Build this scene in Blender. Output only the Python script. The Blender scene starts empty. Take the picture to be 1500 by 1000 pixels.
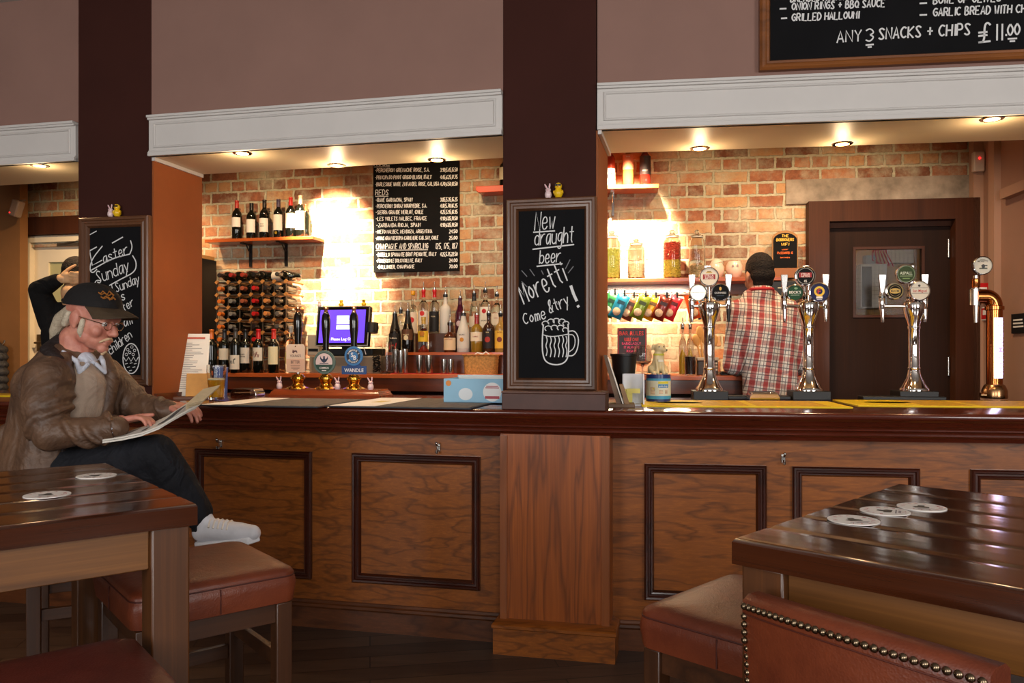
import bpy, math, random
from math import sin, cos, pi, radians
from mathutils import Vector, Matrix
random.seed(7)
SC = bpy.context.scene
COL = SC.collection

# ---------------------------------------------------------------- camera
FPX, CAMH, HOR = 1180.0, 1.356, 515.0           # focal length in pixels of a 1500 px wide frame, eye height, horizon row
cam = bpy.data.cameras.new('camera'); cam.sensor_width = 36; cam.lens = 36 * FPX / 1500
cam.shift_y = (HOR - 500) / 1500; cam.clip_start = .05
camo = bpy.data.objects.new('camera', cam); COL.objects.link(camo)
camo.location = (0, 0, CAMH); camo.rotation_euler = (pi / 2, 0, 0)
SC.camera = camo
SC.view_settings.view_transform = 'Standard'; SC.view_settings.look = 'None'
SC.view_settings.gamma = 1; SC.view_settings.use_curve_mapping = False
SC.view_settings.exposure = 0.0
SC.cycles.use_denoising = True
SC.cycles.max_bounces = 8; SC.cycles.transmission_bounces = 8; SC.cycles.caustics_reflective = False
SC.cycles.sample_clamp_indirect = 4
# ---------------------------------------------------------------- world
w = bpy.data.worlds.new('world'); SC.world = w; w.use_nodes = True
w.node_tree.nodes['Background'].inputs[0].default_value = (.62, .72, .9, 1)
w.node_tree.nodes['Background'].inputs[1].default_value = .6

def light(kind, loc, energy, col, target=None, size=.1, size_y=None, spot=60, blend=.6, parent=None, name='lamp_light'):
    d = bpy.data.lights.new(name, kind); d.energy = energy; d.color = col
    if kind == 'AREA':
        d.size = size
        if size_y: d.shape = 'RECTANGLE'; d.size_y = size_y
    else: d.shadow_soft_size = size
    if kind == 'SPOT': d.spot_size = radians(spot); d.spot_blend = blend
    o = bpy.data.objects.new(name, d); COL.objects.link(o); o.location = loc
    if target is not None:
        o.rotation_euler = (Vector(target) - Vector(loc)).to_track_quat('-Z', 'Y').to_euler()
    return o
WARM = (1, .70, .40); DAY = (1, .97, .93)
# daylight through the three street windows behind the camera
WINX = (-3.2, 0.3, 3.6)
for wx, en in zip(WINX, (130, 85, 120)):
    light('AREA', (wx, -2.42, 1.95), en, DAY, (wx * .6, 4, 1.1), 1.7, 2.0, name='window_daylight')

# ---------------------------------------------------------------- frames: the bar runs left (L) and right (R) of the middle pillar
class Fr:
    def __init__(s, a, B=(0.195, 3.72)):
        s.a = radians(a); s.B = B
        s.e = (cos(s.a), -sin(s.a)); s.n = (sin(s.a), cos(s.a))
    def w(s, x, t, z=0):
        return Vector((s.B[0] + x * s.e[0] + t * s.n[0], s.B[1] + x * s.e[1] + t * s.n[1], z))
    def sx(q, px, t):
        c = (px - 750) / FPX; ox = q.B[0] + t * q.n[0]; oy = q.B[1] + t * q.n[1]
        return (c * oy - ox) / (q.e[0] - c * q.e[1])
    def Y(q, px, t): return q.w(q.sx(px, t), t).y
    def z(q, px, py, t): return CAMH - (py - HOR) / FPX * q.Y(px, t)
    def mat(q, x, t, z): return Matrix.Translation(q.w(x, t, z)) @ Matrix.Rotation(-q.a, 4, 'Z')
L, R, W0 = Fr(12.8), Fr(7.5), Fr(0, (0, 0))
def P(px, py, Y): return Vector(((px - 750) / FPX * Y, Y, CAMH - (py - HOR) / FPX * Y))

# ---------------------------------------------------------------- mesh builder
class MB:
    def __init__(s): s.v = []; s.f = []; s.M = None
    def add(s, vs, fs):
        n = len(s.v)
        if s.M is not None: vs = [s.M @ Vector(v) for v in vs]
        s.v += [tuple(v) for v in vs]; s.f += [tuple(i + n for i in f) for f in fs]; return s
    def box(s, x0, x1, y0, y1, z0, z1):
        return s.add([(x0, y0, z0), (x1, y0, z0), (x1, y1, z0), (x0, y1, z0), (x0, y0, z1), (x1, y0, z1), (x1, y1, z1), (x0, y1, z1)],
                     [(3, 2, 1, 0), (4, 5, 6, 7), (0, 1, 5, 4), (1, 2, 6, 5), (2, 3, 7, 6), (3, 0, 4, 7)])
    def ring(s, pts):
        pass
    def lathe(s, prof, n=24, c=(0, 0, 0), a0=0, a1=2 * pi, axis='Z'):
        full = a1 - a0 > 6.28; m = n if full else n + 1; vs = []; fs = []
        for r, z in prof:
            for i in range(m):
                a = a0 + (a1 - a0) * i / n
                p = (r * cos(a), r * sin(a), z)
                if axis == 'Y': p = (p[0], p[2], -p[1])      # axis along y, front at -y when z is negative
                vs.append((c[0] + p[0], c[1] + p[1], c[2] + p[2]))
        for j in range(len(prof) - 1):
            for i in range(n):
                k = (i + 1) % m
                fs.append((j * m + i, j * m + k, (j + 1) * m + k, (j + 1) * m + i))
        if full:
            if prof[0][0] > 1e-5: fs.append(tuple(reversed(range(m))))
            if prof[-1][0] > 1e-5: fs.append(tuple((len(prof) - 1) * m + i for i in range(m)))
        return s.add(vs, fs)
    def cyl(s, c, r, h, n=20, axis='Z'): return s.lathe([(r, 0), (r, h)], n, c, axis=axis)
    def ball(s, c, r, n=16, m=10):
        if not hasattr(r, '__len__'): r = (r, r, r)
        vs = [(c[0], c[1], c[2] - r[2])]; fs = []
        for j in range(1, m):
            b = -pi / 2 + pi * j / m
            for i in range(n):
                a = 2 * pi * i / n
                vs.append((c[0] + r[0] * cos(b) * cos(a), c[1] + r[1] * cos(b) * sin(a), c[2] + r[2] * sin(b)))
        vs.append((c[0], c[1], c[2] + r[2])); T = len(vs) - 1
        for i in range(n):
            k = (i + 1) % n
            fs.append((0, 1 + k, 1 + i)); fs.append((T, T - n + i, T - n + k))
            for j in range(m - 2):
                a = 1 + j * n
                fs.append((a + i, a + k, a + n + k, a + n + i))
        return s.add(vs, fs)
    def tube(s, pts, r, n=8, closed=False):
        pts = [Vector(p) for p in pts]; N = len(pts)
        rr = r if hasattr(r, '__len__') else [r] * N
        vs = []; fs = []; up = None
        for i, p in enumerate(pts):
            a = pts[i - 1] if (i > 0 or closed) else p
            b = pts[(i + 1) % N] if (i < N - 1 or closed) else p
            d = (b - a).normalized()
            if up is None:
                up = Vector((0, 0, 1)) if abs(d.z) < .9 else Vector((0, 1, 0))
            x = d.cross(up)
            if x.length < 1e-4: x = d.cross(Vector((1, 0, .1)))
            x.normalize(); y = d.cross(x).normalized(); up = -y
            up = x.cross(d)
            for k in range(n):
                t = 2 * pi * k / n
                vs.append(p + (x * cos(t) + up * sin(t)) * rr[i])
        for i in range(N if closed else N - 1):
            j = (i + 1) % N
            for k in range(n):
                l = (k + 1) % n
                fs.append((i * n + k, i * n + l, j * n + l, j * n + k))
        if not closed:
            fs.append(tuple(reversed(range(n)))); fs.append(tuple((N - 1) * n + k for k in range(n)))
        return s.add(vs, fs)
    def prism(s, poly, y0, y1):          # poly in (x, z), extruded along y
        n = len(poly); vs = [(x, y0, z) for x, z in poly] + [(x, y1, z) for x, z in poly]
        fs = [tuple(range(n)), tuple(reversed(range(n, 2 * n)))] + [(i, i + n, (i + 1) % n + n, (i + 1) % n) for i in range(n)]
        return s.add(vs, fs)
    def sweep(s, path, prof, closed=False):   # path: list of functions/point rows; prof rows already placed
        m = len(prof[0]) if not callable(path) else 0
        return s
    def rows(s, rows, close_prof=True, caps=True):   # rows: list of equal-length point lists
        m = len(rows[0]); vs = [p for r in rows for p in r]; fs = []
        for i in range(len(rows) - 1):
            for k in range(m if close_prof else m - 1):
                l = (k + 1) % m
                fs.append((i * m + k, i * m + l, (i + 1) * m + l, (i + 1) * m + k))
        if caps and close_prof:
            fs.append(tuple(reversed(range(m)))); fs.append(tuple((len(rows) - 1) * m + k for k in range(m)))
        return s.add(vs, fs)
    def fbox(s, F, s0, s1, t0, t1, z0, z1):   # a box in a bar frame, in world space
        q = [F.w(s0, t0), F.w(s1, t0), F.w(s1, t1), F.w(s0, t1)]
        return s.add([(p.x, p.y, z0) for p in q] + [(p.x, p.y, z1) for p in q],
                     [(3, 2, 1, 0), (4, 5, 6, 7), (0, 1, 5, 4), (1, 2, 6, 5), (2, 3, 7, 6), (3, 0, 4, 7)])
    def frame(s, x0, x1, z0, z1, prof):       # a mitred picture-frame: prof = [(inset, y)] closed loop
        rows = []
        for cx, cz, dx, dz in ((x0, z0, 1, 1), (x1, z0, -1, 1), (x1, z1, -1, -1), (x0, z1, 1, -1), (x0, z0, 1, 1)):
            rows.append([(cx + dx * i, y, cz + dz * i) for i, y in prof])
        return s.rows(rows, True, False)
    def stroke(s, pts, wd, y=0):              # flat chalk line in the xz plane
        n = len(pts)
        if n < 2: return s
        vs = []; fs = []
        for i, (x, z) in enumerate(pts):
            a = pts[max(i - 1, 0)]; b = pts[min(i + 1, n - 1)]
            dx, dz = b[0] - a[0], b[1] - a[1]; l = math.hypot(dx, dz) or 1
            vs += [(x - dz / l * wd / 2, y, z + dx / l * wd / 2), (x + dz / l * wd / 2, y, z - dx / l * wd / 2)]
        for i in range(n - 1): fs.append((2 * i, 2 * i + 1, 2 * i + 3, 2 * i + 2))
        return s.add(vs, fs)
    def ringflat(s, r0, r1, c, n=32):
        return s.add([(c[0] + r * cos(2 * pi * i / n), c[1], c[2] + r * sin(2 * pi * i / n)) for r in (r0, r1) for i in range(n)], [(i, (i + 1) % n, (i + 1) % n + n, i + n) for i in range(n)])
    def wrapdisc(s, rr, e, zc, n=14):
        xs = [-e * cos(pi * i / n) for i in range(n + 1)]; hs = [e * sin(pi * i / n) for i in range(n + 1)]
        return s.add([(rr * sin(x / rr), -rr * cos(x / rr), zc + sg * h) for sg in (-1, 1) for x, h in zip(xs, hs)], [(i, i + 1, n + 2 + i, n + 1 + i) for i in range(n)])
    def disc(s, c, r, y, n=28, rz=None):
        rz = rz or r
        return s.add([(c[0] + r * cos(2 * pi * i / n), y, c[1] + rz * sin(2 * pi * i / n)) for i in range(n)], [tuple(range(n))])
    def mesh(s, name):
        m = bpy.data.meshes.new(name); m.from_pydata(s.v, [], s.f); m.validate(); m.update()
        return m

def smooth_mesh(m, ang=38):
    if not m.polygons: return
    m.polygons.foreach_set('use_smooth', [True] * len(m.polygons))
    try: m.set_sharp_from_angle(angle=radians(ang))
    except Exception: pass

def link_mesh(name, mb, mat, parent=None, bevel=0, seg=2, ang=38, sub=0):
    m = mb.mesh(name) if isinstance(mb, MB) else mb
    smooth_mesh(m, ang)
    if mat: m.materials.clear(); m.materials.append(mat)
    o = bpy.data.objects.new(name, m); COL.objects.link(o)
    if parent: o.parent = parent
    if bevel:
        b = o.modifiers.new('b', 'BEVEL'); b.width = bevel; b.segments = seg; b.limit_method = 'ANGLE'; b.angle_limit = radians(40)
        b.harden_normals = False
    if sub:
        b = o.modifiers.new('s', 'SUBSURF'); b.levels = sub; b.render_levels = sub
    return o

def tag(o, label=None, cat=None, group=None, kind=None):
    if label: o['label'] = label
    if cat: o['category'] = cat
    if group: o['group'] = group
    if kind: o['kind'] = kind
    return o

class T:                                       # a thing: an Empty at its base with parts under it, local y points away from the room
    def __init__(s, name, label, cat, F=W0, at=(0, 0, 0), rz=0, group=None, kind=None):
        o = bpy.data.objects.new(name, None); COL.objects.link(o); o.empty_display_size = .05
        s.F = F; s.at = at; s.rz = rz; s.o = o
        o.location = F.w(*at); o.rotation_euler = (0, 0, rz - F.a)
        tag(o, label, cat, group, kind)
    def part(s, name, mb, mat, parent=None, label=None, **k):
        o = link_mesh(name, mb, mat, parent or s.o, **k)
        if label: o['label'] = label
        return o
    def q(s, px, py, y=0):                     # pixel -> local x, z on the plane at local depth y (unrotated things)
        t = s.at[1] + y
        return s.F.sx(px, t) - s.at[0], s.F.z(px, py, t) - s.at[2]

def solo(name, label, cat, mb, mat, F=W0, at=(0, 0, 0), rz=0, group=None, kind=None, **k):
    o = link_mesh(name, mb, mat, None, **k)
    o.location = F.w(*at); o.rotation_euler = (0, 0, rz - F.a)
    return tag(o, label, cat, group, kind)

def struct(name, mb, mat, F=W0, at=(0, 0, 0), label=None, **k):
    o = link_mesh(name, mb, mat, None, **k)
    o.location = F.w(*at); o.rotation_euler = (0, 0, -F.a)
    return tag(o, label, None, None, 'structure')

# ---------------------------------------------------------------- lettering
GL = {'A': '02 28 42;14 34', 'B': '02 08;~08 28 37 25 05;~05 35 43 22 02', 'C': '~47 28 06 04 22 43', 'D': '02 08;~08 28 46 44 22 02',
 'E': '48 08 02 42;05 35', 'F': '48 08 02;05 35', 'G': '~47 28 06 04 22 43 45;45 25', 'H': '02 08;42 48;05 45', 'I': '22 28', 'J': '~48 43 22 03',
 'K': '02 08;48 05 42', 'L': '08 02 42', 'M': '02 08 24 48 42', 'N': '02 08 42 48', 'O': '~28 06 04 22 44 46 28', 'P': '02 08;~08 38 46 35 05',
 'Q': '~28 06 04 22 44 46 28;34 42', 'R': '02 08;~08 38 46 35 05;25 42', 'S': '~47 28 07 25 43 22 03', 'T': '08 48;28 22', 'U': '~08 04 22 44 48',
 'V': '08 22 48', 'W': '08 12 25 32 48', 'X': '08 42;48 02', 'Y': '08 25 48;25 22', 'Z': '08 48 02 42',
 'a': '~46 16 04 12 33 46;46 42', 'b': '08 02;~05 26 45 43 22 03', 'c': '~45 26 05 03 22 43', 'd': '48 42;~45 26 05 03 22 43',
 'e': '~04 44 36 16 04 12 32 43', 'f': '~48 28 17 14 12;06 36', 'g': '~46 16 04 13 33 46;~46 41 20 01', 'h': '08 02;~04 26 45 42', 'i': '26 22;27 28',
 'j': '~26 21 00;27 28', 'k': '08 02;46 04 42', 'l': '28 22', 'm': '06 02;~05 16 25 22;~25 36 45 42', 'n': '06 02;~05 26 45 42', 'o': '~26 04 22 44 26',
 'p': '06 00;~06 36 44 22 03', 'r': '06 02;~04 26 46', 's': '~45 26 05 24 43 22 03', 't': '28 23 32;06 46', 'u': '~06 03 22 43;46 42',
 'v': '06 22 46', 'w': '06 12 25 32 46', 'x': '06 42;46 02', 'y': '06 22;46 00', 'z': '06 46 02 42',
 '0': '~28 06 04 22 44 46 28', '1': '28 22', '2': '~07 28 46 02;02 42', '3': '~07 28 46 25;~25 44 22 03', '4': '38 04 44;38 32', '5': '48 08 05;~05 35 43 22 03',
 '6': '~48 15 03 22 43 35 14', '7': '08 48 12', '8': '~25 07 28 47 25 03 22 43 25', '9': '~46 28 06 25 46 32', '+': '05 45;23 27', '-': '15 35', '.': '22 23',
 ',': '22 11', '&': '~42 06 28 37 03 12 32 45', '!': '28 24;22 23', '/': '02 48', "'": '28 27', 'L$': '', '$': '~47 38 27 22 02;02 42;05 35;04 34'}
def smooth_line(p, n=2):
    for _ in range(n):
        q = [p[0]]
        for a, b in zip(p, p[1:]):
            q += [(a[0] * .75 + b[0] * .25, a[1] * .75 + b[1] * .25), (a[0] * .25 + b[0] * .75, a[1] * .25 + b[1] * .75)]
        p = q + [p[-1]]
    return p
def chalk(mb, text, p0, p1, h, wd, y=0, slant=.1, fit=True, jit=.12):
    """hand-drawn writing from p0 to p1 (local x, z), cap height h"""
    adv = []
    x = 0
    for ch in text:
        adv.append(x)
        x += 3.2 if ch in " " else (2.2 if ch in "Iil1.,'!" else 5.4)
    tot = max(x - 1.2, 1)
    dx, dz = p1[0] - p0[0], p1[1] - p0[1]; ln = math.hypot(dx, dz); ux, uz = dx / ln, dz / ln
    sx = ln / tot; sz = h / 6
    for ch, a in zip(text, adv):
        g = GL.get(ch)
        if not g: continue
        off = -1 if ch in "Iil1.,'!" else 0
        jz = random.uniform(-jit, jit)
        for st in g.split(';'):
            sm = st.startswith('~'); st = st.lstrip('~')
            pts = [(float(c[0]), float(c[1]) - 2 + jz) for c in st.split()]
            if sm: pts = smooth_line(pts)
            out = []
            for X, Z in pts:
                lx = (a + off + X) * sx + slant * Z * sz; lz = Z * sz
                out.append((p0[0] + lx * ux - lz * uz, p0[1] + lx * uz + lz * ux))
            mb.stroke(out, wd, y)
_tc = {}
def print_text(mb, text, cx, cz, h, y=0, width=None, wrap=None, align='C', M=None):
    """printed lettering: centre cx, cz, cap height h, facing -y; wrap = radius bends it round a vertical cylinder"""
    if text not in _tc:
        cu = bpy.data.curves.new('t', 'FONT'); cu.body = text; cu.resolution_u = 2; cu.offset = .012
        o = bpy.data.objects.new('t', cu); COL.objects.link(o)
        m = bpy.data.meshes.new_from_object(o.evaluated_get(bpy.context.evaluated_depsgraph_get()))
        _tc[text] = ([v.co.copy() for v in m.vertices], [tuple(p.vertices) for p in m.polygons])
        bpy.data.objects.remove(o); bpy.data.meshes.remove(m); bpy.data.curves.remove(cu)
    vs, fs = _tc[text]
    if not vs: return
    x0 = min(v.x for v in vs); x1 = max(v.x for v in vs)
    k = h / .7; kx = k if width is None else width / (x1 - x0)
    ox = cx - (x0 + x1) / 2 * kx if align == 'C' else cx - x0 * kx
    out = []
    for v in vs:
        X = ox + v.x * kx; Z = cz + (v.y - .35) * k
        if wrap: out.append((wrap * sin(X / wrap), -wrap * cos(X / wrap), Z))
        else: out.append((X, y, Z))
    mb.add(out, fs)

# ---------------------------------------------------------------- materials
def lin(c): return tuple(((x / 255) / 12.92 if x / 255 <= .04045 else ((x / 255 + .055) / 1.055) ** 2.4) for x in c) + (1,)
_mc = {}
def base(name):
    m = bpy.data.materials.new(name); m.use_nodes = True; nt = m.node_tree
    return m, nt, nt.nodes['Principled BSDF']
def nd(nt, kind, **k):
    n = nt.nodes.new(kind)
    for a, b in k.items(): setattr(n, a, b)
    return n
def coords(nt, scale=(1, 1, 1), rot=(0, 0, 0), loc=(0, 0, 0)):
    tc = nd(nt, 'ShaderNodeTexCoord'); mp = nd(nt, 'ShaderNodeMapping')
    mp.inputs['Scale'].default_value = scale; mp.inputs['Rotation'].default_value = rot; mp.inputs['Location'].default_value = loc
    nt.links.new(tc.outputs['Object'], mp.inputs[0]); return mp.outputs[0]
def noise(nt, vec, scale, detail=3, rough=.5, dist=0):
    n = nd(nt, 'ShaderNodeTexNoise'); n.inputs['Scale'].default_value = scale; n.inputs['Detail'].default_value = detail
    n.inputs['Roughness'].default_value = rough; n.inputs['Distortion'].default_value = dist
    nt.links.new(vec, n.inputs['Vector']); return n.outputs['Fac']
def ramp(nt, fac, stops):
    r = nd(nt, 'ShaderNodeValToRGB'); e = r.color_ramp.elements
    while len(e) < len(stops): e.new(.5)
    for i, (p, c) in enumerate(stops): e[i].position = p; e[i].color = c
    nt.links.new(fac, r.inputs[0]); return r.outputs[0]
def mth(nt, op, a, b=0):
    n = nd(nt, 'ShaderNodeMath', operation=op)
    for i, x in enumerate((a, b)):
        if isinstance(x, (int, float)): n.inputs[i].default_value = x
        else: nt.links.new(x, n.inputs[i])
    return n.outputs[0]
def mixc(nt, fac, a, b, mode='MIX'):
    n = nd(nt, 'ShaderNodeMix', data_type='RGBA', blend_type=mode)
    for i, x in ((0, fac), (6, a), (7, b)):
        if hasattr(x, 'is_linked') or hasattr(x, 'links'): nt.links.new(x, n.inputs[i])
        else: n.inputs[i].default_value = x
    return n.outputs[2]
def bumpn(nt, b, h, strength, dist=.002):
    n = nd(nt, 'ShaderNodeBump'); n.inputs['Strength'].default_value = strength; n.inputs['Distance'].default_value = dist
    nt.links.new(h, n.inputs['Height']); nt.links.new(n.outputs[0], b.inputs['Normal'])
def M(col, rough=.5, metal=0, coat=0, var=0, vs=12, bump=0, bs=150, trans=0, emit=0, ior=1.45, spec=.5, name=None):
    key = (tuple(col), rough, metal, coat, var, vs, bump, bs, trans, emit, ior, spec)
    if key in _mc: return _mc[key]
    m, nt, b = base(name or 'surface'); c = lin(col)
    b.inputs['Base Color'].default_value = c; b.inputs['Roughness'].default_value = rough; b.inputs['Metallic'].default_value = metal
    b.inputs['Coat Weight'].default_value = coat; b.inputs['Coat Roughness'].default_value = .08; b.inputs['IOR'].default_value = ior
    b.inputs['Transmission Weight'].default_value = trans; b.inputs['Specular IOR Level'].default_value = spec
    if var or bump:
        v = coords(nt)
        if var:
            n = noise(nt, v, vs, 4, .6)
            d = tuple(x * (1 - var) for x in c[:3]) + (1,); u = tuple(min(1, x * (1 + var)) for x in c[:3]) + (1,)
            nt.links.new(ramp(nt, n, [(.3, d), (.7, u)]), b.inputs['Base Color'])
        if bump: bumpn(nt, b, noise(nt, v, bs, 3, .6), bump)
    if emit:
        b.inputs['Emission Color'].default_value = c; b.inputs['Emission Strength'].default_value = emit
    _mc[key] = m; return m
def wood(c1, c2, axis='X', scale=3.0, rough=.35, coat=.3, rings=9, stretch=.12, bump=.15, rot=0, name='wood', dark=None):
    m, nt, b = base(name)
    sc = {'X': (stretch, 1, 1), 'Y': (1, stretch, 1), 'Z': (1, 1, stretch)}[axis]
    v = coords(nt, sc, (0, 0, rot))
    n = noise(nt, v, scale, 3, .5, .25)
    g = mth(nt, 'PINGPONG', mth(nt, 'MULTIPLY', n, rings), 1)
    fine = noise(nt, coords(nt, tuple(x * (1 if x == 1 else .2) for x in sc), (0, 0, rot)), 95, 3, .75)
    g2 = mth(nt, 'ADD', mth(nt, 'MULTIPLY', g, .42), mth(nt, 'MULTIPLY', fine, .7))
    a, c = lin(c1), lin(c2); mid = tuple((x + y) / 2 for x, y in zip(a, c))
    col = ramp(nt, fine, [(.25, mid), (.5, tuple(x * .35 + y * .65 for x, y in zip(a, c))), (.75, c)])
    dk = tuple(min(1, .45 + .45 * x / max(y, 1e-4)) for x, y in zip(a[:3], c[:3])) + (1,)
    col = mixc(nt, 1.0, col, ramp(nt, g, [(.0, dk), (.22, tuple((1 + x) / 2 for x in dk)), (.5, (1, 1, 1, 1))]), 'MULTIPLY')
    big = noise(nt, coords(nt), 1.7, 2, .5)
    col = mixc(nt, 1.0, col, ramp(nt, big, [(.3, (.8, .78, .76, 1)), (.65, (1.0, 1.0, 1.0, 1))]), 'MULTIPLY')
    nt.links.new(col, b.inputs['Base Color'])
    b.inputs['Roughness'].default_value = rough; b.inputs['Coat Weight'].default_value = coat; b.inputs['Coat Roughness'].default_value = .12
    bumpn(nt, b, g2, bump, .0008)
    return m
def leather(c1, c2, name='leather', rough=.38):
    m, nt, b = base(name); v = coords(nt)
    col = ramp(nt, noise(nt, v, 5, 5, .65), [(.3, lin(c1)), (.7, lin(c2))])
    nt.links.new(col, b.inputs['Base Color']); b.inputs['Roughness'].default_value = rough
    b.inputs['Coat Weight'].default_value = .05; b.inputs['Coat Roughness'].default_value = .3; b.inputs['Specular IOR Level'].default_value = .4
    vo = nd(nt, 'ShaderNodeTexVoronoi'); vo.inputs['Scale'].default_value = 260; nt.links.new(v, vo.inputs['Vector'])
    h = mth(nt, 'ADD', mth(nt, 'MULTIPLY', vo.outputs['Distance'], .25), mth(nt, 'MULTIPLY', noise(nt, v, 14, 4, .6, .6), 1.4))
    bumpn(nt, b, h, .35, .004); return m
def brick(name, bright=1.0):
    m, nt, b = base(name)
    tc = nd(nt, 'ShaderNodeTexCoord'); sp = nd(nt, 'ShaderNodeSeparateXYZ'); cb = nd(nt, 'ShaderNodeCombineXYZ')
    nt.links.new(tc.outputs['Object'], sp.inputs[0])
    wob = noise(nt, tc.outputs['Object'], 14, 6, .72); wob2 = noise(nt, coords(nt, loc=(5, 3, 1)), 16, 6, .72)
    nt.links.new(mth(nt, 'ADD', sp.outputs[0], mth(nt, 'MULTIPLY', mth(nt, 'SUBTRACT', wob, .5), .035)), cb.inputs[0])
    nt.links.new(mth(nt, 'ADD', sp.outputs[2], mth(nt, 'MULTIPLY', mth(nt, 'SUBTRACT', wob2, .5), .03)), cb.inputs[1])
    br = nd(nt, 'ShaderNodeTexBrick'); nt.links.new(cb.outputs[0], br.inputs['Vector'])
    br.inputs['Scale'].default_value = 1; br.inputs['Brick Width'].default_value = .235; br.inputs['Row Height'].default_value = .0865
    br.inputs['Mortar Size'].default_value = .0105; br.inputs['Mortar Smooth'].default_value = .35; br.inputs['Bias'].default_value = -.1
    br.offset = .5; br.squash = .5; br.squash_frequency = 2
    br.inputs['Color1'].default_value = (0, 0, 0, 1); br.inputs['Color2'].default_value = (1, 1, 1, 1); br.inputs['Mortar'].default_value = (.5, .5, .5, 1)
    bw = nd(nt, 'ShaderNodeRGBToBW'); nt.links.new(br.outputs['Color'], bw.inputs[0])
    k = lambda c: tuple(min(1, x * bright) for x in lin(c)[:3]) + (1,)
    brk = ramp(nt, mth(nt, 'ADD', bw.outputs[0], mth(nt, 'MULTIPLY', mth(nt, 'SUBTRACT', noise(nt, tc.outputs['Object'], 20, 6, .75), .5), 1.1)),
               [(.0, k((128, 82, 62))), (.25, k((164, 106, 78))), (.5, k((186, 128, 92))), (.75, k((200, 156, 112))), (1, k((168, 112, 84)))])
    mort = ramp(nt, noise(nt, tc.outputs['Object'], 26, 6, .75), [(.3, k((160, 160, 134))), (.7, k((218, 204, 178)))])
    smear = ramp(nt, noise(nt, coords(nt, loc=(2, 9, 4)), 3.2, 6, .72), [(.46, (0, 0, 0, 1)), (.66, (.85, .85, .85, 1))])
    sbw = nd(nt, 'ShaderNodeRGBToBW'); nt.links.new(smear, sbw.inputs[0])
    fac = mth(nt, 'MAXIMUM', br.outputs['Fac'], sbw.outputs[0])
    nt.links.new(mixc(nt, fac, brk, mort), b.inputs['Base Color'])
    b.inputs['Roughness'].default_value = .9; b.inputs['Specular IOR Level'].default_value = .2
    h = mth(nt, 'ADD', mth(nt, 'MULTIPLY', br.outputs['Fac'], -1), mth(nt, 'MULTIPLY', noise(nt, tc.outputs['Object'], 60, 4, .7), .5))
    bumpn(nt, b, h, .7, .012); return m
def plaid(name='plaid_shirt_cloth'):
    m, nt, b = base(name)
    tc = nd(nt, 'ShaderNodeTexCoord'); mp = nd(nt, 'ShaderNodeMapping'); mp.inputs['Rotation'].default_value = (0, radians(-7), 0)
    nt.links.new(tc.outputs['Object'], mp.inputs[0]); sp = nd(nt, 'ShaderNodeSeparateXYZ'); nt.links.new(mp.outputs[0], sp.inputs[0])
    def band(o, per, lo, hi, off=0):
        fr = mth(nt, 'FRACT', mth(nt, 'DIVIDE', mth(nt, 'ADD', o, off + 10), per))
        return mth(nt, 'MULTIPLY', mth(nt, 'GREATER_THAN', fr, lo), mth(nt, 'LESS_THAN', fr, hi))
    x, z = sp.outputs[0], sp.outputs[2]; per = .068
    c = lin((222, 214, 206))
    red = mth(nt, 'ADD', mth(nt, 'MULTIPLY', band(x, per, .0, .38), .78), mth(nt, 'MULTIPLY', band(z, per * 1.15, .0, .34), .5))
    col = mixc(nt, mth(nt, 'MINIMUM', red, .93), c, lin((158, 14, 22)))
    blk = mth(nt, 'MAXIMUM', mth(nt, 'MAXIMUM', band(x, per, .48, .54), band(x, per, .78, .84)), mth(nt, 'MAXIMUM', band(z, per * 1.15, .48, .54), band(z, per * 1.15, .8, .86)))
    col = mixc(nt, mth(nt, 'MULTIPLY', blk, .75), col, lin((36, 36, 52)))
    nt.links.new(col, b.inputs['Base Color']); b.inputs['Roughness'].default_value = .85
    bumpn(nt, b, noise(nt, tc.outputs['Object'], 9, 4, .6, .8), .5, .03); return m
# ================================================================ materials in use
mWallMauve = M((140, 107, 96), .8, var=.05, vs=3, bump=.05, bs=60, name='mauve_paint')
mPillar = M((58, 28, 22), .8, spec=.2, var=.08, vs=3, name='dark_maroon_paint')
mReveal = M((146, 80, 40), .6, spec=.3, var=.1, vs=3, name='ochre_brown_paint')
mWhite = M((206, 202, 198), .5, var=.03, vs=4, name='white_gloss_paint')
mSoffit = M((230, 212, 178), .45, var=.03, vs=2, name='cream_soffit_paint')
mBrick = brick('old_brick', .92)
mBarH = wood((80, 38, 10), (170, 96, 32), 'X', 11, .38, .15, 13, .05, name='oak_panel_horizontal')
mBarV = wood((88, 40, 11), (178, 94, 34), 'Z', 9, .38, .15, 13, .09, name='oak_panel_vertical')
mBarD = wood((58, 22, 10), (112, 52, 22), 'X', 4, .32, .45, 8, .1, name='dark_oak')
mMould = wood((34, 12, 6), (74, 28, 12), 'X', 6, .3, .5, 5, .1, name='mahogany_moulding')
mMouldV = wood((34, 12, 6), (74, 28, 12), 'Z', 6, .3, .5, 5, .1, name='mahogany_moulding_vertical')
mCounter = wood((46, 14, 8), (98, 38, 20), 'X', 3, .16, .6, 6, .08, .05, name='mahogany_countertop')
mShelf = wood((150, 62, 22), (206, 104, 44), 'X', 3, .35, .3, 5, .1, name='orange_pine')
mDarkWood = wood((44, 22, 12), (84, 44, 24), 'X', 4, .4, .3, 6, .12, name='dark_stained_wood')
mFrameWood = wood((62, 36, 20), (112, 70, 42), 'Z', 6, .42, .2, 5, .12, name='chalkboard_frame_wood')
mFrameWoodX = wood((96, 50, 18), (150, 88, 36), 'X', 6, .42, .2, 5, .12, name='big_board_frame_wood')
mSlate = M((19, 19, 21), .85, var=.2, vs=3, spec=.15, name='slate_black')
mChalk = M((222, 222, 222), .9, name='chalk')
mChalkDim = M((120, 120, 124), .9, name='faint_chalk')
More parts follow.
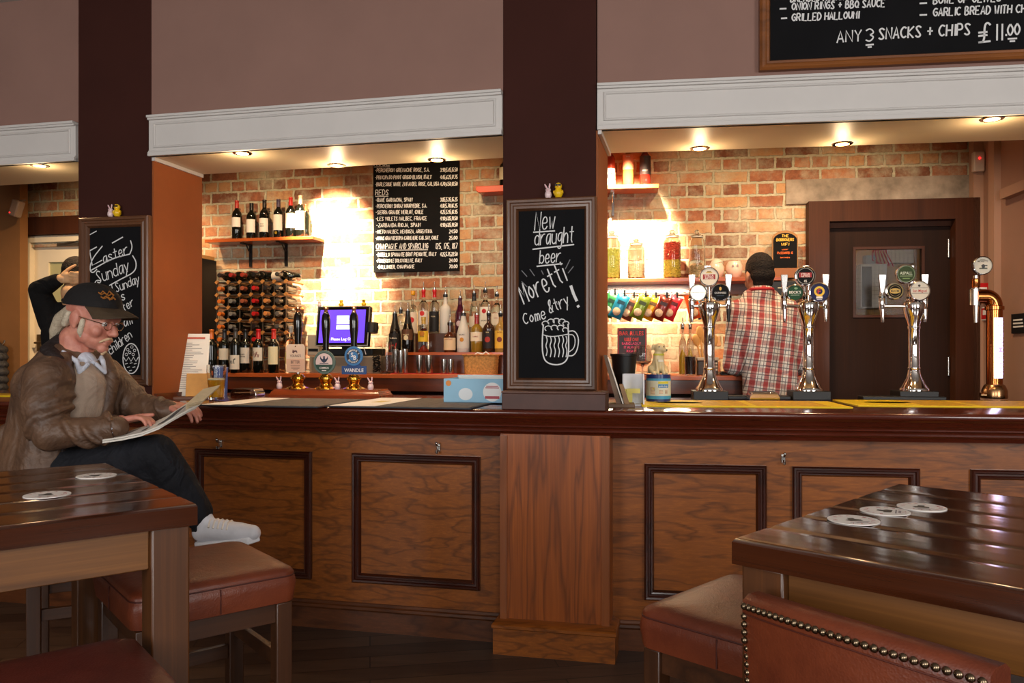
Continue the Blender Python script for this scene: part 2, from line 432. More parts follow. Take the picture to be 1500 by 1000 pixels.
mBrownWood = wood((52, 28, 16), (92, 54, 32), 'Z', 3, .4, .3, 6, .1, name='brown_door_wood')
mBlack = M((16, 16, 17), .45, name='black_plastic')
mBlackGloss = M((10, 9, 9), .12, coat=.6, name='black_gloss')
mSteel = M((196, 194, 190), .25, 1, name='brushed_steel')
mChrome = M((226, 224, 222), .07, 1, name='chrome')
mBrass = M((222, 172, 72), .14, 1, name='brass')
mCopper = M((190, 116, 62), .16, 1, name='copper')
mGlass = M((250, 252, 250), .02, trans=1, name='clear_glass')
mGlassDark = M((14, 16, 12), .06, coat=.5, name='dark_bottle_glass')
mPaper = M((232, 226, 214), .7, name='paper')
mPaperW = M((240, 240, 240), .6, name='white_card')
mInk = M((40, 36, 36), .8, name='ink')
mWhiteInk = M((236, 236, 236), .7, name='white_ink')

# ================================================================ room shell
CEIL = 3.235; TB = 1.95; FLB = .2
def planks(name='floor_boards'):
    m, nt, b = base(name)
    v = coords(nt, (1, 1, 1), (0, 0, radians(-10)))
    br = nd(nt, 'ShaderNodeTexBrick'); nt.links.new(v, br.inputs['Vector'])
    br.inputs['Scale'].default_value = 1; br.inputs['Brick Width'].default_value = 1.6; br.inputs['Row Height'].default_value = .13
    br.inputs['Mortar Size'].default_value = .003; br.inputs['Color1'].default_value = lin((58, 42, 33)); br.inputs['Color2'].default_value = lin((92, 70, 54))
    br.inputs['Mortar'].default_value = lin((14, 9, 7))
    g = ramp(nt, noise(nt, coords(nt, (.1, 1, 1), (0, 0, radians(-10))), 22, 4, .7), [(.25, (.6, .6, .6, 1)), (.75, (1.25, 1.2, 1.15, 1))])
    nt.links.new(mixc(nt, 1, br.outputs['Color'], g, 'MULTIPLY'), b.inputs['Base Color']); b.inputs['Roughness'].default_value = .42
    bumpn(nt, b, br.outputs['Fac'], -.3, .003); return m
struct('floor', MB().box(-6, 6, -2.6, 8.5, -.06, 0), planks())
struct('ceiling', MB().box(-6, 6, -2.6, 8.5, CEIL, CEIL + .08), M((196, 190, 184), .8, name='ceiling_paint'))
mFar = M((150, 122, 106), .85, var=.04, vs=2, name='room_wall_paint')
wb = MB()                                           # the street wall behind the camera, with three window openings
xs = [-6.0]
for x in WINX: xs += [x - .85, x + .85]
xs.append(6.0)
for i in range(0, 8, 2): wb.box(xs[i], xs[i + 1], -2.6, -2.5, 0, CEIL)
for x in WINX: wb.box(x - .85, x + .85, -2.6, -2.5, 0, .95); wb.box(x - .85, x + .85, -2.6, -2.5, 2.95, CEIL)
struct('wall_street', wb, mFar)
for i, x in enumerate(WINX):
    f = MB()
    for a, b_ in ((x - .85, x - .79), (x - .03, x + .03), (x + .79, x + .85)): f.box(a, b_, -2.58, -2.5, .95, 2.95)
    f.box(x - .85, x + .85, -2.58, -2.5, .95, 1.01); f.box(x - .85, x + .85, -2.58, -2.5, 2.89, 2.95)
    struct('window_%d' % (i + 1), f, mWhite)
struct('wall_left', MB().box(-6.1, -6, -2.6, 8.5, 0, CEIL), mFar)
struct('wall_right', MB().box(6, 6.1, -2.6, 8.5, 0, CEIL), mFar)
# staff floor behind the bar, a step up
HALF = radians((12.8 - 7.5) / 2)
def mitre(t):
    a = radians((12.8 + 7.5) / 2); k = t / cos(HALF)
    return L.B[0] + k * sin(a), L.B[1] + k * cos(a)
def run(rows_tz, mb, s0=-4.3, s1=4.4):              # sweep a (t, z) profile along the bent bar
    r = [[tuple(L.w(s0, t, z)) for t, z in rows_tz], [mitre(t) + (z,) for t, z in rows_tz], [tuple(R.w(s1, t, z)) for t, z in rows_tz]]
    return mb.rows(r)
struct('floor_behind_bar', run([(.3, 0), (.3, FLB), (2.9, FLB), (2.9, 0)], MB(), -4.4, 4.4), planks('staff_floor'))

# brick wall behind the bar: left bay run and right bay run, with the two door openings
dLx0, dLx1 = L.sx(34, TB), L.sx(114, TB) + .42       # the white door behind pillar one
def wallpiece(name, F, rects, mat):
    mb = MB()
    for x0, x1, z0, z1 in rects: mb.box(x0, x1, 0, .12, z0, z1)
    return struct(name, mb, mat, F, (0, TB, 0))
DLZ = 2.06 + .02; DL0 = -4.35; DL1 = -3.45
s36 = L.sx(36, TB); DL0 = s36; DL1 = s36 + 1.0
wallpiece('wall_back', L, [(-6, DL0, 0, CEIL), (DL0, DL1, 2.22, CEIL), (DL1, .07, 0, CEIL)], mBrick)
DR0, DR1, DRZ = 1.66, 2.54, 2.25
wallpiece('wall_back_right', R, [(-.05, DR0, 0, CEIL), (DR0, DR1, DRZ, CEIL), (DR1, 3.2, 0, CEIL)], mBrick)
# plain render band over the right-hand door
mRender = M((150, 136, 122), .95, var=.35, vs=9, bump=.5, bs=30, name='bare_render')
lm = MB(); lm.box(1.42, 2.63, TB - .015, TB + .01, DRZ + .105, DRZ + .27)
struct('trim_1', lm, mRender, R)
lm = MB(); lm.box(s36 - .1, s36 + 1.3, TB - .015, TB + .01, 2.33, 2.42); struct('trim_2', lm, mRender, L)
# right-hand return wall, running forward from the back wall
mTan = M((158, 122, 104), .7, var=.06, vs=2, name='taupe_paint')
struct('wall_return', MB().box(2.64, 4.6, .9, TB, FLB, CEIL), mTan, R)
rt = MB(); rt.box(2.58, 2.64, 1.86, 1.93, FLB, CEIL); rt.box(2.60, 2.64, 1.62, 1.70, FLB, CEIL); rt.box(2.59, 2.64, 1.0, 1.52, 2.28, 2.34)
struct('trim_3', rt, M((176, 138, 116), .6, name='taupe_trim'), R)
# partition at the far left of the picture
struct('wall_partition', MB().box(-6, L.sx(29, 1.75), 1.75, 1.83, FLB, CEIL), M((134, 90, 50), .6, var=.12, vs=2, name='tan_partition'), L)

# pillars
PS = [(-2.523, -2.085), (-.231, .199)]
TF = -.05
pl = MB().box(-2.523, -2.085, TF, .37, 1.101, CEIL); struct('pillar', pl, mPillar, L)
struct('pillar', MB().box(-.231, .199, TF, .37, 1.101, CEIL), mPillar, L)
def reveal(s, x0, x1): struct('trim_reveal', MB().box(x0, x1, TF + .004, .372, 1.101, 2.352), mReveal, L)
reveal(0, -2.086, -2.077); reveal(0, .197, .207)
lr = MB(); lr.box(-2.085, -2.06, TF + .01, .4, 1.101, 1.14); struct('trim_4', lr, mBarD, L)
# bulkheads over the bays: mauve upstand, cream soffit, white fascia with its mouldings
def bay(F, s0, s1, n):
    struct('wall_bulkhead', MB().box(s0, s1, TF, .37, 2.395, CEIL), mWallMauve, F)
    struct('ceiling_soffit', MB().box(s0, s1, TF, .37, 2.355, 2.395), mSoffit, F)
    mb = MB()
    mb.box(s0, s1, TF - .022, TF, 2.352, 2.545)
    for z0, z1, d in ((2.545, 2.558, .045), (2.535, 2.547, .036), (2.352, 2.372, .034), (2.372, 2.380, .028)): mb.box(s0, s1, TF - d, TF, z0, z1)
    e0, e1 = s0 + .028, s1 - .028
    y = TF - .022
    mb.frame(e0, e1, 2.392, 2.522, [(0, y + .002), (0, y - .004), (.006, y - .009), (.012, y - .004), (.012, y + .002)])
    struct('trim_fascia', mb, mWhite, F, bevel=.002)
bay(L, -4.3, -2.523, 1); bay(L, -2.085, -.231, 2); bay(R, .199, 4.4, 3)
sc = MB()                                             # little cornice strip at the soffit ends, as by pillar one
sc.box(-2.084, -2.066, TF, .37, 2.335, 2.354); struct('trim_5', sc, mWhite, L)
sc = MB(); sc.box(.208, .224, TF, .37, 2.335, 2.354); struct('trim_6', sc, mWhite, L)

# ================================================================ the bar counter
bar = T('bar_counter', 'long panelled oak bar counter with a dark mahogany top across the room', 'bar counter')
prof = [(.85, 1.06), (.85, 1.10), (-.19, 1.10), (-.203, 1.096), (-.208, 1.086), (-.204, 1.074), (-.188, 1.066), (-.176, 1.060), (-.170, 1.046), (-.158, 1.036),
        (-.150, 1.030), (-.150, 1.022), (-.136, 1.018), (-.128, 1.008), (-.128, .998), (-.114, .994), (-.106, .984), (-.100, .972), (-.02, .970), (.01, .970), (.01, 1.06)]
bar.part('countertop', run(prof, MB()), mCounter, ang=60)
bar.part('front_panel', run([(0, .1), (0, .975), (.03, .975), (.03, .1)], MB()), mBarH)
bar.part('back_panel', run([(.8, FLB), (.8, 1.06), (.83, 1.06), (.83, FLB)], MB()), mDarkWood)
bb = MB(); run([(.01, 0), (-.022, 0), (-.022, .098), (-.03, .100), (-.034, .108), (-.028, .118), (-.016, .122), (-.01, .132), (.01, .134)], bb)
bar.part('skirting', bb, wood((52, 24, 12), (116, 66, 34), 'X', 8, .34, .3, 8, .07, name='skirting_oak'))
mp = [(0, .004), (0, -.016), (.006, -.022), (.014, -.020), (.018, -.012), (.026, -.012), (.030, -.018), (.036, -.016), (.042, -.004), (.046, .004)]
def panel(F, s0, s1, z0=.233, z1=.862):
    mb = MB(); mb.frame(s0, s1, z0, z1, mp)
    mb.v = [tuple(F.w(x, y, z)) for x, y, z in mb.v]
    bar.part('panel_moulding', mb, mMould)
for a, b_ in ((-3.3, -2.66), (-2.51, -2.0), (-1.86, -1.214), (-.998, -.352)): panel(L, a, b_)
for a, b_ in ((.411, .947), (1.059, 1.592), (1.802, 2.4), (2.56, 3.1), (3.26, 3.8)): panel(R, a, b_, .231, .848)
# pilaster under the middle pillar
pr = L
ps0, ps1 = L.sx(733, -.12), L.sx(893, -.12)
q = MB().fbox(L, ps0, ps1, -.12, .02, 0, .985); pil = bar.part('pilaster', q, mBarV)
q = MB().fbox(L, ps0, ps0 + .032, -.128, -.11, .12, .978); q.fbox(L, ps1 - .034, ps1, -.128, -.11, .12, .978); bar.part('corner_strip', q, wood((120, 62, 24), (158, 88, 40), 'Z', 5, .35, .35, 4), pil)
b0, b1 = L.sx(722, -.165), L.sx(901, -.165)
q = MB(); rows = []
for t, z, o in ((-.165, 0, 0), (-.165, .115, 0), (-.172, .12, .006), (-.172, .132, .006), (-.16, .14, 0), (-.145, .146, -.012), (-.12, .152, -.03)):
    rows.append([tuple(L.w(b0 - o, t, z)), tuple(L.w(b1 + o, t, z)), tuple(L.w(b1 + o, .02, z)), tuple(L.w(b0 - o, .02, z))])
q.rows(rows); bar.part('pilaster_base', q, mBarH, pil)
# bag hooks under the counter
def hook(F, px, py):
    s, z = F.sx(px, 0), F.z(px, py, 0); p = F.w(s, -.004, z)
    q = MB(); q.M = Matrix.Translation(p) @ Matrix.Rotation(-F.a, 4, 'Z')
    q.box(-.008, .008, -.004, .004, -.016, .022)
    q.tube([(0, -.004, .012), (0, -.03, .016), (0, -.036, .026)], .0045, 8); q.ball((0, -.036, .027), .007, 10, 8)
    q.tube([(0, -.004, -.006), (0, -.022, -.022), (0, -.034, -.018), (0, -.036, -.006)], .0045, 8)
    bar.part('bag_hook', q, mSteel)
for F, px, py in ((L, 324, 650), (L, 643, 656), (R, 1147, 672)): hook(F, px, py)

# ================================================================ recessed downlights in the soffits
def downlight(F, px, py, lab, en, tilt=None):
    t = .14
    for _ in range(12):                                # find the depth at which the soffit shows at this pixel
        z = F.z(px, py, t); t += (2.355 - z) * (-2.2)
        t = max(-.02, min(.33, t))
    s = F.sx(px, t)
    th = T('ceiling_light', lab, 'downlight', F, (s, t, 2.355), group='recessed ceiling downlights')
    th.part('trim_ring', MB().lathe([(.032, .002), (.032, -.004), (.046, -.004), (.05, .0)], 28), mChrome)
    e = M((255, 214, 150), .5, emit=14, name='lamp_glow'); th.part('lamp_lens', MB().lathe([(.0001, -.001), (.031, -.001)], 28), e)
    c = F.w(s, t, 2.345)
    l = light('SPOT', (0, 0, -.012), en, WARM, None, .03, spot=120, blend=.9); l.parent = th.o
    l = light('POINT', (0, 0, -.07), en * .15, WARM, None, .03); l.parent = th.o  # extra point light added below each lamp to brighten the soffit around it
    return th
DLW = 16
for px, py, la in ((355, 237, 'leftmost of three downlights in the soffit right of the left pillar'), (493, 226, 'middle downlight of three in the soffit above the wine shelf'), (640, 218, 'downlight in the soffit above the black wine menu')):
    downlight(L, px, py, la, DLW)
downlight(L, 58, 254, 'downlight in the soffit left of the left pillar, above the white door', DLW * .6)
for px, py, la in ((1025, 202, 'downlight in the soffit above the glass nut jars'), (1234, 195, 'downlight in the soffit above the left side of the dark door'), (1453, 189, 'downlight in the soffit above the copper beer tap')):
    downlight(R, px, py, la, DLW * .8)
# unseen spots behind the bulkheads that wash the brick
for F, px, pxz, tz, en in ((L, 490, 492, 2.08, 2100), (R, 918, 916, 2.03, 2600)):
    s = F.sx(px, TB)
    light('SPOT', F.w(s + .0, 1.22, 3.0), en, (1, .80, .52), F.w(F.sx(pxz, TB), TB, tz), .03, spot=44, blend=1, name='wall_washer_light')
for F, px in ((L, 380), (L, 640), (R, 1060), (R, 1250)):  # added spots with no fixture, brightening the brick behind the bar
    light('SPOT', F.w(F.sx(px, 1.2), .75, 2.95), 95, WARM, F.w(F.sx(px, TB), TB, 1.5), .05, spot=95, blend=.9, name='back_bar_fill_light')
light('SPOT', L.w(-3.2, .9, 2.9), 190, WARM, L.w(-3.9, TB, 1.4), .05, spot=95, blend=.9, name='back_bar_fill_light')  # one more added spot, brightening the cream door
# ================================================================ back bar, left bay
BZ = 1.207; TBB = 1.42
bl0, bl1 = L.sx(300, TBB), L.sx(742, TBB) + .35
t_ = T('back_counter', 'long mahogany back counter under the wine rack, till and spirit bottles', 'back counter', L, (bl0, TBB, FLB))
W_ = bl1 - bl0
t_.part('worktop', MB().box(0, W_, 0, .50, BZ - FLB - .03, BZ - FLB), mShelf, bevel=.004)
t_.part('front_board', MB().box(0, W_, .01, .035, BZ - FLB - .115, BZ - FLB - .03), mBarD)
q = MB()
for x in (0.02, .8, 1.25, W_ - .05): q.box(x, x + .03, .02, .48, 0, BZ - FLB - .11)
q.box(0, W_, .46, .48, 0, BZ - FLB - .11); q.box(0, W_, .03, .46, .4, .43); t_.part('carcass', q, mDarkWood)
# stepped riser for the spirits
def zAt(px, py, t, F=L): return F.z(px, py, t)
r0, r1 = L.sx(566, 1.62), bl1
st1 = zAt(640, 516, 1.60); st2 = zAt(640, 488, 1.74)
t_ = T('bottle_step', 'low dark wood step under the front row of spirit bottles', 'bottle step', L, (r0, 1.60, BZ))
w_ = r1 - r0
t_.part('step_box', MB().box(0, w_, 0, .16, 0, st1 - BZ), mBarD, bevel=.003)
solo('bottle_step', 'higher dark wood step under the back row of spirit bottles', 'bottle step', MB().box(.16, w_, 0, .15, 0, st2 - BZ), mDarkWood, L, (r0, 1.765, BZ), bevel=.003)
q = MB().box(-.004, w_, -.008, .012, st1 - BZ - .018, st1 - BZ + .001); t_.part('edge_lip', q, mShelf)

# ------------------------------------------------ bottles
PROF = {
 'wine': [(0, 0), (.92, 0), (1, .015), (1, .60), (.96, .655), (.80, .71), (.52, .755), (.39, .79), (.37, .86), (.37, .965), (.40, .97), (.40, .99), (.36, 1)],
 'burg': [(0, 0), (.94, 0), (1, .02), (1, .50), (.93, .57), (.75, .66), (.5, .74), (.38, .80), (.35, .96), (.39, .97), (.39, .99), (.35, 1)],
 'spirit': [(0, 0), (.94, 0), (1, .02), (1, .56), (.97, .62), (.8, .685), (.5, .73), (.36, .76), (.33, .93), (.38, .94), (.38, 1)],
 'tall': [(0, 0), (.9, 0), (1, .02), (1, .5), (.9, .6), (.62, .72), (.42, .82), (.36, .94), (.4, .95), (.4, 1)],
 'round': [(0, 0), (.8, 0), (.95, .03), (1, .12), (1, .42), (.9, .52), (.62, .63), (.42, .72), (.36, .8), (.34, .95), (.4, .96), (.4, 1)],
 'malibu': [(0, 0), (.92, 0), (1, .02), (1, .42), (.95, .52), (.78, .62), (.55, .74), (.43, .84), (.38, .93), (.38, 1)],
 'square': [(0, 0), (.92, 0), (1, .03), (1, .5), (.94, .57), (.6, .64), (.38, .68), (.36, .9), (.42, .91), (.42, 1)],
}
def bprof(kind, r, h, lo=0, hi=1, grow=0):
    p = [(a * r, b * h) for a, b in PROF[kind]]
    out = []
    for (a, b), (c, d) in zip(p, p[1:]):
        for k in range(2):
            u = k / 2; out.append((a + (c - a) * u, b + (d - b) * u))
    out.append(p[-1])
    return [(max(a + grow, 1e-4), b) for a, b in out if lo * h - 1e-6 <= b <= hi * h + 1e-6]
def radius_at(kind, r, u):
    p = PROF[kind]
    for (a, b), (c, d) in zip(p, p[1:]):
        if b <= u <= d and d > b: return (a + (c - a) * (u - b) / (d - b)) * r
    return r
def bottle(F, px, t, z, h, r, kind, glass, lab, cap=(20, 20, 20), capu=.82, label=None, lu=(.15, .5), group=None, pourer=False, text=None, tcol=None, liquid=None, lt=.4, ty=.5, name='wine_bottle', cat='bottle', rot=0, top=None, emblem=None):
    th = T(name, lab, cat, F, (F.sx(px, t), t, z), rot, group)
    p = bprof(kind, r, h); p = p + [(1e-4, h)]
    n = 20
    th.part('bottle_glass', MB().lathe(p, n), glass)
    if liquid: th.part('liquid', MB().lathe([(1e-4, .012 * h)] + bprof(kind, r, h, .015, lt, -.003) + [(1e-4, lt * h)], n), M(liquid, .1, coat=.3))
    if cap: th.part('cap', MB().lathe([(radius_at(kind, r, capu) + .0012, capu * h)] + bprof(kind, r, h, capu + .005, 1, .0014) + [(1e-4, h + .001)], n), M(cap, .35, coat=.3))
    if pourer: 
        th.part('pourer', MB().lathe([(1e-4, h - .01), (.011, h - .01), (.012, h + .012), (.006, h + .016), (.0045, h + .02), (.0035, h + .055), (1e-4, h + .055)], 10), mSteel)
    if label:
        a, b = lu; rr = max(radius_at(kind, r, a), radius_at(kind, r, b)) + .0012
        lb = th.part('label', MB().lathe([(rr, a * h), (rr, b * h)], 18, a0=-pi / 2 - 1.25, a1=-pi / 2 + 1.25), M(label, .6))
        if emblem:
            q = MB(); zc = (a + (b - a) * emblem[2]) * h; e = emblem[1] * r
            q.wrapdisc(rr + .0008, e, zc); th.part('emblem', q, M(emblem[0], .6), lb)
        if text:
            q = MB(); ws = text if isinstance(text, (list, tuple)) else [text]
            for i, tx in enumerate(ws):
                print_text(q, tx, 0, (a + (b - a) * ty) * h - i * .016 + (len(ws) - 1) * .008, .0085, width=min(2.0 * r * .9, .0085 * len(tx) * .75), wrap=rr + .0008)
            th.part('lettering', q, M(tcol or (50, 40, 40), .7), lb)
    return th
ORANGE, RED, GREY, COP = (206, 106, 36), (186, 26, 28), (120, 116, 110), (150, 78, 52)

# wall shelf with six red wines
sx0, sx1 = L.sx(301, 1.77), L.sx(459, 1.77)
SHZ = L.z(380, 353, 1.77)
th = T('wall_shelf', 'orange pine wall shelf on two black brackets holding six red wines', 'shelf', L, (sx0, 1.76, SHZ))
w_ = sx1 - sx0
th.part('shelf_board', MB().box(0, w_, 0, .187, 0, .024), mShelf, bevel=.003)
def bracket(th, x):
    q = MB(); q.box(x - .012, x + .012, .178, .186, -.17, 0); q.box(x - .012, x + .012, .05, .18, -.008, 0)
    q.tube([(x, .18, -.06), (x, .15, -.045), (x, .12, -.01)], .006, 6); th.part('bracket', q, mBlack)
bracket(th, L.sx(366, 1.93) - sx0); bracket(th, L.sx(418, 1.93) - sx0)
g = 'red wines on the left wall shelf'
zt = SHZ + .024
for px, hh, cap, lu, la in ((347, .30, (170, 50, 40), (.32, .56), 'red wine with a red-tipped cap, leftmost on the wall shelf'),
                            (368.5, .275, (18, 18, 18), (.18, .54), 'shortest red wine with a black cap, second from the left on the wall shelf'),
                            (387.5, .295, (30, 24, 22), (.17, .52), 'red wine with printed words on its label, third on the wall shelf'),
                            (408, .295, (60, 50, 74), (.2, .6), 'red wine with a purple-grey cap and a yellow medal on the wall shelf'),
                            (426, .305, (206, 50, 44), (.24, .6), 'red wine with a bright red cap, fifth on the wall shelf'),
                            (440, .315, (214, 150, 120), (.18, .62), 'tallest red wine with a pale copper cap, right end of the wall shelf')):
    b = bottle(L, px, 1.84, zt, hh, .0375, 'wine', mGlassDark, la, cap, .80, (228, 218, 206), lu, g, text=['ROSA', 'MARIO'] if px == 387.5 else None, tcol=(70, 50, 50))
    if px == 408: b.part('medal', MB().lathe([(1e-4, -.0395), (.011, -.0395)], 14, (0, 0, .04), axis='Y'), M((214, 180, 60), .4, .3))
bottle(L, 448, 1.90, zt, .26, .036, 'wine', mGlassDark, 'dark wine bottle half hidden behind the tallest bottle on the wall shelf', (120, 70, 40), .8, None, group=g)

# tall dark cabinet at the left end
q = T('drinks_fridge', 'tall black drinks cabinet seen edge-on beside the wine rack', 'fridge', L, (L.sx(317.5, 1.9) - .4, 1.5, BZ))
hq = L.z(310, 372, 1.5) - BZ; wq = .4
q.part('body', MB().box(0, wq, 0, .40, 0, hq), mBlack, bevel=.004); q.part('door', MB().box(.004, wq - .004, -.02, -.001, .01, hq - .01), mBlackGloss, bevel=.003)
solo('wooden_block', 'tan wooden board lying on top of the black drinks cabinet', 'block', MB().box(0, wq - .005, .2, .38, 0, .028), M((190, 140, 80), .6, var=.1), L, (L.sx(317.5, 1.9) - .4, 1.5, BZ + hq), bevel=.002)

# wine rack: six columns of cells, bottles pushed in neck towards the room
RT = 1.56; CELL = .0915; NR = 7; NC = 6
rx0 = L.sx(317, RT)
th = T('wine_rack', 'wooden grid wine rack full of lying bottles', 'wine rack', L, (rx0, RT, BZ))
mRackW = M((176, 120, 62), .55, var=.12, name='rack_pine'); mRackS = M((92, 82, 72), .4, .6, name='rack_steel')
e = .011
q = MB(); q.M = Matrix.Rotation(pi / 4, 4, 'Y'); q.box(-e, e, 0, .022, -e, e); q.box(-e * .7, e * .7, .24, .262, -e * .7, e * .7); q.M = None; q.box(-.007, .007, .02, .245, -.005, .005)
nm = q.mesh('grid_block')
for i in range(NC + 1):
    for j in range(NR + 1): th.part('grid_block', nm, mRackW).location = (i * CELL, 0, e + j * CELL)
q = MB()
for j in range(NR + 1): q.box(0, NC * CELL, .008, .012, j * CELL + e - .004, j * CELL + e + .004)
for i in range(NC + 1): q.box(i * CELL - .004, i * CELL + .004, .008, .012, e, NR * CELL + e)
th.part('steel_straps', q, mRackS)
caps = [
 [(40, 30, 30), (150, 40, 34), (150, 50, 34), (24, 22, 22), None, (60, 58, 56)],
 [ORANGE, GREY, COP, RED, (30, 28, 30), (66, 64, 62)],
 [ORANGE, GREY, COP, RED, (200, 130, 70), (70, 66, 64)],
 [ORANGE, GREY, None, RED, (200, 130, 70), (90, 88, 84)],
 [ORANGE, GREY, None, (30, 20, 22), None, (80, 78, 76)],
 [ORANGE, GREY, None, RED, None, (60, 58, 56)],
 [COP, GREY, None, None, None, None]]
cname = {ORANGE: 'orange', GREY: 'grey', COP: 'copper', RED: 'red', (30, 28, 30): 'black', (200, 130, 70): 'cork-coloured', (40, 30, 30): 'dark', (150, 40, 34): 'dull red', (150, 50, 34): 'rusty', (24, 22, 22): 'black'}
rown = ['lying on top of the rack', 'in the top row of cells', 'in the second row of cells', 'in the third row of cells', 'in the fourth row of cells', 'in the fifth row of cells', 'in the bottom row of cells']
coln = ['leftmost', 'second', 'third', 'fourth', 'fifth', 'sixth']
for j, row in enumerate(caps):
    for i, c in enumerate(row):
        if c is None: continue
        zc = BZ + e + (NR - j) * CELL + (.010 if j == 0 else .0055) + .038
        k = T('rack_wine_bottle', 'dark wine bottle with a %s cap %s, %s column' % (cname.get(c, 'dark grey'), rown[j], coln[i]), 'bottle', L, (rx0 + (i + .5) * CELL, RT, zc), 0, 'bottles lying in the wine rack')
        p = [(a, b - .24) for a, b in bprof('wine', .037, .30)]
        p = [(a, -(b) - .0) for a, b in [(r_, z_) for r_, z_ in p]]
        # axis along y: neck towards the room
        k.part('bottle_glass', MB().lathe([(r_, .06 - z_ - .0) for r_, z_ in bprof('wine', .037, .30, 0, .85)][::-1], 16, axis='Y', c=(0, .20, 0)), mGlassDark)
        k.part('cap', MB().lathe([(1e-4, .06 - .301)] + [(r_ + .0012, .06 - z_) for r_, z_ in bprof('wine', .037, .30, .8, 1)][::-1], 14, axis='Y', c=(0, .20, 0)), M(c, .35, coat=.3))
# clear lying bottle with a white label on the top of the rack
k = T('rack_wine_bottle', 'wine bottle with a pale label, lying sideways on top of the rack', 'bottle', L, (rx0 + 4.0 * CELL, RT + .09, BZ + e + NR * CELL + .044), 0, 'bottles lying in the wine rack')
q = MB(); q.M = Matrix.Rotation(pi / 2, 4, 'Y'); q.lathe([(1e-4, 0)] + bprof('wine', .034, .26)[1:] + [(1e-4, .26)], 16); k.part('bottle_glass', q, mGlassDark)
q = MB(); q.M = Matrix.Rotation(pi / 2, 4, 'Y'); q.lathe([(.0348, .04), (.0348, .14)], 16); k.part('label', q, M((206, 198, 186), .6))

# seven bottles standing in front of the rack
g = 'bottles standing in front of the wine rack'
fr = [(310, 1.47, .285, 'wine', ORANGE, None, None, 'dark bottle with an orange band, leftmost in front of the wine rack'),
      (329, 1.50, .285, 'wine', (30, 30, 34), (214, 206, 190), (.3, .56), 'dark wine with a small cream label over a red strip, before the wine rack'),
      (345, 1.45, .29, 'wine', (70, 66, 62), (226, 222, 214), (.08, .40), 'wine bottle with a horse on its low white label, before the wine rack'),
      (359.5, 1.49, .285, 'wine', (26, 26, 26), (216, 212, 206), (.22, .58), 'black capped wine with printed words on white, before the wine rack'),
      (378.5, 1.46, .285, 'wine', (200, 30, 34), (222, 216, 206), (.28, .58), 'red capped wine with a sketch on its label, in front of the wine rack'),
      (401, 1.46, .285, 'wine', (206, 54, 46), (232, 228, 196), (.2, .60), 'red capped wine with a large yellowish label, rightmost before the wine rack')]
for px, t, hh, kd, cap, lc, lu, la in fr:
    b = bottle(L, px, t, BZ, hh * 1.08, .038, kd, mGlassDark, la, cap, .78, lc, lu or (.1, .4), g, text=['COBRA', 'RANGER'] if px == 359.5 else None)
    lo = [c for c in b.o.children if c.name.startswith('label')]
    if px == 345:                                        # little horse
        q = MB(); rr = .0400
        def wr(x, z): return (rr * sin(x / rr), -rr * cos(x / rr), z)
        for pts, wd in (([(-.014, .084), (.010, .086)], .010), ([(.008, .088), (.016, .100)], .007), ([(.015, .100), (.022, .096)], .005), ([(-.013, .084), (-.014, .064)], .003),
                        ([(-.008, .084), (-.007, .064)], .003), ([(.005, .084), (.004, .064)], .003), ([(.010, .084), (.013, .064)], .003), ([(-.014, .086), (-.021, .074)], .003)):
            n0 = len(q.v); q.stroke(pts, wd)
            q.v[n0:] = [wr(x, z) for x, y, z in q.v[n0:]]
        b.part('horse_emblem', q, mInk, lo[0] if lo else None)
    if px == 378.5:
        q = MB(); rr = .0402
        for k in range(7):
            n0 = len(q.v); x = -.02 + k * .0065; q.stroke([(x, .115 + .01 * sin(k * 2)), (x + .005, .14 + .012 * cos(k * 1.7))], .004)
            q.v[n0:] = [(rr * sin(x_ / rr), -rr * cos(x_ / rr), z_) for x_, y_, z_ in q.v[n0:]]
        b.part('sketch', q, M((120, 50, 46), .7), lo[0] if lo else None)
bottle(L, 426, 1.50, BZ, .33, .038, 'spirit', mGlass, 'clear spirit bottle with a chrome stopper, behind the first beer pump', (150, 150, 150), .86, (206, 190, 120), (.2, .45), g, name='spirit_bottle')

# ------------------------------------------------ till
tz = BZ; tt = 1.50
k = T('till', 'touchscreen till with a purple log-on screen on a metal cash drawer', 'till', L, (L.sx(505, tt), tt, tz))
def loc(px, py, y=0): return k.q(px, py, y)
x0, z0 = loc(453, 544); x1, z1 = loc(556, 521)
k.part('cash_drawer', MB().box(x0, x1, 0, .38, 0, z1), M((176, 160, 136), .4, .5), bevel=.004)
q = MB().box(x0 + .02, x1 - .02, -.004, .0, .01, z1 - .012); k.part('drawer_front', q, M((150, 136, 116), .35, .6))
a0, b0_ = loc(470, 522, .02); a1, b1_ = loc(545, 505, .02)
q = MB().box(a0, a1, .03, .25, z1, z1 + .05); q.box((a0 + a1) / 2 - .05, (a0 + a1) / 2 + .05, .05, .1, z1, b1_ + .06); k.part('stand', q, mBlack, bevel=.006)
m0 = loc(462, 507, -.06); m1 = loc(539, 447, -.06)
tilt = Matrix.Translation(((m0[0] + m1[0]) / 2, -.04, (m0[1] + m1[1]) / 2)) @ Matrix.Rotation(radians(-9), 4, 'X')
sw, sh = (m1[0] - m0[0]) / 2, (m1[1] - m0[1]) / 2
def tm(mb): mb.M = tilt; return mb
hs = k.part('screen_housing', tm(MB()).box(-sw, sw, 0, .045, -sh, sh), mBlackGloss, bevel=.006)
q = tm(MB()); q.frame(-sw, sw, -sh, sh, [(0, 0), (0, -.004), (.006, -.005), (.006, 0)]); k.part('bezel', q, M((150, 146, 140), .35, .6), hs)
k.part('display', tm(MB()).box(-sw + .022, sw - .03, -.003, -.001, -sh + .022, sh - .026), M((92, 62, 220), .3, emit=1.1, name='till_display_glow'), hs)
q = tm(MB())
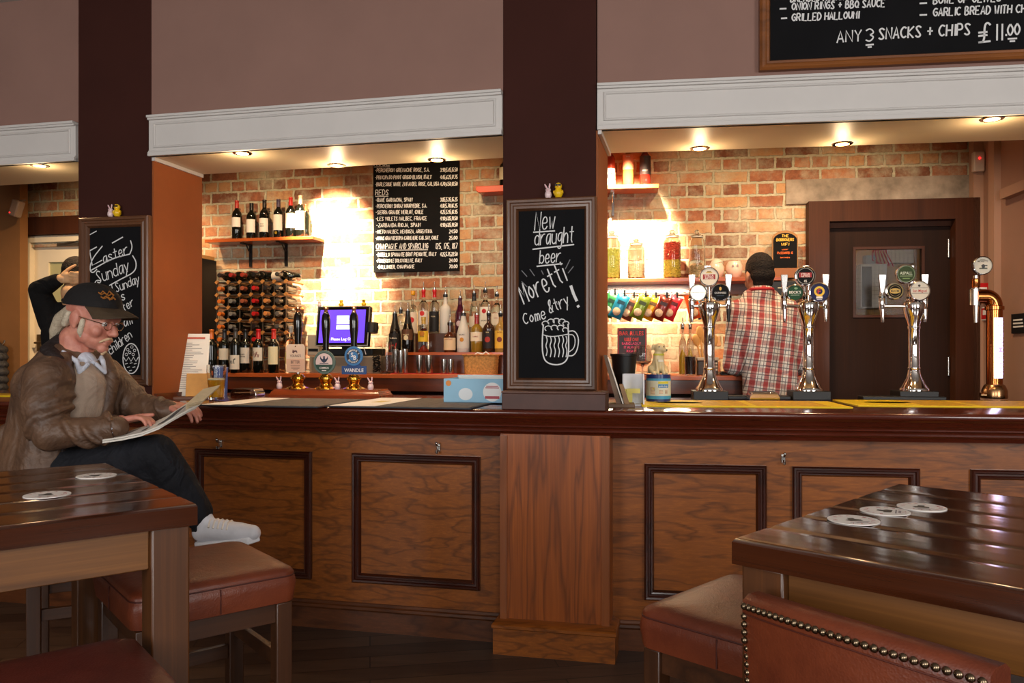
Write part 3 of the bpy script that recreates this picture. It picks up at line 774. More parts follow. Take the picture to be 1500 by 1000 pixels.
for x, z, w__, h_ in ((-.055, .045, .10, .028), (-.055, .012, .16, .03), (-.055, -.024, .16, .028)): q.box(x + .01, x + w__, -.0045, -.0035, z, z + h_)
k.part('dialog_box', q, M((206, 222, 240), .3, emit=1.2, name='till_dialog_glow'), hs)
q = tm(MB()); print_text(q, 'Please Log On', .0, -sh + .048, .019, -.0042); k.part('screen_text', q, M((245, 245, 255), .4, emit=1.3, name='till_text_glow'), hs)
q = MB(); q.M = tilt; q.lathe([(1e-4, -.035), (.04, -.035), (.045, .0), (.04, .035), (1e-4, .035)], 18, (sw + .012, .025, -.01)); k.part('card_reader', q, mBlack)
q = MB().tube([loc3 for loc3 in [(sw - .06, .0, b1_ - .005), (sw - .03, -.05, b1_ - .02), (sw - .02, -.04, z1 + .01)]], .003, 6); k.part('cable', q, mPaperW)
xl, zl = loc(450, 520, .1); xr, zr = loc(466, 490, .1)
k2 = T('receipt_printer', 'pale receipt printer left of the till screen', 'printer', L, (L.sx(458, 1.62), 1.62, BZ + z1 - 0))
k2.o.location = L.w(L.sx(457, 1.62) + .012, 1.62, BZ + z1)
k2.part('body', MB().box(-.05, .045, 0, .14, 0, L.z(457, 490, 1.62) - BZ - z1), M((176, 166, 150), .5), bevel=.008); k2.part('paper_slot', MB().box(-.04, .035, -.002, .0, .03, .05), mBlack)
TILL_TOP = k.at[2] + (m0[1] + m1[1]) / 2 + sh * cos(radians(9))

# ------------------------------------------------ spirit bottles on the step
gA = 'spirit bottles on the lower step'; gB = 'spirit bottles on the upper step'
tF, tK = 1.66, 1.83
def spx(px, top, base, t): return (base - top) / FPX * L.Y(px, t)
def sp(px, top, kind, r, glass, la, cap, **kw):
    low = kw.pop('low', True); t = kw.pop('t', tF if low else tK); z = st1 if low else st2
    h = L.z(px, top, t) - z
    return bottle(L, px, t, z, h, r, kind, glass, la, cap, group=gA if low else gB, pourer=kw.pop('pourer', True), name='spirit_bottle', **kw)
clr = mGlass
mAmber = M((170, 96, 26), .05, coat=.5, name='amber_spirit'); mOrangeGl = M((120, 52, 20), .08, coat=.5)
mFrost = M((206, 202, 196), .5, name='frosted_glass'); mPurple = M((66, 20, 40), .1, coat=.5)
mDark = M((20, 14, 12), .08, coat=.6, name='near_black_glass')
x = sp(578.5, 459, 'malibu', .042, mDark, 'black liqueur bottle with a red flash, left end of the lower step', (12, 12, 12), capu=.60, label=(26, 20, 18), lu=(.1, .48), text='Tia Maria', tcol=(220, 214, 200), ty=.7)
q = MB(); rr = .0446; q.add([(rr * sin(a / rr), -rr * cos(a / rr), z_) for a, z_ in ((-.028, .066), (.0, .052), (.028, .068), (.022, .02), (-.022, .02))], [(0, 1, 2, 3, 4)]); x.part('red_flash', q, M((180, 20, 30), .5))
x = sp(597.5, 455, 'malibu', .041, mDark, 'black cream liqueur bottle with an oval landscape label, second on the lower step', (16, 14, 14), capu=.68, label=(96, 62, 40), lu=(.3, .55), text='BAILEYS', tcol=(232, 214, 170), emblem=((222, 206, 170), .42, .2))
sp(587, 453, 'spirit', .036, clr, 'clear spirit bottle between and behind the two black liqueurs', (26, 26, 26), low=False, t=1.79, label=(200, 188, 170), lu=(.12, .32), liquid=(226, 214, 190))
sp(620.5, 464, 'square', .038, clr, 'clear tequila bottle with a yellow label and red band on the lower step', (196, 160, 70), capu=.8, pourer=False, label=(226, 186, 46), lu=(.3, .6), text='SILLA', emblem=((190, 120, 30), .5, .75), liquid=(178, 60, 44), lt=.22)
sp(659.5, 472, 'square', .044, M((74, 34, 16), .08, coat=.5), 'square orange liqueur bottle with a cream label and orange ribbon on the lower step', (36, 24, 20), capu=.9, label=(222, 196, 160), lu=(.08, .48), text='COINTREAU', tcol=(150, 50, 30), ty=.9)
x = sp(679, 458, 'malibu', .045, mFrost, 'white coconut rum bottle with a palm emblem on the lower step', (30, 26, 28), capu=.92, label=(206, 202, 196), lu=(.1, .5), text='MALIBU', tcol=(70, 50, 46), ty=.86, emblem=((196, 130, 40), .32, .55))
sp(698.5, 461, 'spirit', .042, M((170, 130, 40), .05, coat=.4, trans=.4), 'golden rum bottle with an oval red-edged label on the lower step', (150, 40, 38), capu=.76, label=(226, 212, 190), lu=(.3, .54), text="LAMB'S", tcol=(140, 40, 40), emblem=None)
x = sp(716, 458, 'spirit', .039, M((60, 36, 28), .08, coat=.5, trans=.25), 'dark rum bottle with a black and red label on the lower step', (26, 24, 24), capu=.9, label=(30, 22, 26), lu=(.1, .55), text='RUM', tcol=(220, 200, 150), ty=.9, emblem=((160, 50, 44), .5, .5))
x = sp(733.5, 458, 'spirit', .040, M((190, 150, 80), .05, coat=.4, trans=.4), 'spiced rum bottle with a yellow label on the lower step, next to the middle pillar', (28, 26, 26), capu=.9, label=(222, 176, 66), lu=(.1, .55), text='SPICED', tcol=(90, 40, 24), ty=.9, emblem=((120, 50, 40), .45, .5))
# upper step
x = sp(605, 426, 'square', .034, clr, 'clear bottle with yellow cap and strawberry label, left of the upper step', (226, 160, 20), low=False, capu=.9, pourer=False, label=(224, 208, 190), lu=(.02, .5), emblem=((196, 30, 30), .6, .62))
sp(620.5, 424, 'spirit', .036, clr, 'clear vodka bottle with a red collar and pale label on the upper step', (200, 26, 30), low=False, capu=.82, label=(224, 214, 206), lu=(.2, .52), emblem=((190, 40, 40), .5, .8))
sp(636.5, 424, 'spirit', .037, clr, 'vodka bottle with a red collar and black label on the upper step', (200, 26, 30), low=False, capu=.82, label=(24, 22, 24), lu=(.04, .5), text='VODKA', tcol=(214, 200, 170), ty=.75)
sp(652.5, 431, 'spirit', .041, mFrost, 'frosted white bottle on the upper step behind the orange liqueur', (26, 26, 26), low=False, capu=.93)
sp(674, 436, 'tall', .034, mPurple, 'dark purple liqueur bottle with a long neck on the upper step', (70, 24, 44), low=False, capu=.8, emblem=((200, 180, 190), .6, .5), label=(74, 26, 44), lu=(.15, .4))
sp(694.5, 429, 'tall', .035, clr, 'clear bottle with a black and white neck on the upper step', (24, 24, 30), low=False, capu=.8, label=(216, 204, 190), lu=(.15, .42), liquid=(214, 190, 160))
sp(711, 424, 'spirit', .040, clr, 'clear white rum bottle with a red round emblem on the upper step', (24, 24, 24), low=False, capu=.93, label=(224, 220, 208), lu=(.12, .6), text='BACARDI', tcol=(30, 30, 30), ty=.35, emblem=((176, 24, 30), .4, .8))
sp(728, 430, 'spirit', .039, clr, 'clear bottle with a pale label, right end of the upper step', (24, 24, 24), low=False, capu=.93, label=(222, 212, 196), lu=(.2, .5), text='COCO', tcol=(150, 50, 40), ty=.6)
sp(741, 452, 'round', .04, mAmber, 'amber bottle half hidden by the middle chalkboard frame', (60, 40, 20), low=False, t=1.78, capu=.9, pourer=False)

# steel measures and cups on the red mat, wicker basket
mt = L.sx(574, 1.50); q = MB().box(0, L.sx(672, 1.5) - mt, 0, .07, 0, .005)
solo('bar_mat', 'red rubber mat under the steel cups on the back counter', 'mat', q, M((170, 30, 28), .6), L, (mt, 1.455, BZ))
cups = [(580, 511, .021, 'leftmost of three tall steel cups'), (587.5, 513, .022, 'front one of three tall steel cups'), (593.5, 511, .02, 'right one of three tall steel cups, half hidden'),
        (614.5, 520, .024, 'left of two medium steel cups'), (628.5, 520, .027, 'right and wider of two medium steel cups'), (650.5, 526, .019, 'left of two short steel cups'), (660.5, 526, .021, 'right of two short steel cups beside the wicker basket')]
for i, (px, top, r, la) in enumerate(cups):
    t = 1.475 if i != 1 else 1.462
    t = 1.5 if i in (0, 2) else t
    z = BZ + .005; h = L.z(px, top, t) - z
    solo('steel_cup', la, 'cup', MB().lathe([(1e-4, 0), (r * .92, 0), (r, .004), (r, h), (r * .94, h), (r * .92, .01), (1e-4, .01)], 20), mSteel, L, (L.sx(px, t), t, z), group='steel cups on the back counter')
bx0, bx1 = L.sx(677, 1.47), L.sx(726, 1.47); hb = L.z(700, 520, 1.47) - BZ
k = T('wicker_basket', 'small woven wicker basket on the back counter', 'basket', L, ((bx0 + bx1) / 2, 1.53, BZ))
wb2 = (bx1 - bx0) / 2; rows = []
q = MB(); NBR = 11; NP = 44
for j in range(NBR):
    z = hb * j / (NBR - 1); r_ = []
    for i in range(NP):
        a = 2 * pi * i / NP; c, s_ = cos(a), sin(a)
        f = (abs(c) ** 4 + abs(s_) ** 4) ** -.25; wv = .0042 * (1 if (i + j) % 2 else -1); ta = .92 + .08 * j / NBR
        r_.append(((wb2 * f * ta + wv) * c, (.065 * f * ta + wv) * s_, z))
    rows.append(r_)
q.rows(rows); k.part('woven_body', q, M((196, 140, 76), .7, var=.35, vs=70, bump=.5, bs=120), ang=8)
q = MB(); r_ = [(x_ * 1.02, y_ * 1.02, hb) for x_, y_, z in rows[-1]]; q.tube(r_, .006, 6, closed=True); k.part('rim', q, M((176, 118, 60), .7, var=.2, vs=80))
solo('napkin_strip', 'crumpled white paper strip poking out of the wicker basket', 'paper', MB().tube([(-.05, 0, 0), (-.02, -.02, .018), (.01, 0, .008), (.035, -.01, .024), (.055, .01, .004)], .005, 6), mPaperW, L, ((bx0 + bx1) / 2, 1.53, BZ + hb - .002))
# dark coffee things at the right of the till
k = T('glass_jug', 'glass water jug with a curved handle right of the till', 'jug', L, (L.sx(567, 1.468), 1.468, BZ))
hj = L.z(560, 500, 1.52) - BZ; jm = Matrix.Scale(.72, 4, (1, 0, 0)) @ Matrix.Scale(.72, 4, (0, 1, 0))
k.part('body', MB().lathe([(1e-4, 0), (.045, 0), (.052, .02), (.055, hj * .6), (.045, hj * .9), (.048, hj), (.044, hj), (.041, hj * .88), (.05, hj * .6), (.047, .02), (1e-4, .015)], 24), mGlass)
for c_ in k.o.children: c_.data.transform(jm)
k.part('handle', MB().tube([(.030, 0, hj * .85), (.058, 0, hj * .85), (.066, 0, hj * .6), (.058, 0, hj * .3), (.038, 0, hj * .25)], .005, 8), mGlass)
q = MB(); random.seed(3)
for i in range(7):
    a = random.random() * 6; q.tube([(.02 * cos(a + u), .02 * sin(a + u * 1.7), .02 + .016 * i + .01 * sin(u * 2)) for u in [v_ * .7 for v_ in range(8)]], .005, 6)
solo('cable_bundle', 'tangle of dark cables beside the till', 'cables', q, mBlack, L, (L.sx(552, 1.455), 1.452, BZ), kind='stuff')

# ------------------------------------------------ wine menu board on the brick
mp0 = (L.sx(547, 1.93), L.z(547, 398, 1.93)); 
k = T('wine_menu_board', 'large black wine list hung on the brick wall, hand-lettered in white', 'menu board', L, (L.sx(547, 1.92), 1.92, L.z(547, 399, 1.92)))
bw, bh = k.q(672, 399)[0], k.q(672, 226)[1]
k.part('panel', MB().box(0, bw, 0, .028, 0, bh), mSlate, bevel=.002)
q = MB(); wl = .0065
lines = [('ROSE', 548, 571, 239, 8, None), ('-PERCHERON GRENACHE ROSE, S.A.', 549, 629, 249.5, 5.5, '3.90,5.45,15.50'), ('-PRINCIPATO PINOT GRIGIO BLUSH, ITALY', 549, 632, 260, 5.5, '4.45,6.25,17.75'),
 ('-BURLESQUE WHITE ZINFANDEL ROSE, CAL,USA', 549, 643, 270, 5.5, '4.70,6.50,18.50'), ('REDS', 550, 569, 282, 8, None), ('-RAME GARNACHA, SPAIN', 550, 604, 293, 5.5, '3.85,5.35,15.25'),
 ('-PERCHERON SHIRAZ MOURVEDRE, S.A.', 550, 625, 302, 5.5, '4.10,5.70,16.25'), ('-SIERRA GRANDE MERLOT, CHILE', 550, 620, 311, 5.5, '4.25,5.95,16.95'), ('-LES VOLETS MALBEC, FRANCE', 550, 625, 320.5, 5.5, '4.90,6.85,19.50'),
 ('-ZARBANDA RIOJA, SPAIN', 551, 616, 330, 5.5, '4.90,6.85,19.50'), ('-NIETO MALBEC, MENDOZA, ARGENTINA', 550, 633, 339.5, 5.2, '24.50'), ('-NOVAS GRAN RESERVA CARMENERE CAB. SAV, CHILE', 550, 642, 349, 5.2, '25.00'),
 ('CHAMPAGNE AND SPARKLING', 551, 627, 361, 8, '125, 175, 187'), ('-BORELLO SPUMANTE BRUT PIEMONTE, ITALY', 551, 639, 373, 5.5, '4.25,5.75,22.50'), ('-PROSECCO LE DOLCI COLLINE, ITALY', 551, 618, 382, 5.2, '24.00'), ('-BOLLINGER, CHAMPAGNE', 552, 607, 391, 5.2, '70.00')]
for tx, xa, xb, yc, hp, price in lines:
    hh = hp * L.Y(600, 1.92) / FPX
    a = k.q(xa, yc + hp / 2); b = k.q(xb, yc + hp / 2 - (xb - xa) * .012)
    chalk(q, tx, a, b, hh, .0055, -.0015, .05)
    if price:
        x_ = 645 if len(price) > 6 else 658
        x_ = 638 if tx.startswith('CHAMP') else x_
        chalk(q, price, k.q(x_, yc + hp / 2 - .6), k.q(670, yc + hp / 2 - 1), hh, .0055, -.0015, .05)
    if hp > 7:
        q.stroke([(a[0], a[1] - .008), (b[0], b[1] - .008)], .005, -.0015)
k.part('chalk_writing', q, mChalk)
# corner shelf seen left of the middle pillar
k = T('wall_shelf', 'short red-orange wall shelf end showing left of the middle pillar', 'shelf', L, (L.sx(697, 1.8), 1.80, L.z(720, 281, 1.8)))
q = MB(); w_ = L.sx(742, 1.8) - L.sx(697, 1.8) + .3; q.prism([(0, .012), (.02, 0), (w_, 0), (w_, .045), (0, .045)], 0, .145); k.part('shelf_board', q, M((200, 66, 26), .4, coat=.3), bevel=.003)
k.part('bracket', MB().box(.3, .32, .02, .145, -.1, 0), mBlack)
bottle(L, 739, 1.86, L.z(720, 281, 1.8) + .045, .22, .036, 'wine', mGlassDark, 'wine bottle half hidden by the middle pillar on the short shelf', (150, 120, 60), .8, (200, 190, 160), (.2, .6))
# ================================================================ back bar, right bay
br0, br1 = R.sx(888, TBB) - .12, R.sx(1188, TBB)
W_ = br1 - br0
t_ = T('back_counter', 'mahogany back counter in the right bay, where the barman is working', 'back counter', R, (br0, TBB, FLB))
t_.part('worktop', MB().box(0, W_, 0, .50, BZ - FLB - .03, BZ - FLB), mShelf, bevel=.004)
t_.part('front_board', MB().box(0, W_, .01, .035, BZ - FLB - .115, BZ - FLB - .03), mBarD)
q = MB().box(0, W_, .45, .48, 0, BZ - FLB - .04); q.box(0, .03, .035, .45, 0, BZ - FLB - .04); q.box(W_ - .03, W_, .035, .45, 0, BZ - FLB - .04); q.box(.03, W_ - .03, .035, .45, .4, .43)
t_.part('carcass', q, mDarkWood)
# upper shelf with three rose bottles
z = R.z(920, 277, 1.78); s0 = R.sx(886, 1.78) - .1
k = T('wall_shelf', 'upper orange pine shelf holding three pink wine bottles', 'shelf', R, (s0, 1.76, z))
w_ = R.sx(965, 1.78) - s0
k.part('shelf_board', MB().box(0, w_, 0, .187, 0, .028), mShelf, bevel=.003)
bx = R.sx(897, 1.9) - s0
q = MB(); q.box(bx - .012, bx + .012, .178, .186, -.15, 0); q.box(bx - .012, bx + .012, .05, .18, -.008, 0); q.tube([(bx, .18, -.06), (bx, .15, -.045), (bx, .12, -.01)], .006, 6); k.part('bracket', q, mSteel)
g = 'pink wines on the upper right shelf'
mRose = M((206, 74, 50), .06, coat=.5, trans=.35, name='rose_wine'); mRose2 = M((200, 128, 66), .06, coat=.5, trans=.4); mRose3 = M((130, 34, 26), .06, coat=.5, trans=.2)
hz = .30
x = bottle(R, 893, 1.85, z + .028, hz, .038, 'wine', mRose, 'pink wine with a zebra on its white label, leftmost on the upper shelf', (220, 120, 90), .85, (238, 232, 224), (.02, .42), g)
q = MB()
for pts, wd in (([(-.012, .075), (.010, .077)], .012), ([(.008, .08), (.014, .092)], .008), ([(.014, .092), (.022, .088)], .006), ([(-.011, .075), (-.012, .055)], .003), ([(-.006, .075), (-.005, .055)], .003), ([(.006, .075), (.005, .055)], .003), ([(.010, .075), (.012, .055)], .003)):
    n0 = len(q.v); q.stroke(pts, wd); q.v[n0:] = [(.0402 * sin(a / .0402), -.0402 * cos(a / .0402), c) for a, b, c in q.v[n0:]]
x.part('zebra_emblem', q, mInk)
bottle(R, 920, 1.85, z + .028, hz, .037, 'wine', mRose2, 'pale orange wine with a black and coral label, middle of the upper shelf', (190, 110, 60), .85, (226, 130, 92), (.38, .72), g, text='ROSE', tcol=(240, 230, 220), ty=.85)
x = bottle(R, 945, 1.85, z + .028, hz, .038, 'wine', mRose3, 'dark pink wine with a black label, right end of the upper shelf', (120, 30, 26), .85, (44, 30, 32), (.26, .68), g, text='MERLOT', tcol=(200, 180, 170), ty=.2)
# middle shelf with jars
z2 = R.z(950, 413, 1.70); s0 = R.sx(886, 1.70) - .1; w_ = R.sx(1150, 1.70) - s0
k = T('wall_shelf', 'long pine shelf holding glass jars of nuts and sweets', 'shelf', R, (s0, 1.69, z2))
k.part('shelf_board', MB().box(0, w_, 0, .257, 0, .026), mShelf, bevel=.003)
q = MB().box(0, w_, .22, .245, -.07, 0); k.part('backing_rail', q, mBarD)
jz = z2 + .026
def jar(px, t, wpx, top, lab, fill, fcols, fh, flab, fname, seed):
    wd = wpx / FPX * R.Y(px, t); r = wd / 2; h = R.z(px, top, t) - jz; s = R.sx(px, t)
    k = T('storage_jar', lab, 'jar', R, (s, t, jz), group='glass jars on the long shelf')
    p = [(1e-4, 0), (r * .94, 0), (r, .008), (r, h * .72), (r * .93, h * .78), (r * .72, h * .83), (r * .72, h * .86), (r * .69, h * .86), (r * .69, h * .83), (r * .9, h * .77), (r * .955, h * .71), (r * .955, .012), (1e-4, .006)]
    k.part('glass_body', MB().lathe(p, 24), mGlass)
    k.part('stopper', MB().lathe([(1e-4, h * .84), (r * .66, h * .84), (r * .68, h * .87), (r * .8, h * .875), (r * .8, h * .89), (r * .4, h * .91), (r * .25, h * .93), (r * .34, h * .97), (r * .2, h), (1e-4, h)], 20), mGlass)
    q = MB().lathe([(r * .74, h * .845), (r * .76, h * .85), (r * .76, h * .865), (r * .74, h * .87)], 20); k.part('seal', q, M((206, 200, 186), .4))
    if fill:
        random.seed(seed); n = 0
        for ci, c in enumerate(fcols):
            q = MB(); lo = .012 + fh * h * ci / len(fcols); hi = .012 + fh * h * (ci + 1) / len(fcols); zz = lo
            q.lathe([(1e-4, lo), (r * .84, lo), (r * .84, hi - .004), (1e-4, hi - .004)], 16)
            while zz < hi:
                for i in range(13):
                    a = 2 * pi * (i + random.random() * .8) / 13; rad = r * (.80 + random.random() * .06)
                    q.ball((rad * cos(a), rad * sin(a), zz + random.random() * .006), (fill, fill * .75, fill * .6), 6, 4)
                zz += fill * 1.0
            for i in range(10):
                a = random.random() * 6.28; rad = r * .6 * random.random(); q.ball((rad * cos(a), rad * sin(a), hi - .002), (fill, fill * .8, fill * .6), 6, 4)
            solo(fname[ci], flab[ci], 'nuts' if 'sweet' not in fname[ci] else 'sweets', q, M(c, .5, var=.3, vs=90), R, (s, t, jz), kind='stuff')
jar(896, 1.80, 25, 338, 'wide glass jar of green pistachios, partly behind the middle pillar', .009, [(176, 170, 66)], .58, ['green pistachios filling the wide jar next to the middle pillar'], ['pistachio_nuts'], 1)
jar(932, 1.80, 24, 350, 'glass jar a third full of pale nuts in the bright light', .008, [(222, 206, 164)], .34, ['pale nuts in the brightly lit second jar on the shelf'], ['pale_nuts'], 2)
jar(984.5, 1.80, 25, 337, 'tall glass jar layered with yellow and red sweets', .011, [(214, 186, 70), (196, 60, 36)], .70, ['yellow sweets in the lower half of the tall jar', 'red and orange wrapped sweets in the upper half of the tall jar'], ['yellow_sweets', 'red_sweets'], 3)
jar(1021, 1.80, 23, 337, 'tall glass jar nearly empty with a few cream nuts', .009, [(226, 200, 150)], .24, ['cream nuts at the bottom of the nearly empty tall jar'], ['cream_nuts'], 4)
for px, r, h, la in ((1049, .054, .105, 'cream ceramic egg bowl with a cracked lid, left of its pair'), (1075.5, .056, .115, 'round cream ceramic egg cup with a painted face, nearest the barman')):
    k = T('egg_bowl', la, 'bowl', R, (R.sx(px, 1.80), 1.80, jz))
    k.part('body', MB().lathe([(1e-4, 0), (r * .5, 0), (r * .85, h * .22), (r, h * .5), (r * .95, h * .75), (r * .72, h * .98), (r * .55, h), (r * .5, h * .95), (r * .8, h * .6), (1e-4, h * .3)], 24), M((228, 200, 180), .35, coat=.4))
    if px > 1060:
        q = MB()
        for x, z_ in ((-.016, h * .62), (.014, h * .64)): q.add([(x - .008, -r * 1.0, z_), (x + .008, -r * 1.0, z_), (x + .004, -r * 1.0, z_ + .014), (x - .004, -r * 1.0, z_ + .014)], [(0, 1, 2, 3)])
        k.part('painted_face', q, M((150, 130, 130), .5))
    else:
        q = MB(); q.M = Matrix.Translation((0, 0, h * .98)) @ Matrix.Rotation(radians(-18), 4, 'Y'); q.lathe([(1e-4, .03), (r * .5, .022), (r * .8, 0), (r * .78, -.004), (1e-4, .0)], 20); k.part('lid', q, M((232, 214, 196), .35, coat=.4))
# wifi board
s = R.sx(1150, 1.84); k = T('wifi_board', 'small arched blackboard with yellow lettering about the wifi', 'blackboard', R, (s, 1.84, jz))
wd = 17 / FPX * R.Y(1150, 1.84); zb = R.z(1150, 393, 1.84) - jz; zt = R.z(1150, 341, 1.84) - jz; zm = R.z(1150, 352, 1.84) - jz
arc = [(-wd, zb), (wd, zb), (wd, zm)] + [(wd * cos(a), zm + (zt - zm) * sin(a)) for a in [pi * i / 10 for i in range(1, 10)]] + [(-wd, zm)]
k.part('slate', MB().prism(arc, 0, .01), mSlate)
q = MB(); q.rows([[(x * f, y, zb + (z_ - zb) * f + (0)) for x, z_ in arc] for f, y in ((1.0, -.002), (1.07, -.002), (1.07, .014), (1.0, .014))], True, False); k.part('frame', q, M((150, 104, 50), .5))
k.part('foot', MB().box(-wd * 1.1, wd * 1.1, -.03, .04, 0, zb), M((140, 84, 40), .5), bevel=.003)
q = MB()
for tx, py, h, half in (('THE', 345, .016, .022), ('BORROWERS', 351, .018, .056), ('WIFI', 357.5, .017, .024)):
    z_ = R.z(1150, py + 2, 1.84) - jz; chalk(q, tx, (-half, z_), (half, z_), h, .004, -.001)
k.part('yellow_lettering', q, M((222, 176, 70), .8))
q = MB()
for tx, py, h, half in (('PASSWORD IS', 370, .015, .05), ('user', 364, .008, .02), ('borrowers', 376, .01, .03)):
    z_ = R.z(1150, py + 2, 1.84) - jz; chalk(q, tx, (-half, z_), (half, z_), h, .003, -.001)
k.part('orange_lettering', q, M((206, 96, 40), .8))
light('AREA', R.w(R.sx(950, 1.66), 1.72, z2 - .03), 20, (1, .86, .58), R.w(R.sx(950, 1.66), 1.80, BZ), .55, .03, name='under_shelf_light')
# crisp packets on a clip rail below the shelf
rz_ = R.z(960, 428, 1.74)
s0, s1 = R.sx(886, 1.74), R.sx(1040, 1.74)
k = T('clip_rail', 'steel rail of clips under the jar shelf, holding crisp packets', 'rail', R, (s0, 1.74, rz_))
k.part('rail', MB().tube([(-.05, 0, 0), (s1 - s0, 0, 0)], .006, 8), mSteel)
packs = [(893, 430, (40, 110, 60), 'green'), (907, 432, (40, 140, 180), 'blue'), (921, 434, (120, 70, 50), 'brown'), (938, 433, (120, 140, 40), 'olive green'), (953, 434, (222, 160, 20), 'yellow'),
         (969, 434, (130, 40, 28), 'dark red'), (984, 434, (214, 40, 60), 'pinkish red'), (1003, 431, (226, 84, 28), 'orange'), (1018, 440, (36, 90, 130), 'dark blue')]
for i, (px, py, c, nm) in enumerate(packs):
    t = 1.70 - .04 * (i % 2); s = R.sx(px + 8, t)
    a = radians(24 if px < 1000 else -14); ww, hh = .088, .165
    if px > 1010: hh = .12
    rz = R.z(px, py, t)
    k = T('crisp_packet', '%s crisp packet clipped under the jar shelf' % nm, 'crisp packet', R, (s, t, rz - hh), group='crisp packets on the clip rail')
    M4 = Matrix.Translation((0, 0, hh)) @ Matrix.Rotation(a, 4, 'Y') @ Matrix.Translation((0, 0, -hh))
    q = MB(); rows = []
    random.seed(i)
    for j in range(9):
        v_ = j / 8; puff = .026 * (sin(pi * v_) ** .6) + .0008
        row = []
        for m_ in range(16):
            an = 2 * pi * m_ / 16; cx = cos(an); sy = sin(an)
            row.append(M4 @ Vector((ww / 2 * (abs(cx) ** .6) * (1 if cx > 0 else -1) * (1 - .06 * sin(pi * v_)) + random.uniform(-.0015, .0015), puff * sy, hh * v_)))
        rows.append(row)
    q.rows([[tuple(p) for p in r_] for r_ in rows]); bd = k.part('bag', q, M(c, .28, .25, coat=.4, bump=.25, bs=40))
    q = MB(); q.M = M4; q.ball((-.004, -.020, hh * .28), (.026, .010, .03), 12, 8); k.part('snack_picture', q, M((222, 190, 160), .5, var=.35, vs=60))
    q = MB(); q.M = M4
    q.box(-.024, .024, -.027, -.015, hh * .60, hh * .74); k.part('name_band', q, M(tuple(int(v_ * .45) for v_ in c), .4))
    q = MB(); q.box(-.006, .006, -.008, .012, hh - .012, hh + .03); k.part('clip', q, mBlack)
# bar rules sign
k = T('bar_rules_sign', 'dark sign with red BAR RULES lettering behind the black bucket', 'sign', R, (R.sx(904.5, 1.72), 1.72, R.z(904.5, 526, 1.72)))
x1, z1 = k.q(947.5, 480); k.part('panel', MB().box(0, x1, 0, .012, 0, z1), M((44, 24, 30), .4), bevel=.001)
q = MB(); q.frame(.006, x1 - .006, .006, z1 - .006, [(0, -.001), (.003, -.001)])
for tx, py, h, wpx in (('BAR RULES', 488, 6, 35), ('RULE ONE', 497, 5, 21)):
    print_text(q, tx, *k.q(925, py), h / FPX * 5.3, -.0012, width=wpx / FPX * 5.35)
k.part('red_lettering', q, M((206, 50, 40), .5))
q = MB()
for tx, py, wpx in (('BARGLADLY', 503, 28), ('IT ALWAYS', 508.5, 22), ('RIGHT', 514, 14)): print_text(q, tx, *k.q(925, py), 3.6 / FPX * 5.3, -.0012, width=wpx / FPX * 5.35)
k.part('pink_lettering', q, M((206, 60, 110), .5))
# glass, juice bottles, spoons, card machine and the like on the right-hand back counter
def on(px, t): return (R.sx(px, t), t, BZ)
k = T('brandy_glass', 'large round stemmed glass standing before the bar rules sign', 'glass', R, on(941, 1.55))
hg = R.z(941, 505, 1.55) - BZ; rg = 14 / FPX * R.Y(941, 1.55)
k.part('bowl', MB().lathe([(1e-4, .055), (rg * .5, .06), (rg * .9, .085), (rg, .12), (rg * .85, hg * .9), (rg * .7, hg), (rg * .67, hg), (rg * .82, hg * .9), (rg * .96, .12), (rg * .86, .09), (1e-4, .062)], 24), mGlass)
k.part('stem', MB().lathe([(1e-4, 0), (.034, 0), (.034, .003), (.006, .01), (.005, .05), (.012, .06), (1e-4, .06)], 18), mGlass)
for px, la, c, top in ((1000, 'yellow juice bottle with a steel pourer, left of its pair', (226, 190, 40), 477), (1011, 'paler yellow juice bottle with a steel pourer, right of its pair', (230, 206, 90), 477)):
    t = 1.62; hh = R.z(px, top, t) - BZ
    bottle(R, px, t, BZ, hh, .0235, 'spirit', mGlass, la, (60, 56, 50), capu=.93, pourer=True, liquid=c, lt=.55, name='juice_bottle', group='juice bottles by the spoons')
h = R.z(1010, 520, 1.5) - BZ
k = T('dark_drink_glass', 'straight glass of dark brown drink left of the first chrome tap', 'glass', R, on(1011, 1.49))
k.part('tumbler', MB().lathe([(1e-4, 0), (.033, 0), (.036, h), (.034, h), (.0315, .006), (1e-4, .006)], 24), mGlass)
k.part('drink', MB().lathe([(1e-4, .008), (.031, .008), (.0335, h * .93), (1e-4, h * .93)], 24), M((44, 18, 12), .1, coat=.4))
k = T('utensil_jar', 'glass jar bristling with wooden spoons and spatulas', 'jar', R, on(1033, 1.71))
k.part('jar_body', MB().lathe([(1e-4, 0), (.055, 0), (.058, .10), (.055, .10), (.052, .008), (1e-4, .008)], 24), M((206, 200, 190), .3))
mSpoon = M((206, 156, 92), .5, var=.15)
for i, (dx, dz, la) in enumerate(((-.05, .27, ''), (-.03, .33, ''), (-.005, .29, ''), (.02, .25, ''), (.05, .26, ''))):
    q = MB(); q.tube([(dx * .2, .01 * (i - 2), .012), (dx, .0, dz * .72)], .0055, 8)
    q.M = Matrix.Translation((dx * 1.15, 0, dz * .84)) @ Matrix.Rotation(math.atan2(dx, dz), 4, 'Y'); q.ball((0, 0, 0), (.024, .007, .042), 14, 8)
    solo('wooden_spoon', ['wooden spoon leaning furthest left in the utensil jar', 'tallest wooden spoon in the utensil jar', 'middle wooden spoon in the utensil jar', 'shortest wooden spoon in the utensil jar', 'wooden spoon leaning right towards the barman in the utensil jar'][i], 'spoon', q, mSpoon, R, on(1033, 1.71), group='wooden spoons in the utensil jar')
k = T('card_machine', 'grey till machine behind the first chrome tap, by the barman\'s elbow', 'till', R, (R.sx(1022, 1.5), 1.5, BZ))
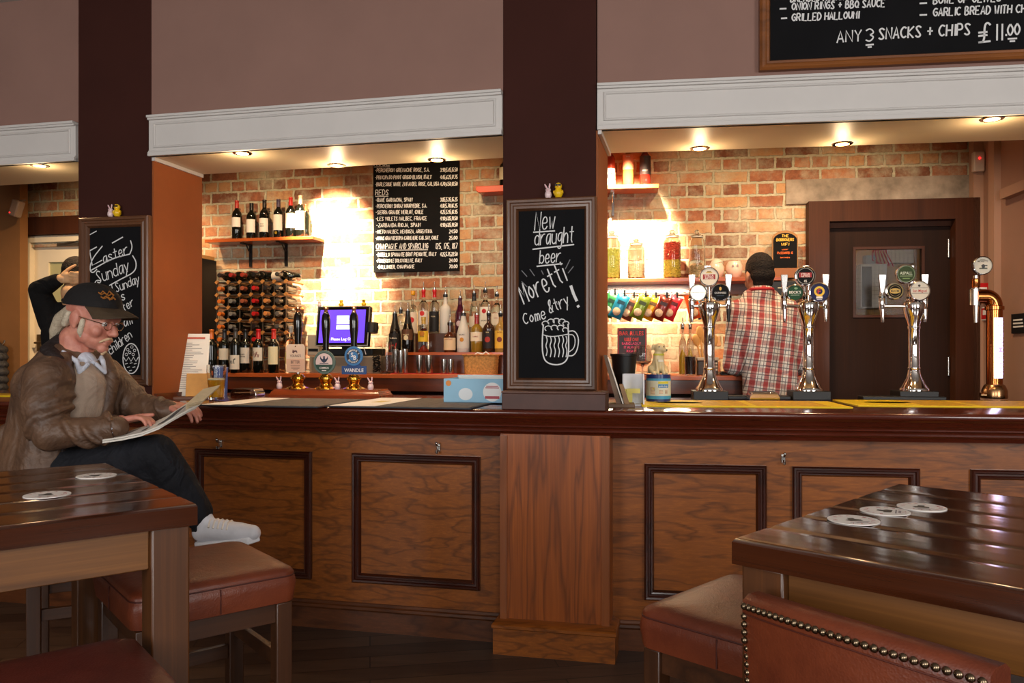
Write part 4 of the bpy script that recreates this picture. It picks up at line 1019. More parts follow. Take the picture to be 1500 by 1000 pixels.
x1, z1 = k.q(1052, 528); k.part('body', MB().box(0, x1, 0, .12, 0, z1), M((70, 64, 62), .4), bevel=.006)
k.part('lid', MB().box(-.004, x1 + .004, -.006, .125, z1, z1 + .02), M((200, 190, 176), .4), bevel=.004)
q = MB()
for i in range(3):
    for j in range(3): q.box(x1 * .66 + i * .014, x1 * .66 + i * .014 + .010, -.004, .001, .03 + j * .02, .042 + j * .02)
k.part('keypad', q, mPaper)
k = T('serving_tray', 'flat black tray on the back counter by the barman\'s hands', 'tray', R, (R.sx(1056, 1.46), 1.46, BZ)); k.part('tray_base', MB().box(0, R.sx(1216, 1.46) - R.sx(1056, 1.46) - .14, 0, .2, 0, .014), mBlackGloss, bevel=.004)
rim = k.part('raised_rim', MB().frame(0, R.sx(1216, 1.46) - R.sx(1056, 1.46) - .14, 0, .2, [(0, .014), (0, .022), (.008, .022), (.008, .014)]), mBlackGloss)
rim.data.transform(Matrix(((1, 0, 0, 0), (0, 0, 1, 0), (0, 1, 0, 0), (0, 0, 0, 1)))); rim.data.flip_normals()
k = T('till_box', 'low dark boxy till on the shelf beneath the wifi board', 'till', R, (R.sx(1128, 1.70), 1.7, z2 - .11)); x1, z1 = k.q(1185, 398)
k.part('body', MB().box(0, x1, 0, .22, 0, .108), mBlack, bevel=.005); k.part('light_strip', MB().box(x1 * .2, x1 * .45, -.002, .001, .06, .066), M((220, 210, 180), .4))
# grille mat at the end of the sink
q = MB()
for i in range(9): q.box(i * .012, i * .012 + .005, 0, .02, 0, .12)
for j in range(9): q.box(0, .101, .004, .016, j * .014, j * .014 + .005)
solo('drain_grille', 'black rubber drain grille leaning below the right back counter', 'grille', q, mBlack, R, (R.sx(1000, 1.2), 1.2, FLB + .72)).location.z = .955
q = MB().box(-.02, .13, -.02, .2, 0, .755); solo('glass_washer', 'dark under-counter glass washer below the black drain grille', 'glass washer', q, mBlack, R, (R.sx(1000, 1.2), 1.2, FLB), bevel=.005)

# ================================================================ dark door in the right bay
mDoor = wood((24, 11, 6), (46, 23, 12), 'Z', 4, .7, .0, 6, .1, name='dark_door_veneer')
mDoorF = wood((50, 24, 12), (78, 42, 24), 'Z', 4, .6, .05, 6, .1, name='door_frame_wood')
for m_ in (mDoor, mDoorF): m_.node_tree.nodes['Principled BSDF'].inputs['Specular IOR Level'].default_value = .2
f0, f1, fz = R.sx(1185, 1.86), R.sx(1436, 1.86), R.z(1300, 292, 1.86)
i0, i1, iz = R.sx(1214, 1.88), R.sx(1398, 1.88), R.z(1300, 323, 1.88)
q = MB(); q.prism([(f0, FLB), (i0, FLB), (i0, iz), (f0, fz)], 1.86, TB + .12); q.prism([(i1, FLB), (f1, FLB), (f1, fz), (i1, iz)], 1.86, TB + .12); q.prism([(i0, iz), (i1, iz), (f1, fz), (f0, fz)], 1.86, TB + .12)
q.box(i0 - .002, i1 + .002, 1.93, 1.96, iz - .035, iz)
struct('trim_7', q, mDoorF, R)
w0, w1_, wz0, wz1 = R.sx(1254, 1.93), R.sx(1352, 1.93), R.z(1300, 461, 1.93), R.z(1300, 364, 1.93)
q = MB()
for a, b_, c, d in ((i0, w0, FLB, iz - .03), (w1_, i1, FLB, iz - .03), (w0, w1_, FLB, wz0), (w0, w1_, wz1, iz - .03)): q.box(a, b_, 1.95, 1.99, c, d)
d2 = struct('door_2', q, mDoor, R)
q = MB(); q.frame(w0 - .016, w1_ + .016, wz0 - .016, wz1 + .016, [(0, 1.952), (0, 1.942), (.018, 1.942), (.018, 1.952)]); o = link_mesh('window_bead', q, mDoorF, d2)
q = MB().box(w0, w1_, 1.966, 1.972, wz0, wz1); o = link_mesh('glass_pane', q, M((250, 252, 250), .02, trans=1, ior=1.12), d2)
q = MB(); n = 16
for i in range(1, n): x = w0 + (w1_ - w0) * i / n; q.box(x - .0006, x + .0006, 1.974, 1.975, wz0, wz1)
for i in range(1, n): z_ = wz0 + (wz1 - wz0) * i / n; q.box(w0, w1_, 1.9752, 1.976, z_ - .0006, z_ + .0006)
link_mesh('safety_wire', q, M((120, 110, 90), .5), d2)
hx = i1 - .012; q = MB()
for z_ in (2.04 - .06, 1.2): q.cyl((hx, 1.942, z_), .008, .12, 10)
link_mesh('hinge', q, mSteel, d2)
# the store cupboard behind the glass
struct('wall_store', MB().box(1.3, 2.9, 2.75, 2.8, FLB, CEIL), M((196, 150, 92), .8, name='store_plywood'), R)
struct('wall_store_side', MB().box(2.86, 2.9, 2.08, 2.75, FLB, CEIL), M((176, 130, 80), .8), R)
def on_store(px, py): return R.sx(px, 2.7), R.z(px, py, 2.7)
a = on_store(1256, 452); b_ = on_store(1294, 388)
k = T('meter_box', 'white electricity meter cabinet seen through the dark door\'s window', 'cabinet', R, (a[0], 2.62, a[1])); ww, hh = b_[0] - a[0], b_[1] - a[1]
k.part('cabinet_body', MB().box(0, ww, 0, .12, 0, hh), M((206, 198, 186), .5), bevel=.004); k.part('louvre_panel', MB().box(.01, ww * .42, -.004, .001, .01, hh - .02), M((90, 78, 70), .5))
a = on_store(1302, 386); b_ = on_store(1336, 366)
k = T('junction_box', 'pale junction box high on the right behind the door window', 'box', R, (a[0], 2.66, a[1])); k.part('box_body', MB().box(0, b_[0] - a[0], 0, .09, 0, b_[1] - a[1] + .05), M((214, 206, 190), .5), bevel=.004)
a = on_store(1266, 388); solo('fuse_box', 'small grey fuse box above the meter cabinet', 'box', MB().box(0, .07, 0, .08, 0, .07), M((150, 146, 140), .5), R, (a[0], 2.66, a[1]), bevel=.003)
q = MB()
for i in range(6):
    a = on_store(1282 + i * 2, 366); q.tube([(a[0], 2.66, a[1] + .05), (a[0] + .01 * i - .04, 2.63, a[1] - .03), (a[0] - .03 + .02 * i, 2.66, a[1] - .08 - .01 * i), (a[0] + .03, 2.68, a[1] - .12)], .005, 6)
o = solo('red_cables', 'loops of red cable hanging behind the dark door\'s window', 'cables', q, M((190, 40, 40), .4), R, kind='stuff')
light('POINT', R.w(2.0, 2.35, 2.6), 2.6, (1, .80, .55), size=.08, name='store_lamp_light')

# alarm sensor, call point, signs on the right
k = T('alarm_sensor', 'small white alarm sensor with a red light, high by the dark door', 'sensor', R, (R.sx(1432, 1.85), 1.82, R.z(1432, 251, 1.82)))
k.part('housing', MB().box(-.034, .034, 0, .045, 0, .13), M((206, 186, 172), .4), bevel=.008); q = MB().ball((0, -.002, .085), .007, 10, 6); k.part('red_light', q, M((255, 30, 30), .3, emit=4))
def wall_q(px, t0=None):                         # depth at which the return wall shows at this column
    lo, hi = .9, 1.95
    for _ in range(40):
        m_ = (lo + hi) / 2
        if R.sx(px, m_) < 2.64: lo = m_
        else: hi = m_
    return (lo + hi) / 2
def wall_plate(name, lab, cat, px0, px1, py0, py1, col, grp=None, dep=.03):
    ta, tb = wall_q(px1), wall_q(px0)
    if tb < ta: ta, tb = tb, ta
    tm_ = (ta + tb) / 2; pm = (px0 + px1) / 2
    k = T(name, lab, cat, R, (2.64 - .0, tm_, R.z(pm, py1, tm_)), 0, grp)
    hh = R.z(pm, py0, tm_) - R.z(pm, py1, tm_)
    k.part('plate', MB().box(-dep, 0, -(tb - ta) / 2, (tb - ta) / 2, 0, hh), col, bevel=.002)
    return k, (tb - ta) / 2, hh
k, hw, hh = wall_plate('fire_call_point', 'red fire alarm call point beside the dark door', 'call point', 1439, 1448, 415, 436, M((196, 30, 34), .4), dep=.07)
k.part('white_panel', MB().box(-.074, -.07, -hw * .7, hw * .7, hh * .3, hh * .7), mPaperW); k.part('front_panel', MB().box(-.065, -.01, -hw - .004, -hw + .001, hh * .25, hh * .7), mPaperW)
k, hw, hh = wall_plate('fire_sign', 'small red and white fire sign under the red call point', 'sign', 1440, 1451, 449, 469, mPaperW, dep=.012)
k.part('red_field', MB().box(-.014, -.012, -hw * .85, hw * .85, hh * .1, hh * .9), M((190, 30, 34), .5)); k.part('white_symbol', MB().box(-.0155, -.014, -hw * .4, hw * .4, hh * .4, hh * .75), mPaperW)
k, hw, hh = wall_plate('black_sign', 'small black wall sign with white print at the right edge', 'sign', 1485, 1508, 459, 488, mBlack, dep=.015)
q = MB()
for j in range(3): q.box(-.0165, -.015, -hw * .6 + j * .006, hw * .7, hh * (.3 + .17 * j), hh * (.38 + .17 * j))
k.part('white_print', q, mWhiteInk)

# ================================================================ left bay behind pillar one: white door and the camera on the wall
mWD = M((226, 212, 186), .5, var=.04, vs=3, name='cream_door_paint')
fA, fB = L.sx(36, 1.93), L.sx(36, 1.93) + 1.0; fzz = L.z(70, 318, 1.93)
q = MB(); q.box(fA - .07, fA + .0, 1.9, TB + .1, FLB, fzz); q.box(fA - .07, fB + .08, 1.9, TB + .1, L.z(70, 344, 1.93), fzz); q.box(fB, fB + .08, 1.9, TB + .1, FLB, fzz)
struct('trim_8', q, mDoorF, L)
zd = L.z(70, 346, 1.95)
q = MB(); q.box(fA, fA + .05, 1.93, TB + .1, FLB, zd); q.box(fA, fB, 1.93, TB + .1, zd - .05, zd); q.box(fB - .05, fB, 1.93, TB + .1, FLB, zd); struct('trim_9', q, mWD, L)
g0, g1, gz0, gz1 = L.sx(71, 1.98), L.sx(71, 1.98) + .55, L.z(70, 470, 1.98), L.z(70, 384, 1.98)
q = MB()
for a, b_, c, d in ((fA + .05, g0, FLB, zd - .05), (g1, fB - .05, FLB, zd - .05), (g0, g1, FLB, gz0), (g0, g1, gz1, zd - .05)): q.box(a, b_, 1.98, 2.02, c, d)
d1 = struct('door_1', q, mWD, L)
link_mesh('glass_pane', MB().box(g0, g1, 1.998, 2.004, gz0, gz1), M((206, 200, 150), .35, trans=.4, name='frosted_pane'), d1)
q = MB(); q.box(fA + .3, fA + .62, 1.945, 1.98, zd - .085, zd - .06); q.tube([(fA + .32, 1.95, zd - .075), (fA + .6, 1.93, zd - .03)], .008, 6); link_mesh('door_closer', q, M((90, 80, 70), .4, .5), d1)
q = MB(); q.M = Matrix.Translation((L.sx(58, 1.98), 1.96, L.z(58, 502, 1.98))); q.box(-.02, .02, .01, .02, -.07, .07); q.tube([(0, .015, 0), (0, -.03, 0), (.09, -.03, 0)], .009, 8); link_mesh('door_handle', q, M((120, 100, 70), .3, .8), d1)
struct('wall_lobby', MB().box(-5.2, -3.0, 2.75, 2.8, FLB, CEIL), M((190, 176, 130), .8), L)
light('POINT', L.w(-4.1, 2.4, 2.5), 10, (1, .9, .66), size=.08, name='lobby_lamp_light')
k = T('security_camera', 'small white security camera high in the corner by the white door', 'camera', L, (L.sx(28, 1.7), 1.62, L.z(28, 316, 1.62)))
q = MB(); q.M = Matrix.Translation((.02, 0, .06)) @ Matrix.Rotation(radians(20), 4, 'Y'); q.box(-.035, .035, 0, .07, -.06, .07); k.part('housing', q, M((140, 116, 100), .4), bevel=.01)
k.part('red_light', MB().ball((-.01, -.002, .03), .006, 8, 6), M((255, 40, 40), .3, emit=2)); k.part('arm', MB().tube([(.02, .05, .1), (.0, .1, .14), (0, .14, .15)], .008, 8), M((110, 90, 76), .4))
# ================================================================ on the bar counter
CZ = 1.10
def tOn(F, px, py, z):                           # depth t at which height z shows at this pixel
    lo, hi = -.3, 3
    for _ in range(50):
        m_ = (lo + hi) / 2
        if F.z(px, py, m_) < z: hi = m_           # further away (below the horizon) sinks
        else: lo = m_
    return (lo + hi) / 2
# ---- Easter toys
mBunny = M((232, 206, 208), .35, coat=.4, name='bunny_white'); mPinkE = M((226, 150, 160), .4); mChick = M((236, 190, 20), .35, coat=.3, name='chick_yellow'); mBeak = M((226, 110, 20), .4)
def bunny(F, s, t, z, h, lab, col=None, rz=0):
    k = T('toy_bunny', lab, 'toy bunny', F, (s, t, z), rz, 'Easter bunny toys'); r = h * .24
    q = MB().lathe([(1e-4, 0), (r * .7, 0), (r, h * .14), (r * 1.02, h * .28), (r * .85, h * .42), (r * .66, h * .47), (r * .82, h * .54), (r * .8, h * .62), (r * .5, h * .70), (1e-4, h * .72)], 18); k.part('body', q, col or mBunny)
    for sx, an in ((-1, -.5), (1, .12)):
        q = MB(); q.M = Matrix.Translation((sx * r * .3, 0, h * .66)) @ Matrix.Rotation(an, 4, 'Y'); q.ball((0, 0, h * .19), (r * .26, r * .16, h * .21), 10, 8)
        e = k.part('ear', q, col or mBunny); q2 = MB(); q2.M = q.M; q2.ball((0, -r * .1, h * .19), (r * .14, r * .08, h * .15), 8, 6); k.part('inner_ear', q2, mPinkE, e)
    q = MB()
    for sx in (-1, 1): q.ball((sx * r * .3, -r * .72, h * .60), r * .09, 6, 5)
    k.part('eyes', q, mBlack)
    k.part('cheek', MB().ball((0, -r * .8, h * .545), (r * .3, r * .12, r * .14), 8, 6), mPinkE)
def chick(F, s, t, z, h, lab, glasses=True):
    k = T('toy_chick', lab, 'toy chick', F, (s, t, z), 0, 'Easter chick toys'); r = h * .3
    k.part('body', MB().lathe([(1e-4, 0), (r * .6, 0), (r, h * .2), (r * 1.02, h * .36), (r * .75, h * .52), (r * .62, h * .58), (r * .78, h * .68), (r * .78, h * .82), (r * .5, h * .95), (1e-4, h)], 18), mChick)
    k.part('beak', MB().lathe([(1e-4, -r * .35), (r * .22, 0)], 8, (0, -r * .65, h * .70), axis='Y'), mBeak)
    for sx in (-1, 1): k.part('wing', MB().ball((sx * r * .95, -r * .1, h * .36), (r * .2, r * .5, h * .14), 10, 8), mChick)
    q = MB()
    if glasses:
        for sx in (-1, 1): q.box(sx * r * .36 - r * .28, sx * r * .36 + r * .28, -r * .86, -r * .62, h * .74, h * .87)
        q.box(-r * .2, r * .2, -r * .84, -r * .7, h * .80, h * .85); k.part('sunglasses', q, mBlackGloss)
    else:
        for sx in (-1, 1): q.ball((sx * r * .34, -r * .7, h * .8), r * .1, 8, 6)
        k.part('eyes', q, mBlack)

# ---- chalkboards on the two pillars
def chalkboard(px0, px1, py0, lab):
    zb, zt = 1.183, 2.052
    s0, s1 = L.sx(px0, TF - .03), L.sx(px1, TF - .03)
    k = T('chalkboard', lab, 'chalkboard', L, (s0, TF - .012, zb))
    wd, hh = s1 - s0, zt - zb
    fr = k.part('frame', MB().frame(0, wd, 0, hh, [(0, .01), (0, -.018), (.006, -.024), (.016, -.024), (.02, -.017), (.028, -.015), (.034, -.019), (.044, -.017), (.052, -.006), (.056, .01)]), mFrameWood)
    k.part('slate', MB().box(.045, wd - .045, -.001, .012, .045, hh - .045), mSlate)
    return k, wd, hh
kL, wL, hL = chalkboard(115.5, 217, 318, 'tall framed chalkboard on the left pillar announcing Easter Sunday')
kM, wM, hM = chalkboard(742, 873, 290, 'tall framed chalkboard on the middle pillar advertising a new draught beer')
def mq(px, py, k=None): return (k or kM).q(px, py, -.003)
YW = -.0025
q = MB()
def ct(k, tx, x0, y0, x1, y1, hpx, wd=.0048, sl=.12): chalk(q, tx, mq(x0, y0, k), mq(x1, y1, k), hpx * 3.62 / FPX if k is kM else hpx * 4.1 / FPX, wd, YW, sl)
ct(kM, 'New', 783, 337, 812, 335, 27); ct(kM, 'draught', 783, 360, 840, 355, 24); ct(kM, 'beer', 790, 386, 821, 384, 20)
for a, b_ in (((781, 340), (813, 338)), ((780, 365), (841, 358)), ((786, 390), (824, 386))): q.stroke([mq(*a), mq(*b_)], .006, YW)
ct(kM, 'Moretti', 768, 446, 831, 411, 30, .006); ct(kM, 'Come', 768, 476, 800, 466, 17); ct(kM, '&', 805, 459, 811, 457, 20); ct(kM, 'try', 814, 456, 835, 446, 18)
q.stroke([mq(836, 418), mq(840, 430), mq(845, 441)], .013, YW); q.stroke([mq(846, 447), mq(848, 450)], .012, YW)
# beer mug drawing
mug = [mq(796, 475), mq(794, 500), mq(795, 520), mq(800, 531), mq(815, 535), mq(828, 531), mq(833, 520), mq(833, 495), mq(832, 474)]
q.stroke(smooth_line(mug), .006, YW)
q.stroke(smooth_line([mq(833, 485), mq(842, 484), mq(848, 495), mq(846, 512), mq(840, 521), mq(832, 521)]), .005, YW); q.stroke(smooth_line([mq(834, 490), mq(840, 490), mq(843, 498), mq(841, 510), mq(834, 515)]), .004, YW)
for x in (800, 806, 812, 818, 824, 829): q.stroke(smooth_line([mq(x, 492), mq(x + 2, 499), mq(x - 1, 506), mq(x + 2, 513), mq(x, 521 + (x > 803) * 2)]), .0045, YW)
q.stroke(smooth_line([mq(795, 490), mq(805, 493), mq(818, 492), mq(833, 489)]), .004, YW)
for cx, cy, r_ in ((799, 474, 5), (807, 471, 5), (815, 470, 5), (823, 471, 5), (829, 474, 4.5), (803, 481, 5), (812, 480, 5), (821, 480, 5), (828, 483, 4)):
    q.stroke([mq(cx + r_ * cos(a), cy + r_ * sin(a) * .8) for a in [2.2 + i * .62 for i in range(8)]], .0045, YW)
kM.part('chalk_writing', q, mChalk)
q = MB()
for a, b_ in (((764, 396), (772, 405)), ((776, 394), (783, 404)), ((793, 396), (796, 402)), ((835, 380), (828, 394)), ((840, 390), (832, 400)), ((764, 412), (772, 420)), ((812, 440), (818, 446))): q.stroke([mq(*a), mq(*b_)], .004, YW)
kM.part('faint_chalk', q, mChalkDim)
q = MB()
ct(kL, 'E', 135, 388, 150, 380, 44, .006, .2); ct(kL, 'aster', 152, 386, 188, 371, 15, .005); q.stroke([mq(164, 356, kL), mq(180, 347, kL)], .006, YW)
q.stroke(smooth_line([mq(190, 372, kL), mq(194, 362, kL), mq(191, 352, kL)]), .006, YW); q.stroke(smooth_line([mq(133, 396, kL), mq(140, 392, kL), mq(165, 378, kL), mq(190, 372, kL)]), .006, YW)
q.stroke(smooth_line([mq(150, 360, kL), mq(134, 380, kL), mq(131, 396, kL), mq(136, 400, kL), mq(142, 394, kL)]), .006, YW)
ct(kL, 'Sunday', 143, 416, 190, 397, 19, .005); q.stroke(smooth_line([mq(160, 418, kL), mq(178, 408, kL), mq(198, 398, kL), mq(200, 384, kL), mq(194, 374, kL)]), .006, YW)
q.stroke(smooth_line([mq(138, 416, kL), mq(141, 410, kL), mq(147, 411, kL)]), .005, YW)
ct(kL, 'from 1 Sunday', 138, 442, 205, 414, 14, .0045); ct(kL, 'eggs', 160, 452, 184, 438, 14, .005); ct(kL, 'Easter', 164, 468, 197, 446, 12, .0045); ct(kL, 'hunt all', 150, 494, 194, 474, 14, .005); ct(kL, 'children', 162, 520, 194, 494, 14, .0045)
cx, cy = 192, 525
q.stroke([mq(cx + 12 * cos(a), cy + 22 * sin(a), kL) for a in [2 * pi * i / 24 for i in range(25)]], .006, YW)
for dx, dy in ((-5, -13), (1, -17), (5, -12), (-2, -9), (3, -6), (-7, -6)): q.stroke([mq(cx + dx + 2 * cos(a), cy + dy + 2 * sin(a), kL) for a in [i for i in range(8)]], .003, YW)
q.stroke([mq(cx - 11 + 3.6 * i, cy + (4 if i % 2 else -2), kL) for i in range(7)], .005, YW)
for dx, dy in ((-7, 8), (0, 7), (6, 8), (-4, 13), (4, 13), (-1, 18)): q.stroke([mq(cx + dx - 2, cy + dy, kL), mq(cx + dx + 2, cy + dy - 1, kL)], .004, YW)
kL.part('chalk_writing', q, mChalk)
k = T('board_plinth', 'dark wooden box plinth under the middle chalkboard on the bar top', 'plinth', L, (L.sx(735, -.19), -.19, CZ)); w_ = L.sx(887, -.19) - L.sx(735, -.19)
k.part('box', MB().box(0, w_, 0, .138, 0, .072), M((74, 44, 36), .5, var=.2, vs=8, name='plinth_wood'), bevel=.003); k.part('top_board', MB().box(-.002, w_ + .002, -.003, .139, .072, .082), M((88, 56, 44), .5, var=.2, vs=8), bevel=.002)
TOPZ = 2.052
s_ = lambda px: L.sx(px, TF - .025)
bunny(L, s_(162), TF - .025, TOPZ, .062, 'pink-eared toy bunny on top of the left chalkboard'); chick(L, s_(171.5), TF - .025, TOPZ, .064, 'yellow toy chick in black sunglasses on top of the left chalkboard')
bunny(L, s_(803), TF - .025, TOPZ, .064, 'pink-eared toy bunny on top of the middle chalkboard'); chick(L, s_(818), TF - .025, TOPZ, .068, 'yellow toy chick in black sunglasses on top of the middle chalkboard')
# toys on the till
for px, kind, la in ((468, 'b', 'tiny white toy bunny on the left of the till screen'), (500, 'c', 'yellow toy chick on the middle of the till screen\'s top edge'), (533, 'c', 'yellow toy chick on the right end of the till screen\'s top edge')):
    s = L.sx(px, 1.51)
    if kind == 'b': bunny(L, s, 1.51, TILL_TOP - .002, .055, la)
    else: chick(L, s, 1.51, TILL_TOP - .002, .05, la, px > 520)

# ---- big snack board over the right bay
k = T('snack_board', 'big framed blackboard of snacks high above the right bay', 'menu board', R, (R.sx(1113, TF - .03), TF - .01, R.z(1113, 103, TF - .03)))
WB, HB = 1.75, CEIL - .03 - k.at[2]
k.part('frame', MB().frame(0, WB, 0, HB, [(0, .01), (0, -.02), (.01, -.028), (.022, -.026), (.03, -.018), (.04, -.018), (.046, -.006), (.05, .01)]), mFrameWoodX)
k.part('slate', MB().box(.04, WB - .04, -.001, .01, .04, HB - .04), mSlate)
def bt(tx, x0, y0, x1, y1, hpx, wd=.006): chalk(q, tx, k.q(x0, y0, -.003), k.q(x1, y1, -.003), hpx * 3.45 / FPX, wd, -.003, .06)
q = MB()
bt('ONION RINGS + BBQ SAUCE', 1160, 15, 1296, 10, 11); bt('GRILLED HALLOUMI', 1160, 31, 1258, 27, 11); bt('BREADED MUSHROOMS', 1158, 3, 1262, -1, 11); bt('BOWL OF OLIVES', 1367, 6, 1466, 2, 11); bt('GARLIC BREAD WITH CHEESE', 1367, 24, 1534, 17, 12)
bt('POTATO SKINS', 1158, -12, 1240, -15, 11); bt('HUMMUS + PITTA', 1367, -10, 1460, -13, 11)
bt('ANY', 1226, 63, 1262, 60, 17); bt('3', 1268, 62, 1281, 61, 20); bt('SNACKS + CHIPS', 1287, 58, 1421, 51, 17, .007); bt('$', 1433, 62, 1452, 60, 28, .008); bt('11', 1457, 60, 1468, 59, 24, .007); bt('.00', 1472, 53, 1494, 51, 17, .007)
for x0, y0, x1, y1 in ((1268, 66, 1280, 65), (1271, 69, 1277, 68.5), (1476, 57, 1490, 56), (1479, 60.5, 1487, 60), (1142, 13, 1152, 12.5), (1144, 27, 1153, 26.5), (1347, 5, 1358, 4.5), (1347, 22, 1358, 21.5)): q.stroke([k.q(x0, y0, -.003), k.q(x1, y1, -.003)], .007, -.003)
k.part('chalk_writing', q, mChalk)

# ---- beer engine with three hand pumps
TP = .58
p0, p1 = L.sx(393, .50), L.sx(556, .50)
k = T('pump_plinth', 'polished mahogany plinth carrying three brass hand pumps', 'plinth', L, (p0, .50, CZ)); w_ = p1 - p0
mPl = wood((110, 44, 20), (176, 84, 42), 'X', 4, .2, .6, 5, .08)
q = MB(); q.rows([[(-o, -o, z), (w_ + o, -o, z), (w_ + o, .2 + o, z), (-o, .2 + o, z)] for z, o in ((0, 0), (.012, 0), (.016, -.006), (.03, -.012), (.036, -.02), (.044, -.022))]); k.part('moulded_base', q, mPl)
PZ = CZ + .044
def pump(px, lab, clip):
    s = L.sx(px, TP); k = T('beer_pump', lab, 'beer pump', L, (s, TP, PZ), 0, 'hand pumps on the mahogany plinth')
    u = L.Y(px, TP) / FPX
    k.part('brass_base', MB().lathe([(1e-4, 0), (.066, 0), (.066, .005), (.05, .010), (.036, .018), (.030, .030), (.032, .036), (.036, .05), (.042, .056), (.042, .066), (.034, .072), (.03, .08), (.02, .085), (1e-4, .086)], 28), mBrass)
    zt = L.z(px, 455, TP) - PZ
    k.part('stem', MB().lathe([(1e-4, .08), (.013, .08), (.013, .12), (1e-4, .12)], 12), mSteel)
    h = k.part('handle', MB().lathe([(1e-4, .11), (.014, .11), (.016, .16), (.018, zt * .62), (.024, zt * .76), (.026, zt * .86), (.022, zt * .94), (.012, zt * .985), (1e-4, zt * .99)], 20), mBlackGloss)
    k.part('brass_finial', MB().lathe([(1e-4, zt * .975), (.013, zt * .975), (.014, zt * .985), (.009, zt), (.013, zt + .012), (.012, zt + .022), (1e-4, zt + .026)], 16), M((222, 176, 130), .16, 1), h)
    return k, u
def clipq(k, px, py): return k.q(px, py, -.05)
k, u = pump(436.5, 'left hand pump with a cream tag-shaped clip reading bitter', 0)
a = clipq(k, 419.5, 545); b_ = clipq(k, 446.5, 504); c = .012
poly = [(a[0], a[1] + .004), (a[0] + .004, a[1]), (b_[0] - .004, a[1]), (b_[0], a[1] + .004), (b_[0], b_[1] - c), (b_[0] - c, b_[1]), (a[0] + c, b_[1]), (a[0], b_[1] - c)]
cp = k.part('pump_clip', MB().prism(poly, -.052, -.046), M((228, 206, 186), .4)); mid = (a[0] + b_[0]) / 2
q = MB(); print_text(q, "YOUNG'S", mid, clipq(k, 433, 521)[1], .014, -.0525, width=.068); print_text(q, 'BITTER', mid, clipq(k, 433, 530)[1], .018, -.0525, width=.056)
for i, wd in enumerate((.06, .056, .05, .03)): q.box(mid - wd / 2, mid + wd / 2, -.0526, -.0522, clipq(k, 433, 535.5 + i * 2.0)[1], clipq(k, 433, 535.5 + i * 2.0)[1] + .002)
ex, ez = mid - .006, clipq(k, 433, 514.5)[1]
q.add([(ex + x, -.0525, ez + z) for x, z in ((-.014, -.006), (-.010, .012), (-.004, .004), (.006, .006), (.016, .004), (.018, -.010), (.014, -.010), (.012, -.002), (0, -.004), (-.004, -.012), (-.008, -.010))], [tuple(range(10, -1, -1))])
k.part('clip_lettering', q, M((96, 66, 66), .6), cp)
k.part('lower_band', MB().box(a[0] + .001, b_[0] - .001, -.0523, -.0515, a[1] + .003, clipq(k, 433, 525.5)[1]), M((222, 184, 160), .4), cp)
k.part('clip_hole', MB().disc((mid, b_[1] - .012), .004, -.0524, 12), mBrass, cp)
k, u = pump(477.5, 'middle hand pump with a round grey-green clip showing a bird', 1)
c0 = clipq(k, 475, 530.5); r = 17.3 * u
cp = k.part('pump_clip', MB().lathe([(1e-4, -.006), (r * .97, -.006), (r, -.003), (r, .002), (1e-4, .002)], 36, (c0[0], -.046, c0[1]), axis='Y'), M((94, 116, 112), .4))
q = MB(); q.disc(c0, r * .82, -.0524, 36); k.part('green_field', q, M((48, 78, 70), .4), cp)
q = MB(); aa = [-.25 + (pi + .5) * i / 24 for i in range(25)]; q.add([(c0[0] + r * .76 * cos(x), -.0528, c0[1] + r * .76 * sin(x)) for x in aa], [tuple(range(25))]); k.part('pale_field', q, M((222, 204, 206), .4), cp)
q = MB(); bz = c0[1] + r * .28
for sx in (-1, 1): q.add([(c0[0] + sx * x * r, -.0532, bz + z * r) for x, z in ((.0, -.32), (.2, -.22), (.36, .02), (.34, .26), (.26, .08), (.12, -.04), (.06, .1), (0, .12))], [tuple(range(8)) if sx < 0 else tuple(range(7, -1, -1))])
q.disc((c0[0], bz + r * .16), r * .09, -.0532, 12); q.box(c0[0] - r * .4, c0[0] + r * .4, -.0533, -.053, c0[1] - r * .12, c0[1] - r * .06); k.part('bird_emblem', q, M((50, 60, 84), .5), cp)
q = MB(); print_text(q, 'COMMON', c0[0], c0[1] - r * .46, .011, -.0534, width=r * .85); q.box(c0[0] - r * .2, c0[0] + r * .2, -.0534, -.053, c0[1] - r * .72, c0[1] - r * .66); k.part('clip_lettering', q, mWhiteInk, cp)
k, u = pump(518.5, 'right hand pump with a blue clip reading WANDLE', 2)
c0 = clipq(k, 518, 521.5); r = 14.3 * u; mBl = M((62, 120, 178), .35); mNv = M((40, 74, 130), .4)
a = clipq(k, 500.5, 548); b_ = clipq(k, 536.5, 536)
cp = k.part('pump_clip', MB().prism([(a[0], a[1]), (b_[0], a[1]), (b_[0], b_[1]), (c0[0] + r * .8, b_[1]), (c0[0] + r * .6, b_[1] + .012), (c0[0] - r * .6, b_[1] + .012), (c0[0] - r * .8, b_[1]), (a[0], b_[1])], -.05, -.044), mNv)
k.part('round_clip', MB().lathe([(1e-4, -.006), (r * .97, -.006), (r, -.003), (r, .002), (1e-4, .002)], 36, (c0[0], -.047, c0[1]), axis='Y'), mBl, cp)
k.part('dark_ring', MB().disc(c0, r * .76, -.0534, 32), M((36, 46, 66), .4), cp); k.part('blue_centre', MB().disc(c0, r * .48, -.0537, 28), mBl, cp)
q = MB(); print_text(q, 'WANDLE', (a[0] + b_[0]) / 2, (a[1] + b_[1]) / 2, .02, -.0505, width=(b_[0] - a[0]) * .78)
print_text(q, 'S', c0[0] - r * .14, c0[1] + r * .14, r * .44, -.054); print_text(q, 'B', c0[0] + r * .16, c0[1] - r * .14, r * .44, -.054)
